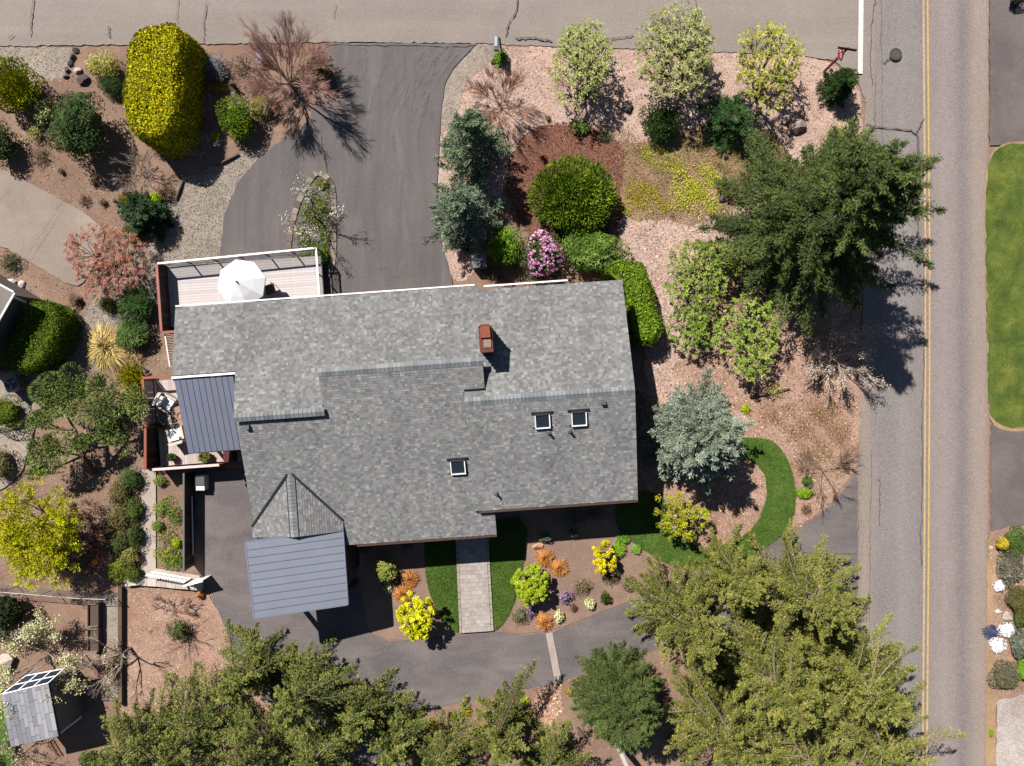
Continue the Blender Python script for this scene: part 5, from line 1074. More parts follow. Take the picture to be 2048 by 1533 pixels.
def conifer(name, label, px, py, h, rad, cols, seed=1, nb=110, longp=0, boughs=(), sp=.17, K=8, L=.2, Wd=.06, prof=.75, droop=.22, amin=.5, amax=.9, group=None, lean=(0, 0), bark=(120, 104, 90), zmin=.06, tipcol=None, irr=.3, cat='tree', up=.95, twl=.42, bare=0, fleck=None, tang=.28, ntang=.5):
    """px, py: photo pixel of the trunk's foot on the ground"""
    r = np.random.default_rng(seed+500); base = W(px, py, 0); t = THING = thing(name, label, cat, base, group)
    tk = MB(); cr = MB(); zz = np.linspace(0, 1, 6); ln = np.asarray(lean, float)
    tp = base+np.c_[ln[0]*zz**1.5, ln[1]*zz**1.5, h*zz]; tube(tk, tp, (.045*h**.8*(1-zz)+.02)*.75, 7, ph(*bark))
    cols = np.asarray(cols); az0 = r.uniform(0, 6)
    bt = zmin+(1-zmin)*np.linspace(0, 1, nb)**1.15*.985
    bz = [(None, q) for q in bt]+[(b_, b_[2]/h) for b_ in boughs]
    for i, (bo, q) in enumerate(bz):
        Lb = rad*((1-q)**prof)*(r.uniform(1.15, 1.4) if r.random() < longp else r.uniform(1-irr, 1.08))+.12; az = az0+i*2.39996+r.normal()*.25
        el = -.12+up*q**1.6+r.normal()*.08
        b0 = base+np.array([ln[0]*q**1.5, ln[1]*q**1.5, h*q])
        if bo is not None: dv = W(bo[0], bo[1], bo[2])-b0; az = math.atan2(dv[1], dv[0]); Lb = np.linalg.norm(dv[:2])*1.03; el = .12
        dh = np.array([math.cos(az), math.sin(az), 0]); pr = np.array([-dh[1], dh[0], 0])
        s = np.linspace(0, 1, 7); bp = lambda s: b0+dh*(Lb*s*math.cos(el))[..., None]+np.array([0, 0, 1.])*(Lb*s*math.sin(el)-droop*Lb*s**2+.12*Lb*s**4)[..., None]+pr*(.08*Lb*np.sin(s*3+i))[..., None]
        tube(tk, bp(s), (.012+.012*Lb)*(1-s)+.006, 4, ph(*bark)*r.uniform(.8, 1.15))
        n = max(5, int(Lb/sp)); s = np.repeat(np.linspace(.14 if Lb > 1 else .05, 1, n), 2)+r.normal(size=2*n)*.02; s = s.clip(.03, 1.0); side = np.tile([1, -1], n)
        keep = r.random(2*n) > bare; s, side = s[keep], side[keep]
        if len(s) == 0: continue
        p0 = bp(s); tl = np.minimum(twl*Lb*(1.08-s)+.14, .75)*r.uniform(.7, 1.25, len(s)); an = r.uniform(amin, amax, len(s))*np.where(s > .93, .4, 1)
        td = dh*np.cos(an)[:, None]+pr*(side*np.sin(an))[:, None]+np.c_[np.zeros((len(s), 2)), r.normal(size=len(s))*.16-.06+el*.35]; td = unit(td)
        u = (np.arange(K)+.6)/K; PP = p0[:, None]+td[:, None]*(tl[:, None]*u[None])[..., None]; m = len(s)*K
        tdr = np.repeat(td, K, 0); sd = unit(np.cross(tdr, [0, 0, 1.]))*np.tile(np.where(np.arange(K) % 2, 1, -1), len(s))[:, None]
        A = tdr*.8+sd*.6+rnd3(m, r)*tang+[0, 0, .1]; PP = PP.reshape(-1, 3)+sd*L*.22+r.normal(size=(m, 3))*L*tang*.45
        cb = shades(cols, 1, r, .2); T = .6*cb+.4*shades(cols, m, r, .22)
        if fleck is not None: fk = r.random(m) < .1; T[fk] = shades([fleck], fk.sum(), r, .2)
        if tipcol is not None:
            ut = np.tile(u, len(s))*np.repeat(s, K); T = T+(np.asarray(tipcol)-T)*(.75*ut**2)[:, None]
        leaves(cr, PP, A, rnd3(m, r)*ntang+[0, 0, .9]+np.repeat(pr*side[:, None]*.75, K, 0)+sd*.25, L*r.uniform(.75, 1.3, m), Wd*r.uniform(.7, 1.3, m), T*(1+.15*r.normal(size=(m, 1))).clip(.5, 1.5))
    tk.build('trunk', M['bark'], t); cr.build('crown', M['needle'], t); return t
def limbs(mb, base, tips, r, r0=.09, col=(.2, .15, .12), fork=.35, nst=4, wig=.12):
    """branching skeleton from the foot to every tip: stems, forks, twigs"""
    tips = np.asarray(tips); k = min(nst, len(tips)); cen = tips[r.choice(len(tips), k, replace=False)]
    lab = np.argmin(np.linalg.norm(tips[:, None]-cen[None], axis=2), 1)
    for i in range(k):
        G = tips[lab == i]
        if len(G) == 0: continue
        g = base+(G.mean(0)-base)*.62; s = np.linspace(0, 1, 5)[:, None]; bend = r.normal(size=3)*wig*np.array([1, 1, .3])
        P = base+(g-base)*s+bend*(s*(1-s)*3); tube(mb, P, np.linspace(r0, r0*.5, 5), 5, col)
        kk = max(1, len(G)//7); c2 = G[r.choice(len(G), kk, replace=False)]; l2 = np.argmin(np.linalg.norm(G[:, None]-c2[None], axis=2), 1)
        for j in range(kk):
            H = G[l2 == j]
            if len(H) == 0: continue
            q = g+(H.mean(0)-g)*.7; st = P[-1 if j % 3 else -2]; md = (st+q)/2+r.normal(size=3)*wig*.5
            tube(mb, [st, md, q], [r0*.45, r0*.35, r0*.25], 4, col); tubes(mb, np.tile(q, (len(H), 1)), H, r0*.2, r0*.09, col)
def leaftree(name, label, px, py, rx, ry, h, cols, seed=1, nclump=60, nl=60, cr_=.3, L=.12, Wd=.07, style='leaf', flat=.7, zc=.62, rz=.33, mat='leaf', cat='tree', group=None, foot=None, shell=.75, bark=(100, 82, 68), r0=.07, nst=4, petals=None, offset=None):
    r = np.random.default_rng(seed+77); c = W(px, py, h*zc); base = W(*foot) if foot else np.array([c[0], c[1], 0]); t = thing(name, label, cat, base, group)
    ax, ay, az = rx*kz(h*zc), ry*kz(h*zc), h*rz
    d = rnd3(nclump, r); d[:, 2] = np.where(d[:, 2] < -.4, -d[:, 2], d[:, 2]); f = shell+(1-shell)*r.random(nclump); f *= np.where(r.random(nclump) < .25, r.uniform(.3, .9, nclump), 1)
    K = np.array([c[0], c[1], h*zc])+d*f[:, None]*prof_noise(r, d, .2)[:, None]*[ax, ay, az]
    cl = np.repeat(np.arange(nclump), nl); n = len(cl); q = rnd3(n, r); rs = cr_*r.uniform(.65, 1.25, nclump)
    T = .6*shades(cols, nclump, r, .14)[cl]+.4*shades(cols, n, r, .25); mb = MB()
    if style == 'rosette':
        q[:, 2] = q[:, 2]*.35+.1; q = unit(q); P = K[cl]+q*(L*.55); leaves(mb, P, q+[0, 0, -.05], rnd3(n, r)*.3+[0, 0, 1.], L*r.uniform(.75, 1.2, n), Wd*r.uniform(.8, 1.2, n), T)
    else:
        q[:, 2] = np.where(q[:, 2] < -.3, -q[:, 2], q[:, 2]); P = K[cl]+q*(rs[cl]*r.random(n)**.4)[:, None]*[1, 1, flat]
        A = (np.cross(q, rnd3(n, r))+.3*q) if style == 'leaf' else (np.c_[q[:, :2], q[:, 2]*.6+.35]+rnd3(n, r)*.3)
        leaves(mb, P, A, q*.6+rnd3(n, r)*.6+[0, 0, .6], L*r.uniform(.7, 1.3, n), Wd*r.uniform(.7, 1.3, n), T)
    if petals:
        pc, pn, ps = petals; ci = r.integers(0, nclump, pn); PP = K[ci]+rnd3(pn, r)*(rs[ci]*r.random(pn)**.4)[:, None]; leaves(mb, PP, rnd3(pn, r), rnd3(pn, r)+[0, 0, 1], ps, ps*.8, shades(pc, pn, r, .08), m=1)
    mb.build('crown', [M[mat], M['petal']], t)
    tk = MB(); limbs(tk, base, K, r, r0, ph(*bark), nst=nst); tk.build('trunk', M['bark'], t); return t
def baretree(name, label, px, py, h, spread, col, seed=1, levels=5, first=5, kids=4, r0=.1, trunk=.25, cat='tree', group=None, twigcol=None, buds=None, up=.55, lean=(0, 0, 0), fine=2, ang=.6, minr=.007):
    r = np.random.default_rng(seed+9); base = W(px, py, 0); t = thing(name, label, cat, base, group); mb = MB(); bud = []
    P = [base]; D = [unit(np.array([lean[0], lean[1], 1.]))]; Ln = [h*trunk]; rad = r0; col = ph(*col); tc = ph(*twigcol) if twigcol else col
    P0 = np.array(P); D0 = np.array(D); L0 = np.array(Ln)
    for lv in range(levels):
        P1 = P0+D0*L0[:, None]+r.normal(size=P0.shape)*(.03*L0[:, None] if lv else 0); m_ = (P0+P1)/2+r.normal(size=P0.shape)*.06*L0[:, None]*(lv > 0)
        f = lv/max(levels-1, 1); c = col*(1-f)+tc*f; ns = 6 if lv == 0 else 4 if lv == 1 else 3
        tubes(mb, P0, m_, rad, rad*.85, c, ns); tubes(mb, m_, P1, rad*.85, rad*.62, c, ns)
        k = first if lv == 0 else kids+(fine if lv == levels-2 else 0)
        idx = np.repeat(np.arange(len(P0)), k); n = len(idx); st = r.uniform(.35 if lv else .8, 1., n); S0 = P0[idx]+(P1-P0)[idx]*st[:, None]
        if lv == 0:
            a = np.arange(n)*6.283/n+r.normal(size=n)*.3; e = up+r.normal(size=n)*.15; dd = np.c_[np.cos(a)*np.cos(e), np.sin(a)*np.cos(e), np.sin(e)]; Lc = spread*.42*r.uniform(.8, 1.15, n)
        else:
            dd = unit(D0[idx]+rnd3(n, r)*ang*[1, 1, .8]+[0, 0, .06]); Lc = L0[idx]*r.uniform(.45, .8, n)
        if buds and lv >= levels-2: bud.append(P1)
        P0, D0, L0 = S0, dd, Lc; rad = max(rad*.52, minr)
        if len(P0) > 16000: break
    mb.build('branches', M['bark'], t)
    if buds:
        bc, bn, bs = buds; B = np.concatenate(bud); i = r.integers(0, len(B), bn); q = B[i]+r.normal(size=(bn, 3))*bs*1.1; cb = MB(); leaves(cb, q, rnd3(bn, r), rnd3(bn, r)+[0, 0, .8], bs*r.uniform(.7, 1.3, bn), bs*.6, shades(bc, bn, r, .15)); cb.build('blossom' if bs > .055 else 'foliage', M['petal'], t)
    return t
def cover(name, label, pts, n, cols, h=.15, L=.06, Wd=.04, cat='ground cover', seed=3, z=.05):
    r = np.random.default_rng(seed); p = smooth_poly(px_poly(pts), 2); q = sample_poly(p, n, r); a = np.sin(q[:, 0]*2.3+1)*np.sin(q[:, 1]*2.9)+.6*np.sin(q[:, 0]*5.1+q[:, 1]*4.3); k = r.random(n) < .45+.45*a; q = q[k]; n = len(q)
    q = q+r.normal(size=q.shape)*.16*(r.random((n, 1)) < .6); P = np.c_[q, z+h*r.random(n)*(1+.5*np.sin(q[:, 0]*4)*np.sin(q[:, 1]*3.7))]; mb = MB(); leaves(mb, P, rnd3(n, r), rnd3(n, r)*.7+[0, 0, 1], L*r.uniform(.6, 1.4, n), Wd, shades(cols, n, r, .22)); return tag(mb.build(name, M['leaf']), label, cat, None, 'stuff')
# ------------------------------------------------------------------ vegetation, one by one
F = .72
def g(r_, g_, b, f=F):
    c = ph(r_, g_, b, f*.95); l = c.mean(); return np.maximum(l+(c-l)*1.1, .004)
DKG = [g(48, 62, 36), g(60, 76, 44), g(38, 52, 30), g(80, 92, 58)]
YEW = [g(46, 70, 38), g(58, 86, 46), g(36, 56, 32), g(74, 100, 54)]
YEL = [g(196, 180, 36), g(168, 158, 30), g(140, 136, 28), g(214, 200, 60)]
LIME = [g(160, 186, 30), g(186, 206, 44), g(128, 156, 26)]
PALE = [g(150, 156, 98), g(120, 130, 76), g(176, 178, 126), g(96, 108, 62)]
RHO = [g(110, 130, 66), g(84, 106, 50), g(136, 152, 86), g(66, 86, 42)]
OLV = [g(128, 126, 60), g(104, 106, 48), g(150, 144, 78), g(86, 92, 42)]
ORG = [g(184, 124, 74), g(154, 100, 58), g(200, 146, 96)]
BRN = [g(126, 104, 82), g(104, 86, 68), g(146, 122, 98)]
BLU = [g(112, 130, 116), g(90, 108, 96), g(140, 156, 142), g(74, 92, 80)]
# left garden
hedge('hedge', 'huge clipped yellow green hedge beside the top road', [(258, 78), (278, 54), (320, 43), (352, 46), (366, 74), (358, 130), (356, 190), (352, 236), (338, 264), (308, 281), (266, 268), (247, 236), (243, 180), (250, 110)], 2.75, [g(176, 164, 30), g(150, 146, 28), g(196, 184, 50), g(110, 118, 24)], dens=420, L=.13, Wd=.07, batter=.05)
shrub('golden_conifer', 'golden green conifer shrub at the left edge below the gravel', 28, 176, 46, 56, 1.9, [g(150, 150, 24), g(120, 126, 22), g(90, 104, 22), g(170, 170, 40)], 3600, .16, .06, 2, 'needle', .3)
shrub('variegated_shrub', 'small pale variegated shrub between the golden conifer and tall rhododendron', 86, 223, 27, 28, .9, PALE, 900, .12, .06, 3)
shrub('shrub', 'dark rounded shrub cut by the left edge above the concrete driveway', 2, 290, 28, 44, 1.5, DKG, 1500, .12, .06, 4)
shrub('shrub', 'small sparse yellowish shrub on the bare soil at the left', 70, 268, 18, 18, .6, [g(160, 156, 96), g(120, 122, 70)], 330, .1, .05, 5, open_=.5)
shrub('rhododendron', 'tall dark green rhododendron left of the huge yellow hedge', 157, 252, 56, 80, 2.9, [g(72, 88, 50), g(56, 72, 40), g(96, 110, 70), g(44, 58, 32)], 5600, .15, .06, 6, lump=.3, hm=.55)
shrub('variegated_shrub', 'round cream variegated shrub touching the huge yellow hedge', 205, 134, 40, 30, 1.0, [g(196, 186, 110), g(160, 156, 84), g(120, 120, 62)], 1500, .1, .045, 7)
shrub('dwarf_pine', 'dark grassy dwarf pine under the round variegated shrub', 222, 172, 24, 24, .8, [g(60, 78, 42), g(44, 60, 34)], 800, .2, .02, 8, 'radial')
shrub('shrub', 'dry brown bushy tuft on the soil above the concrete driveway', 80, 312, 24, 22, .35, BRN, 500, .1, .03, 9, open_=.6)
for i, (x, y, rr, lab) in enumerate(((122, 343, 7, 'tiny brown plant in the middle of the left soil bed'), (187, 366, 8, 'tiny dark plant left of the grey bare shrub'), (168, 402, 17, 'low brown green tuft at the tip of the concrete driveway'), (205, 405, 9, 'small tan tuft right of the driveway tip'))): shrub('low_plant', lab, x, y, rr, rr, .3, BRN+[g(110, 104, 60)], 160, .08, .03, 20+i, open_=.3)
baretree('bare_shrub', 'leafless grey brown shrub below the huge yellow hedge', 288, 352, 1.7, 2.2, (150, 134, 120), 31, 5, 7, 4, .03, .12, 'shrub', twigcol=(168, 150, 136), up=.7)
baretree('bare_shrub', 'white twiggy leafless shrub in the hedge shadow', 412, 300, .9, 1.3, (170, 160, 150), 32, 4, 6, 4, .018, .12, 'shrub', up=.6)
baretree('bare_shrub', 'small leafless grey shrub right of the huge yellow hedge', 424, 222, .9, 1.2, (160, 146, 136), 33, 4, 6, 4, .018, .12, 'shrub', up=.6)
shrub('shrub', 'round bright green shrub right of the hedge shadow', 476, 240, 38, 46, 1.7, [g(84, 104, 30), g(110, 126, 36), g(60, 82, 26)], 2400, .13, .06, 34)
shrub('low_plant', 'small yellow green sprig at the corner of the hedge shadow', 432, 273, 10, 12, .4, LIME, 160, .08, .04, 35)
shrub('low_plant', 'tiny chartreuse plant beside the far hedge side', 410, 110, 8, 8, .4, LIME, 150, .08, .05, 36)
shrub('rosemary', 'bluish grey rosemary shrub right of the huge yellow hedge', 432, 138, 24, 32, .8, [g(106, 106, 104), g(90, 92, 84), g(126, 122, 124)], 900, .12, .025, 37, 'radial')
shrub('low_plant', 'orange green tuft below the rosemary', 437, 176, 20, 12, .4, [g(150, 120, 50), g(170, 140, 60)], 260, .14, .025, 38, 'radial')
tuft('spiky_plant', 'dark spiky plant beside the orange green tuft', 470, 175, 17, .5, [g(96, 84, 60), g(70, 66, 44)], 90, 39, .03, .5, 'plant')
shrub('heather', 'dusky brown heather mound left of the red leafless tree', 492, 138, 40, 32, .6, [g(128, 110, 98), g(108, 96, 84), g(120, 112, 76)], 1300, .1, .025, 40, 'needle', open_=.2)
shrub('shrub', 'yellow green shrub under the red leafless tree', 523, 215, 22, 26, .7, [g(140, 136, 60), g(106, 108, 46)], 700, .1, .045, 41)
shrub('shrub', 'olive brown rounded shrub at the left edge of the upper driveway', 640, 145, 28, 36, 1.2, [g(104, 102, 54), g(84, 86, 44), g(130, 116, 70)], 1500, .11, .04, 42, 'needle')
bp = W(520, 118, .3); mb = MB(); tube(mb, [(bp[0], bp[1], 0), (bp[0], bp[1], .35), (bp[0], bp[1], .4)], [.2, .27, .27], 14, (.012, .012, .05), cap=True); tag(mb.build('glazed_pot', M['paint'], loc=(bp[0], bp[1], 0)), 'deep blue glazed pot under the red leafless tree', 'pot')
baretree('red_maple', 'large leafless tree with pinkish red twigs beside the upper driveway', 590, 182, 4.6, 3.5, (158, 132, 114), 43, 6, 13, 5, .07, .2, twigcol=(204, 160, 144), up=.74, fine=2, ang=.42, minr=.0045)
shrub('low_plant', 'green leafy plant at the foot of the mailbox', 1000, 116, 16, 18, .5, [g(110, 140, 60), g(80, 110, 44)], 420, .12, .045, 44)
baretree('red_twig_shrub', 'reddish leafless shrub above the upper blue spruce', 1000, 214, 1.9, 2.7, (160, 116, 98), 45, 5, 10, 6, .03, .1, 'shrub', twigcol=(190, 144, 122), up=.7, fine=2, ang=.45, minr=.0055)
conifer('blue_spruce', 'upper blue green spruce at the right side of the upper driveway', 948, 312, 5.2, 1.75, [g(88, 100, 74), g(70, 84, 62), g(108, 120, 90)], 46, 90, sp=.15, K=8, L=.17, Wd=.055, prof=.6, droop=.12, longp=.1, tipcol=g(150, 160, 132), cat='tree', irr=.2)
conifer('blue_spruce', 'lower blue green spruce just above the air conditioner', 930, 444, 4.6, 1.75, [g(80, 94, 76), g(66, 80, 64), g(100, 112, 92)], 47, 90, sp=.15, K=8, L=.17, Wd=.055, prof=.55, droop=.12, longp=.1, tipcol=g(146, 158, 132), irr=.2)
# planted corner between the two roads
FE = dict(style='rosette', nl=7, L=.17, Wd=.055, cr_=.12, r0=.06, nst=5)
leaftree('feathery_shrub', 'leftmost airy pale green shrub at the top road edge', 1162, 124, 64, 80, 3.0, [g(168, 172, 108), g(140, 150, 84), g(190, 188, 130), g(110, 122, 66)], 50, 520, foot=(1172, 196), cat='shrub', rz=.4, **FE)
leaftree('feathery_shrub', 'largest airy pale green shrub with many stems at the top road edge', 1357, 112, 86, 90, 3.6, [g(168, 168, 112), g(138, 144, 84), g(186, 182, 130), g(116, 124, 70)], 51, 760, foot=(1362, 190), cat='shrub', rz=.38, **FE)
leaftree('feathery_shrub', 'airy yellow green shrub nearest the stop sign', 1534, 132, 70, 82, 3.2, [g(176, 174, 84), g(140, 144, 60), g(196, 190, 110), g(108, 116, 48)], 52, 400, foot=(1512, 196), cat='shrub', rz=.38, **FE)
shrub('yew', 'dark green rounded yew below the largest airy shrub', 1324, 246, 42, 44, 1.3, [g(64, 88, 42), g(48, 70, 34), g(86, 110, 54)], 2600, .16, .045, 53, 'needle')
conifer('yew', 'dark green spiky yew with a star shaped shadow', 1450, 252, 1.7, 1.35, YEW, 54, 46, sp=.12, K=8, L=.17, Wd=.05, prof=.5, droop=.1, longp=.25, irr=.5, cat='shrub', up=.7)
conifer('dwarf_spruce', 'small dense spruce below the stop sign', 1663, 184, 1.9, .85, [g(44, 66, 28), g(56, 80, 34), g(36, 54, 24)], 55, 70, sp=.1, K=7, L=.12, Wd=.045, prof=.45, droop=.05, cat='shrub', up=1.0)
shrub('low_plant', 'bright green leafy clump at the top of the red bark mound', 1162, 254, 20, 13, .4, [g(120, 140, 70), g(90, 112, 52)], 420, .13, .04, 56, 'radial')
shrub('low_plant', 'small grey green clump right of the red bark mound', 1211, 272, 13, 13, .3, [g(110, 118, 78), g(90, 98, 62)], 220, .1, .04, 57)
shrub('low_plant', 'tiny olive plant on the pink gravel', 1096, 237, 7, 7, .25, [g(120, 104, 60)], 90, .07, .03, 58)
tuft('red_grass', 'small dark red grass on the red bark mound', 1086, 318, 13, .4, [g(70, 40, 36), g(90, 52, 44)], 110, 59, .02, .6)
shrub('globe_cypress', 'large round bright green cypress on the red bark mound', 1146, 396, 88, 76, 2.5, [g(120, 142, 46), g(94, 120, 40), g(144, 162, 62), g(74, 98, 34)], 9500, .26, .055, 60, 'needle', lump=.05, var=.3)
cover('yellow_ground_cover', 'bright yellow green ground cover in the corner bed', [(1350, 330), (1420, 330), (1452, 370), (1450, 410), (1420, 430), (1370, 428), (1340, 420), (1345, 370)], 7500, [g(196, 196, 70), g(170, 176, 56), g(210, 210, 96)], .16, .07, .045)
cover('yellow_ground_cover', 'patchy yellow green ground cover beside the round cypress', [(1238, 380), (1280, 365), (1345, 385), (1345, 425), (1280, 432), (1238, 430)], 4200, [g(180, 176, 60), g(150, 146, 50), g(190, 170, 60)], .12, .06, .04, seed=4)
cover('yellow_ground_cover', 'yellow green trailing ground cover below the dark yew', [(1285, 285), (1330, 290), (1380, 320), (1350, 345), (1310, 345), (1280, 320)], 3200, [g(190, 186, 80), g(150, 154, 64)], .14, .06, .04, seed=5)
cover('heather_cover', 'brownish green heather beside the big fir', [(1500, 265), (1560, 265), (1570, 330), (1510, 390), (1470, 370), (1490, 300)], 5200, [g(112, 112, 62), g(90, 94, 54), g(136, 116, 76)], .22, .07, .03, seed=6)
cover('heather_cover', 'olive heather in the middle of the corner bed', [(1390, 270), (1500, 280), (1480, 350), (1440, 350), (1400, 310)], 3200, [g(140, 132, 76), g(110, 110, 60)], .12, .06, .03, seed=7)
cover('ivy_cover', 'low dark leafy cover in the shade of the lower blue spruce', [(960, 530), (1110, 530), (1140, 566), (960, 566)], 2600, [g(70, 80, 44), g(96, 80, 60)], .2, .09, .05, seed=8)
conifer('fir_tree', 'very large dark green fir leaning over the main road', 1568, 474, 12.0, 4.9, [g(76, 90, 48), g(60, 74, 42), g(94, 104, 58), g(48, 62, 36)], 62, 200, sp=.14, K=12, tang=.5, ntang=.8, amin=.4, amax=.8, L=.2, Wd=.052, prof=.68, droop=.2, tipcol=g(98, 110, 62), boughs=[(1868,440,4.5),(1860,330,4.5),(1790,285,4),(1720,262,4),(1450,520,2.5),(1610,662,3),(1545,640,2.5),(1700,610,4),(1850,520,5)], irr=.4, twl=.38, longp=.1)
shrub('tan_shrub', 'tan leafed shrub behind the top of the big fir', 1685, 275, 44, 28, 1.1, [g(178, 164, 104), g(150, 138, 84), g(130, 124, 74)], 1500, .1, .04, 63)
shrub('rhododendron', 'bright green rhododendron left of the pink flowering one', 1010, 492, 34, 42, 1.6, [g(116, 146, 50), g(84, 116, 38), g(64, 92, 32)], 1700, .15, .06, 64)
shrub('rhododendron', 'rhododendron covered in pink flowers against the house', 1081, 508, 41, 48, 1.7, [g(84, 96, 50), g(64, 80, 40)], 1500, .14, .06, 65, flowers=([g(226, 170, 200, .62), g(206, 130, 176, .62), g(240, 206, 220, .62), g(190, 110, 160, .62)], 330, .12))
shrub('rhododendron', 'large leafy green rhododendron right of the pink flowering one', 1182, 496, 66, 54, 1.8, [g(112, 136, 62), g(86, 112, 46), g(140, 160, 86), g(64, 90, 36)], 4200, .16, .06, 66, lump=.3)
hedge('hedge', 'clipped glossy green hedge along the right house wall', [(1207, 540), (1225, 524), (1262, 520), (1288, 526), (1300, 552), (1310, 600), (1326, 650), (1322, 678), (1296, 690), (1268, 684), (1258, 640), (1246, 560)], 1.75, [g(116, 138, 44), g(90, 114, 36), g(140, 160, 64), g(70, 94, 28)], 420, .12, .06, 67)
RS = dict(style='rosette', nl=8, L=.17, Wd=.06, cr_=.12, r0=.06, nst=5, cat='shrub')
leaftree('open_rhododendron', 'open branched green rhododendron left of the big fir foot', 1390, 560, 70, 90, 2.4, [g(138, 154, 74), g(108, 128, 56), g(166, 176, 98), g(80, 102, 44)], 68, 330, rz=.32, **RS)
leaftree('open_rhododendron', 'open branched green rhododendron at the end of the clipped hedge', 1390, 652, 52, 52, 1.9, [g(126, 146, 66), g(98, 120, 50), g(150, 164, 88)], 69, 170, rz=.32, **RS)
leaftree('open_rhododendron', 'open branched green rhododendron above the dead fallen branches', 1498, 680, 60, 92, 2.4, [g(140, 158, 74), g(112, 134, 58), g(170, 180, 100)], 70, 330, rz=.32, **RS)
leaftree('open_rhododendron', 'thin yellow green rhododendron in front of the big fir', 1440, 520, 60, 40, 2.2, [g(150, 160, 86), g(120, 134, 66)], 71, 160, rz=.3, **RS)
baretree('dead_branches', 'dead shrub with bleached white branches beside the main road', 1656, 716, 3.0, 3.6, (176, 160, 146), 72, 5, 9, 4, .05, .12, 'shrub', twigcol=(196, 178, 162), up=.66, fine=1, ang=.5, buds=([g(220, 208, 196), g(170, 150, 130), g(150, 122, 84)], 2400, .085), lean=(.1, .0, 0), minr=.012)
baretree('bare_shrub', 'small leafless tree at the edge of the main road', 1640, 938, 2.1, 2.6, (160, 140, 126), 73, 5, 6, 4, .04, .15, 'tree', twigcol=(140, 110, 96), up=.6)
shrub('low_plant', 'small dark green round plant left of the leafless roadside tree', 1615, 963, 12, 11, .45, [g(64, 92, 36), g(84, 112, 48)], 300, .1, .04, 74)
shrub('low_plant', 'bright green leafy clump below the dark green round plant', 1609, 986, 19, 11, .35, [g(130, 160, 50), g(100, 132, 40)], 360, .12, .045, 75)
shrub('low_plant', 'brown dried plant at the driveway corner', 1613, 1018, 12, 12, .35, BRN, 220, .08, .03, 76, open_=.4)
shrub('low_plant', 'tiny yellow plant right of the large blue spruce', 1491, 818, 11, 10, .3, LIME, 180, .08, .04, 77)
shrub('low_plant', 'pale yellow spreading plant near the dark fallen branch', 1548, 782, 20, 16, .3, [g(180, 176, 110), g(150, 140, 84)], 260, .09, .035, 78, open_=.5)
cover('dry_cover', 'brown dry ground cover on the roadside bank', [(1560, 800), (1690, 790), (1710, 860), (1660, 900), (1600, 880), (1560, 850)], 5200, [g(160, 126, 92), g(134, 102, 76), g(150, 132, 80)], .1, .06, .03, seed=9)
cover('dry_cover', 'sparse pale ground cover around the leafless roadside tree', [(1590, 880), (1690, 900), (1700, 950), (1640, 980), (1590, 940)], 2400, [g(180, 150, 120), g(150, 140, 90)], .1, .05, .03, seed=10)
conifer('blue_spruce', 'large silvery blue spruce right of the house', 1372, 868, 5.0, 2.75, [g(114, 124, 104), g(94, 106, 90), g(136, 144, 124)], 80, 130, sp=.15, K=9, L=.19, Wd=.06, prof=.5, droop=.14, longp=.1, tipcol=g(164, 170, 152), irr=.2)
leaftree('vine_maple', 'yellow green young maple below the silvery blue spruce', 1366, 1034, 56, 50, 2.2, [g(170, 172, 60), g(140, 146, 50), g(150, 134, 66), g(110, 120, 44)], 81, 75, 34, .2, .12, .08, zc=.6)
# conifers at the lower right
BO = {0: [(1262,1150,3),(1300,1118,3),(1262,1230,2.6)], 1: [(1432,1062,3),(1478,1105,3)], 2: [(1655,1078,4),(1714,1138,4.5),(1560,1082,3.5),(1700,1190,5)], 3: [(1784,1238,5),(1826,1296,5.5),(1800,1350,5)], 4: [(1600,1270,6),(1560,1250,5)], 5: [(1848,1374,4.5),(1915,1470,5),(1840,1430,4.5)], 6: [(1390,1310,4),(1350,1330,3)], 7: [(1640,1370,5)]}
OLV = [g(114, 116, 56), g(94, 100, 46), g(134, 132, 72), g(78, 88, 40)]
BIG = dict(nb=112, sp=.15, K=15, L=.115, Wd=.048, tang=.48, ntang=.85, prof=.7, droop=.16, irr=.6, longp=.2, bare=.08, amin=.4, amax=.75, fleck=g(150, 138, 96), tipcol=g(146, 148, 78), bark=(146, 128, 110), twl=.32, group='olive green conifers along the lower right drive')
for i, (x, y, h, rr, lab) in enumerate(((1345, 1200, 7.5, 2.6, 'olive green conifer at the left end of the lower right row'), (1440, 1135, 5.4, 1.9, 'smaller olive conifer spire nearest the curved lawn'), (1566, 1152, 7.4, 2.7, 'olive green conifer beside the driveway entrance'),
        (1640, 1292, 8.2, 2.9, 'olive green conifer overhanging the main road edge'), (1485, 1300, 8.4, 2.9, 'tallest olive conifer in the middle of the lower right row'), (1678, 1420, 8.0, 3.0, 'olive green conifer reaching over the yellow road line'),
        (1405, 1400, 7.4, 3.0, 'olive green conifer right of the dense round tree'), (1550, 1440, 7.4, 2.8, 'olive green conifer at the bottom edge of the picture'))):
    c = np.array(OLV)*R.uniform(.9, 1.08); conifer('conifer_tree', lab, x, y, h, rr, c, 90+i, boughs=BO.get(i, ()), **BIG)
conifer('dense_conifer', 'dense round dark green conifer below the concrete strip', 1228, 1366, 5.2, 2.35, [g(76, 88, 48), g(62, 74, 40), g(90, 100, 56)], 99, 250, sp=.12, K=9, L=.115, Wd=.04, prof=.42, droop=.12, irr=.16, twl=.36, tipcol=g(98, 110, 62), up=1.1)
mb = MB(); p = W(1232, 1476); tube(mb, [p, p+[.1, -.1, 1.6], p+[.3, -.35, 3.4]], [.2, .16, .1], 8, ph(206, 196, 184), cap=True); tag(mb.build('dead_snag', M['bark'], loc=p), 'pale bleached dead trunk below the dense round conifer', 'tree trunk')
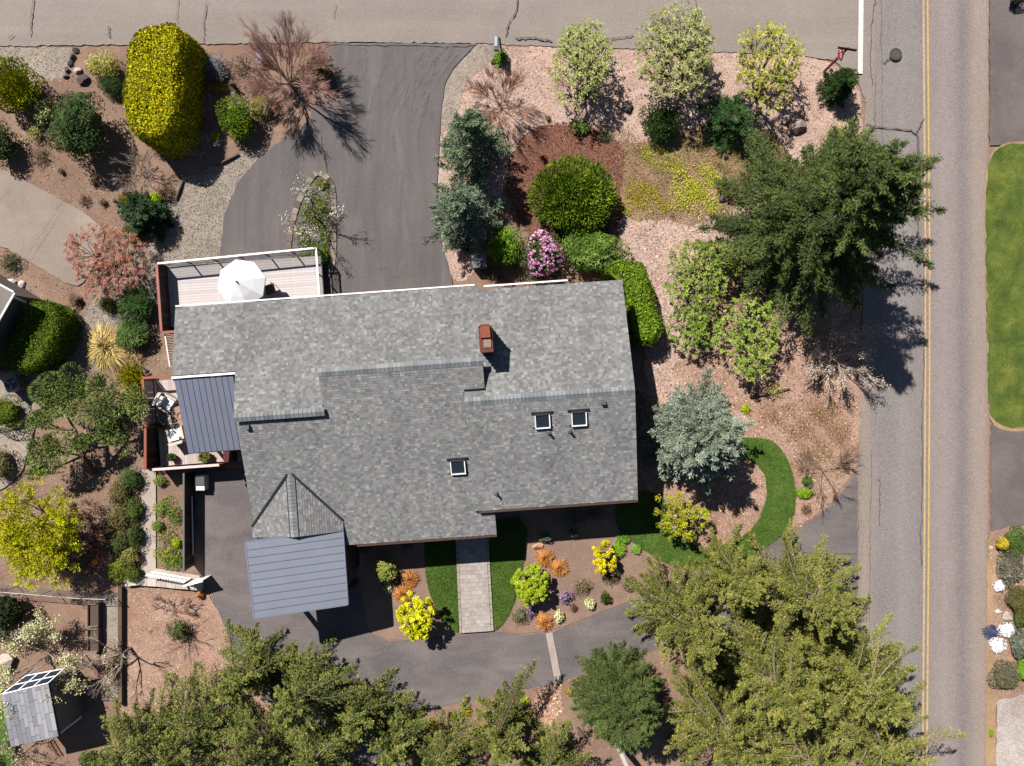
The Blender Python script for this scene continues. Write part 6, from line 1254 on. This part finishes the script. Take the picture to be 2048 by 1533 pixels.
# conifers at the bottom, left and middle
BO2 = {0: [(456,1244,2.5),(500,1262,2.5),(585,1284,2.5)], 1: [(618,1288,3),(700,1322,3.5),(722,1368,3)], 2: [(388,1330,3),(345,1384,3)], 3: [(470,1370,4)], 4: [(232,1402,3),(208,1440,3)], 5: [(735,1440,3)], 6: [(820,1392,2),(755,1372,2)], 7: [(850,1440,2)], 8: [(960,1420,2.5),(870,1470,2.5)], 9: [(1058,1322,2.8),(1030,1350,2.8),(958,1398,2.2)], 10: [(1132,1444,2.4),(1172,1500,2.4),(1092,1455,2.4)]}
GRN = [g(106, 116, 58), g(84, 96, 48), g(126, 132, 72), g(64, 78, 40)]
BL = dict(nb=70, sp=.15, K=14, L=.12, Wd=.05, tang=.48, ntang=.85, prof=.7, droop=.15, irr=.6, longp=.22, bare=.08, amin=.4, amax=.75, fleck=g(136, 120, 80), tipcol=g(150, 150, 84), bark=(112, 94, 80), twl=.33, group='green conifers along the bottom edge')
for i, (x, y, h, rr, lab) in enumerate(((520, 1318, 4.6, 1.7, 'green conifer nearest the carport at the bottom left'), (628, 1352, 5.2, 2.3, 'green conifer overhanging the front driveway'), (430, 1420, 6.0, 2.5, 'green conifer left of centre in the bottom left clump'), (548, 1450, 6.4, 2.5, 'tallest green conifer of the bottom left clump'),
        (318, 1450, 5.6, 2.4, 'leftmost green conifer beside the shed shadow'), (660, 1470, 5.4, 2.0, 'green conifer at the right end of the bottom left clump'), (738, 1400, 3.6, 1.8, 'small dark green conifer at the driveway edge'), (800, 1452, 4.0, 1.7, 'small green conifer casting a shadow on the lower bed'), (892, 1486, 5.0, 2.1, 'green conifer beside the orange chip walk'), (1006, 1430, 4.6, 1.8, 'slim green conifer with pale stems above the chip walk'), (1096, 1500, 4.4, 1.8, 'green conifer at the foot of the chip walk'))):
    c = np.array(GRN)*R.uniform(.88, 1.1)*(np.array([1.05, 1, .95]) if i > 7 else 1); conifer('green_conifer', lab, x, y, h, rr, c, 120+i, boughs=BO2.get(i, ()), **BL)
# front beds
leaftree('golden_maple', 'bright lime yellow small tree beside the front driveway', 834, 1232, 40, 48, 2.3, [g(198, 196, 50, .72), g(174, 176, 40, .72), g(212, 206, 76, .72)], 140, 95, 46, .17, .12, .1, shell=.6, zc=.65, rz=.3, r0=.05)
leaftree('lime_tree', 'bright lime green round small tree right of the walkway', 1062, 1168, 40, 40, 1.7, [g(156, 174, 56, .66), g(132, 152, 46, .66), g(174, 188, 72, .66)], 141, 110, 46, .15, .12, .1, zc=.65, rz=.32, r0=.05, shell=.85)
leaftree('golden_shrub', 'yellow leafed loose shrub near the curved lawn', 1206, 1114, 30, 34, 1.5, [g(224, 204, 36, .8), g(196, 180, 30, .8), g(150, 140, 50)], 142, 44, 40, .14, .1, .08, zc=.65, rz=.3, r0=.03, cat='shrub')
shrub('low_plant', 'green grassy clump behind the yellow leafed loose shrub', 1237, 1098, 13, 16, .5, [g(110, 150, 50), g(140, 170, 60)], 260, .16, .03, 143, 'radial')
shrub('low_plant', 'green grassy clump at the edge of the house shadow', 1245, 1079, 13, 9, .4, [g(110, 146, 60), g(80, 116, 40)], 240, .16, .03, 144, 'radial')
shrub('low_plant', 'green grassy clump beside the curved lawn', 1272, 1098, 10, 10, .35, [g(110, 150, 60), g(140, 170, 84)], 220, .14, .03, 145, 'radial')
for i, (x, y, rr, lab) in enumerate(((820, 1158, 20, 'orange ornamental grass below the pale shrub by the walkway lawn'), (806, 1188, 23, 'orange ornamental grass behind the lime yellow small tree'), (1090, 1116, 22, 'orange ornamental grass above the lime green round tree'), (1118, 1136, 21, 'orange ornamental grass right of the lime green round tree'), (1089, 1244, 21, 'orange ornamental grass at the head of the concrete strip'), (400, 1192, 10, 'small orange plant beside the red marker post'))):
    tuft('orange_grass', lab, x, y, rr, .55, ORG, 1000 if rr > 12 else 260, 150+i, .03, .9, group='orange ornamental grasses')
shrub('pale_shrub', 'pale yellow green shrub beside the carport', 768, 1141, 25, 24, 1.3, [g(180, 178, 100), g(150, 154, 80), g(120, 130, 66)], 800, .11, .06, 160)
shrub('white_flower', 'small clump of creamy white flowers below the pale shrub', 775, 1177, 8, 9, .35, [g(230, 226, 190), g(150, 160, 100)], 200, .08, .06, 161, cat='flowers')
shrub('azalea', 'dark brown leafed azalea between pale shrub and orange grass', 788, 1160, 14, 16, .5, [g(86, 66, 54), g(70, 60, 48)], 300, .08, .04, 162)
PUR = ([g(158, 124, 168), g(180, 148, 190), g(134, 104, 142)], 80, .06)
shrub('purple_azalea', 'larger purple flowering azalea beside the lime green round tree', 1132, 1195, 13, 13, .45, [g(110, 90, 110), g(90, 90, 70)], 200, .07, .04, 163, flowers=PUR, cat='flowers')
shrub('purple_azalea', 'smaller purple flowering azalea beside the grey green shrub', 1063, 1222, 10, 12, .4, [g(130, 104, 120), g(90, 90, 70)], 160, .07, .04, 164, flowers=PUR, cat='flowers')
shrub('shrub', 'grey green shrub below the lime green round tree', 1040, 1230, 18, 16, .6, [g(120, 112, 84), g(100, 98, 70), g(140, 130, 104)], 520, .1, .04, 165)
WHF = ([g(236, 230, 190), g(220, 214, 160)], 70, .07)
shrub('white_flower', 'cream flowering clump beside the lowest orange grass', 1118, 1233, 10, 12, .4, [g(150, 160, 90), g(200, 200, 140)], 200, .08, .05, 166, flowers=WHF, cat='flowers')
shrub('white_flower', 'cream flowering clump at the driveway edge right of the purple azaleas', 1180, 1208, 11, 11, .4, [g(150, 160, 90), g(200, 200, 140)], 200, .08, .05, 167, flowers=WHF, cat='flowers')
shrub('low_plant', 'small maroon plant between the two cream flowering clumps', 1148, 1217, 8, 9, .3, [g(90, 60, 52), g(110, 80, 66)], 180, .07, .03, 168)
shrub('dwarf_yew', 'small dark green cone shrub at the front driveway edge', 1210, 1196, 11, 12, .6, [g(60, 82, 30), g(80, 100, 40)], 380, .1, .04, 169, 'needle')
shrub('shrub', 'grey brown sparse shrub in the front bed below the golden shrub', 1163, 1172, 22, 18, .6, [g(130, 116, 84), g(104, 96, 66), g(150, 130, 104)], 520, .09, .035, 170, open_=.4)
shrub('shrub', 'dark brownish shrub under the golden shrub', 1222, 1150, 22, 20, .5, [g(104, 86, 66), g(84, 76, 56)], 560, .09, .035, 171, open_=.3)
shrub('shrub', 'brownish green shrub beside the first olive conifer', 1260, 1168, 16, 15, .5, [g(120, 108, 72), g(100, 94, 60)], 420, .09, .035, 172)
for i, (x, y, rr, lab) in enumerate(((1150, 1036, 24, 'dim leafy shrub in the deepest house shadow'), (1090, 1075, 14, 'grey leafless plant at the front of the house shadow'), (1145, 1065, 12, 'small dim plant in the house shadow'), (1190, 1030, 18, 'dim shrub below the right end of the south eave'), (730, 1096, 14, 'dim plant between the carport and the front wall'), (815, 1092, 10, 'pale dim plant under the south eave'))):
    shrub('shade_plant', lab, x, y, rr, rr*.8, .6, [g(120, 126, 110), g(90, 100, 80)], 380, .1, .04, 180+i, open_=.4)
for i, (x, y, rr, lab, cc) in enumerate(((1050, 1402, 10, 'small yellow flower clump beside the chip walk', LIME), (1138, 1383, 8, 'tiny olive tuft near the dense round conifer', [g(150, 136, 60)]), (1052, 1424, 11, 'dark sparse plant below the yellow flower clump', BRN), (1155, 1405, 14, 'pale green sparse plant beside the dense round conifer', PALE), (905, 1432, 10, 'green plant on the lower bed at the shadow edge', [g(120, 126, 50)]), (935, 1424, 8, 'tiny yellow plant on the lower bed', [g(170, 150, 50)]), (862, 1448, 15, 'yellow green plant half in shadow on the lower bed', [g(150, 146, 40)]), (968, 1462, 16, 'yellow plant below the slim green conifer', [g(190, 180, 60)]), (1130, 1456, 15, 'sparse green plant beside the thin stick', [g(110, 120, 56)]))):
    shrub('low_plant', lab, x, y, rr, rr, .35, cc, 220, .09, .04, 190+i, open_=.2)
# house side garden, left of the decks
leaftree('red_leaf_maple', 'low spreading maple with coral red new leaves by the left path', 212, 524, 84, 70, 2.0, [g(196, 134, 114, .78), g(174, 114, 96, .78), g(206, 156, 136, .78), g(150, 116, 98, .8)], 200, 330, 36, .17, .08, .032, zc=.6, rz=.34, shell=.8, r0=.05, nst=6, mat='petal', foot=(240, 552))
conifer('juniper', 'dark green spreading juniper beside the gravel path', 302, 436, 1.7, 1.25, [g(52, 72, 46), g(40, 58, 38), g(70, 90, 60)], 201, 60, sp=.11, K=8, L=.16, Wd=.05, prof=.4, droop=.05, longp=.15, cat='shrub', up=.75)
shrub('low_plant', 'bright yellow green plant touching the top of the juniper', 312, 397, 13, 12, .8, LIME, 260, .1, .05, 202)
shrub('shrub', 'olive brown fine shrub left of the juniper', 258, 400, 26, 20, .7, [g(140, 124, 50), g(110, 104, 44)], 700, .12, .03, 203, 'needle')
shrub('shrub', 'olive green needle shrub below the juniper', 263, 468, 18, 20, .7, [g(110, 120, 56), g(84, 96, 44)], 620, .13, .03, 204, 'needle')
shrub('shrub', 'dull green small shrub left of the darker shrub by the deck', 215, 608, 20, 20, .7, [g(84, 90, 50), g(66, 74, 40)], 620, .1, .045, 205)
shrub('rhododendron', 'dark glossy shrub left of the upper deck rail', 272, 608, 34, 36, 1.3, [g(48, 70, 34), g(64, 88, 44), g(36, 56, 28)], 1500, .17, .05, 206, 'radial')
shrub('rhododendron', 'glossy green shrub above the straw coloured grass', 264, 668, 33, 30, 1.1, [g(76, 98, 50), g(60, 80, 40), g(104, 124, 70)], 1500, .16, .05, 207, 'radial')
tuft('straw_grass', 'large straw coloured ornamental grass left of the deck stair', 208, 694, 56, 1.0, [g(206, 184, 120), g(180, 154, 96), g(222, 204, 146), g(160, 132, 84)], 1500, 208, .028, 1.05)
shrub('golden_shrub', 'yellow green conifer shrub left of the lower deck corner', 260, 750, 29, 24, .9, [g(170, 160, 40), g(130, 128, 40)], 1000, .13, .05, 209, 'needle')
shrub('golden_shrub', 'pale yellow shrub beside the rust framed screen', 262, 788, 22, 30, .8, [g(180, 160, 80), g(150, 136, 64)], 800, .11, .045, 210)
shrub('low_plant', 'dry straw clump beside the straw coloured grass', 266, 712, 20, 22, .4, [g(190, 166, 120), g(150, 130, 90)], 500, .12, .025, 211, 'radial', open_=.3)
shrub('grey_twigs', 'grey leafless low shrub between the two glossy shrubs', 245, 640, 18, 14, .4, [g(150, 134, 124), g(120, 106, 96)], 300, .09, .02, 212, open_=.5)
cover('gravel_weeds', 'dry grey weeds along the deck edge', [(285, 520), (320, 520), (318, 740), (285, 740)], 1800, [g(150, 134, 112), g(120, 112, 84)], .1, .07, .03, seed=12)
hedge('hedge', 'clipped green hedge beside the neighbouring house corner', [(48, 604), (82, 600), (114, 622), (122, 650), (100, 712), (62, 746), (20, 744), (-10, 720), (6, 690), (36, 640)], 1.9, [g(80, 98, 32), g(62, 82, 28), g(106, 122, 42)], 380, .1, .05, 213)
shrub('shrub', 'rounded clipped shrub below the pale air conditioner', 8, 826, 34, 36, 1.3, [g(104, 116, 44), g(80, 96, 36)], 1800, .1, .05, 214, 'shell')
shrub('shrub', 'dim shrub at the left edge beside the cloud pruned pine', 2, 930, 22, 40, 1.0, [g(90, 90, 50), g(120, 110, 80)], 900, .1, .05, 215)
# cloud pruned pine
pb = W(190, 946); PT = thing('pruned_pine', 'cloud pruned pine with separate grey green pads', 'tree', pb); tk = MB(); rp = np.random.default_rng(8)
pads = [(112, 792, 52, 50, 2.3), (208, 812, 46, 54, 2.5), (94, 900, 36, 36, 1.9), (160, 884, 26, 20, 1.9), (98, 938, 34, 18, 1.7), (230, 850, 34, 40, 1.9), (84, 842, 30, 20, 2.0), (165, 775, 22, 22, 2.2)]
HUB = [W(166, 912, 1.2), W(150, 860, 1.55), W(190, 850, 1.6)]
for a_, b_ in ((pb, HUB[0]), (HUB[0], HUB[1]), (HUB[0], HUB[2])): tube(tk, [a_, (a_+b_)/2+[.04, .03, 0], b_], [.13, .11, .09], 7, ph(104, 84, 68))
PNC = [g(126, 138, 78), g(102, 116, 62), g(148, 158, 96), g(80, 94, 52)]
for x, y, ax, ay, z in pads:
    c = W(x, y, z); n = int(ax*ay*1.5)+400; k = kz(z)*1.12; q = rnd3(n, rp); q[:, 2] = abs(q[:, 2])-.15; nc = 14; cc = np.c_[rp.normal(size=(nc, 2))*.45, rp.random(nc)*.2]; ci = rp.integers(0, nc, n)
    P = c+(cc[ci]+q*.42)*[ax*k, ay*k, .45]; mb = MB(); T = .5*shades(PNC, nc, rp, .15)[ci]+.5*shades(PNC, n, rp, .22)
    leaves(mb, P, np.c_[q[:, :2], q[:, 2]*.5+.4]+rnd3(n, rp)*.4, rnd3(n, rp), .2*rp.uniform(.7, 1.3, n), .05, T); mb.build('foliage_pad', M['needle'], PT)
    hub = HUB[np.argmin([np.linalg.norm((h_-c)[:2]) for h_ in HUB])]; tube(tk, [hub, (hub+c)/2+rp.normal(size=3)*.08, c-[0, 0, .1]], [.07, .05, .03], 6, ph(104, 84, 68))
tk.build('trunk', M['bark'], PT)
# yellow green lacy tree
leaftree('lacy_maple', 'lacy yellow green maple spreading at the left edge', 78, 1076, 92, 100, 3.6, [g(176, 180, 36, .85), g(150, 156, 30, .85), g(200, 196, 56, .85), g(160, 146, 60, .8)], 220, 360, 62, .30, .14, .04, 'spray', .5, .62, .3, foot=(140, 1062), shell=.6, r0=.09)
cover('maple_shadow_flakes', 'dark reddish leaf flakes painting the shadow of the lacy yellow green maple', [(150, 1010), (225, 1000), (220, 1140), (140, 1160), (120, 1080)], 2600, [g(110, 70, 56), g(84, 56, 46)], .08, .08, .05, seed=13)  # the maple's shadow is put into the dark colour of these flakes
HS = [(262, 958, 24, 26, 'dark green leafy shrub at the top of the path side planting'), (240, 985, 20, 26, 'olive brown shrub left of the dark leafy path shrub'), (268, 1020, 18, 24, 'green shrub second from the top along the concrete path'), (240, 1035, 22, 26, 'dry brown green shrub in the middle of the path side planting'),
      (270, 1070, 15, 26, 'dark upright shrub beside the concrete path'), (240, 1085, 22, 24, 'dull green shrub opposite the dark upright shrub'), (262, 1112, 18, 18, 'yellowish shrub near the bottom of the path side planting'), (238, 1138, 26, 24, 'bright green mound above the block wall'), (268, 1146, 16, 16, 'small green shrub at the end of the block wall')]
HC = [[g(60, 76, 42), g(80, 96, 54)], [g(116, 106, 66), g(92, 86, 54)], [g(90, 104, 54), g(70, 86, 42)], [g(112, 98, 70), g(96, 96, 56)], [g(56, 70, 38), g(78, 90, 50)], [g(90, 96, 58), g(72, 82, 46)], [g(160, 150, 90), g(120, 120, 66)], [g(120, 126, 54), g(92, 104, 44)], [g(100, 112, 50), g(80, 92, 40)]]
for i, (x, y, a, b, lab) in enumerate(HS): shrub('path_shrub', lab, x, y, a, b, .9, HC[i], 800, .1, .045, 230+i, lump=.3)
cover('hedge_undergrowth', 'mixed olive undergrowth along the concrete path', [(222, 950), (284, 945), (284, 1160), (215, 1165)], 10000, [g(110, 112, 66), g(90, 92, 56), g(140, 128, 84)], .3, .09, .045, seed=14)
for i, (x, y, rr, lab, cc) in enumerate(((320, 962, 12, 'small green plant at the top of the narrow bed', [g(120, 134, 70)]), (320, 1016, 16, 'green weedy plant by the concrete path edge', [g(110, 136, 60), g(140, 150, 80)]), (346, 1030, 16, 'sparse green shrub in the middle of the narrow bed', [g(120, 136, 70), g(96, 110, 56)]), (316, 1052, 12, 'low green plant at the concrete path side', [g(110, 130, 60)]), (353, 1085, 10, 'yellow flower clump against the board wall', LIME), (330, 1110, 22, 'broad green clump near the picket fence', [g(130, 146, 60), g(160, 166, 80)]), (352, 1122, 18, 'leafy green clump at the corner of the board wall', [g(90, 110, 50), g(120, 136, 60)]))):
    shrub('bed_plant', lab, x, y, rr, rr, .45, cc, 420, .1, .04, 250+i, open_=.2)
baretree('bare_shrub', 'thin leafless sapling in the narrow bed', 348, 1062, 1.2, 1.5, (110, 92, 80), 260, 4, 4, 3, .02, .3, 'shrub', up=.6)
# lower left corner
baretree('blossom_tree', 'tree with creamy white blossom above the shed', 112, 1300, 3.2, 3.4, (150, 136, 120), 261, 5, 7, 4, .06, .2, twigcol=(170, 156, 130), up=.5, buds=([g(236, 230, 200), g(216, 208, 160), g(180, 180, 96), g(226, 216, 186)], 7500, .095), fine=1)
baretree('blossom_tree', 'white blossom tree at the bottom left corner', 40, 1500, 2.4, 2.8, (120, 100, 84), 262, 5, 6, 4, .05, .2, twigcol=(160, 140, 120), up=.5, buds=([g(226, 214, 190), g(200, 186, 160), g(170, 160, 120)], 2600, .08))
baretree('bare_tree', 'leafless tree casting a dark branching shadow on the bark chips', 262, 1296, 3.0, 3.0, (150, 130, 112), 263, 5, 4, 3, .09, .3, twigcol=(180, 164, 146), up=.55, fine=1)
baretree('bare_tree', 'slender leafless tree beside the small dark shrub', 382, 1270, 1.6, 1.9, (130, 104, 88), 264, 4, 6, 3, .03, .12, up=.5)
baretree('bare_shrub', 'leafless reddish shrub below the block wall', 352, 1222, 1.3, 1.9, (130, 104, 88), 265, 5, 6, 4, .022, .15, 'shrub', twigcol=(150, 120, 100), up=.5)
shrub('shrub', 'small dark green shrub on the bark chips', 358, 1262, 19, 22, .8, [g(60, 80, 40), g(90, 106, 60)], 620, .12, .05, 266)
shrub('blossom_shrub', 'whitish flowering shrub along the timber path', 222, 1335, 18, 56, .9, [g(170, 150, 120), g(140, 120, 90), g(214, 196, 170)], 900, .09, .05, 267, open_=.6)
baretree('bare_shrub', 'leafless brown shrub in the dark shade at the left edge', 30, 1250, 1.2, 1.6, (120, 92, 80), 268, 4, 6, 4, .02, .15, 'shrub', up=.5)
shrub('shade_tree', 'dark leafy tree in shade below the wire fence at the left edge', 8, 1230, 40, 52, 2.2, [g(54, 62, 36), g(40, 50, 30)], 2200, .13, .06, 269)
shrub('shrub', 'dark green clump at the bottom edge left of the conifers', 180, 1520, 22, 18, .8, [g(64, 82, 40), g(84, 100, 50)], 600, .13, .05, 270)
# island
baretree('blossom_tree', 'slender tree with white blossom on the driveway island', 650, 452, 3.6, 2.9, (96, 80, 70), 271, 5, 5, 3, .06, .32, twigcol=(140, 122, 110), up=.6, buds=([g(236, 226, 216), g(214, 204, 190), g(190, 190, 140)], 480, .09), lean=(-.3, .25, 0), fine=1)
cover('island_ground_cover', 'low green and white ground cover on the driveway island', [(628, 362), (650, 360), (662, 390), (662, 480), (655, 540), (610, 545), (592, 500), (602, 440), (616, 400)], 11000, [g(90, 106, 50), g(120, 130, 70), g(70, 88, 40), g(150, 150, 100)], .28, .09, .05, seed=15, z=.06)
shrub('shrub', 'bright green shrub on the island beside the deck corner', 645, 512, 14, 22, .7, [g(120, 146, 50), g(90, 116, 40)], 500, .1, .05, 272)
shrub('shrub', 'olive mossy shrub at the top of the driveway island', 645, 368, 14, 12, .4, [g(120, 120, 54), g(96, 100, 46)], 360, .08, .04, 273)
# across the main road
shrub('white_candytuft', 'white flower mound nearest the dark blue flower patch top', 2014, 1260, 16, 15, .4, [g(250, 246, 246, .8), g(236, 232, 236, .8)], 700, .07, .055, 280, mat='petal', cat='flowers')
shrub('white_candytuft', 'white flower mound below the dark blue flower patch', 1993, 1291, 18, 14, .4, [g(250, 246, 246, .8), g(236, 232, 236, .8)], 700, .07, .055, 281, mat='petal', cat='flowers')
shrub('white_candytuft', 'white flower mound above the stepping stone', 1998, 1172, 12, 13, .4, [g(250, 246, 246, .8), g(236, 232, 236, .8)], 500, .07, .055, 282, mat='petal', cat='flowers')
shrub('blue_flowers', 'dark slate blue flower patch between two white mounds', 1984, 1264, 17, 14, .25, [g(70, 76, 100), g(92, 98, 124), g(56, 62, 84)], 700, .06, .04, 283, cat='flowers')
for i, (x, y, a, b, cc, lab) in enumerate(((2030, 1082, 28, 30, [g(96, 110, 60), g(76, 92, 48)], 'green shrub with pale flowers below the far driveway'), (2018, 1136, 26, 36, [g(140, 134, 116), g(118, 114, 98)], 'grey leafed shrub across the main road'), (2005, 1088, 12, 12, [g(170, 150, 60)], 'small yellow shrub beside the pale cobbles'), (2034, 1200, 22, 26, [g(100, 94, 56), g(80, 80, 48)], 'olive shrub right of the white flower mound'),
        (2040, 1290, 18, 30, [g(120, 126, 110), g(96, 104, 88)], 'grey green shrub right of the blue flowers'), (2012, 1352, 36, 34, [g(120, 116, 90), g(100, 100, 74), g(140, 134, 110)], 'greyish heather shrub above the pale gravel drive'), (2044, 1340, 12, 20, [g(120, 160, 50), g(100, 140, 44)], 'bright green clump at the right edge'), (2040, 1238, 14, 16, [g(90, 96, 50), g(70, 80, 44)], 'dark spiky shrub at the right edge'))):
    shrub('roadside_shrub', lab, x, y, a, b, .8, cc, 2000, .1, .045, 290+i, 'needle' if i in (1, 5) else 'leaf')
shrub('low_plant', 'small green weed at the edge of the pale gravel drive', 1981, 1467, 6, 9, .25, [g(120, 150, 50)], 150, .08, .03, 299)
shrub('shade_plant', 'dark shrub at the upper right corner of the picture', 2034, 4, 16, 9, .8, [g(40, 44, 40), g(56, 60, 50)], 400, .1, .05, 300)
cover('bed_weeds', 'mixed green weeds filling the narrow bed by the board wall', [(316, 990), (364, 990), (366, 1138), (316, 1138)], 2600, [g(120, 136, 60), g(96, 112, 50), g(150, 150, 80)], .15, .09, .045, seed=16)
cover('corner_weeds', 'low olive and tan plants mixed through the corner bed', [(1240, 290), (1400, 262), (1570, 280), (1550, 370), (1440, 430), (1260, 450)], 6500, [g(130, 124, 66), g(100, 100, 54), g(160, 140, 96), g(120, 96, 70)], .16, .07, .035, seed=17)
cover('dry_stems', 'brown dry plants scattered around the red bark mound', [(1190, 250), (1290, 270), (1300, 300), (1240, 320)], 1500, [g(130, 104, 76), g(150, 124, 96)], .14, .07, .03, seed=18)
cover('bank_cover', 'reddish brown cover spreading between the road and the silvery blue spruce', [(1500, 830), (1600, 800), (1700, 850), (1690, 930), (1600, 960), (1560, 880)], 5200, [g(136, 100, 78), g(156, 124, 96), g(120, 104, 66)], .12, .07, .03, seed=19)
cover('roadside_cover', 'mixed low heather and weeds in the bed across the main road', [(1990, 1080), (2060, 1060), (2060, 1375), (2000, 1385), (1992, 1240)], 6000, [g(110, 110, 66), g(130, 118, 80), g(90, 96, 60), g(150, 140, 100)], .2, .07, .035, seed=20)
cover('soil_weeds', 'scattered dry weeds on the left garden soil', [(60, 180), (240, 250), (330, 380), (200, 440), (0, 330), (0, 200)], 1800, [g(140, 120, 86), g(110, 104, 66), g(160, 140, 110)], .1, .06, .025, seed=21)
baretree('red_maple', 'low dark red leafed maple right of the lacy yellow green maple', 186, 1086, 1.9, 2.5, (92, 66, 56), 280, 5, 8, 4, .03, .12, twigcol=(110, 72, 60), up=.55, buds=([g(120, 70, 56), g(96, 56, 46), g(140, 90, 72)], 2600, .05), fine=1)
for i, (x, y, rr, lab, cc) in enumerate(((322, 300, 18, 'brownish grey heather clump in the hedge shadow edge', BRN), (330, 385, 20, 'dry tan shrub beside the gravel path log', BRN), (505, 170, 22, 'tan dry shrub under the left side of the pinkish leafless tree', BRN), (545, 215, 20, 'green brown low shrub at the foot of the pinkish leafless tree', [g(110, 104, 66), g(90, 92, 56)]), (600, 160, 24, 'dusky brown mound behind the pinkish leafless tree', BRN), (20, 525, 24, 'dark leafy shrub at the left edge above the white stones', DKG), (150, 600, 12, 'small grey plant at the bend of the gravel path', BRN), (190, 760, 14, 'low brown plant between straw grass and pruned pine', BRN))):
    shrub('garden_plant', lab, x, y, rr, rr, .5, cc, 600, .1, .035, 320+i, open_=.2, lump=.3)
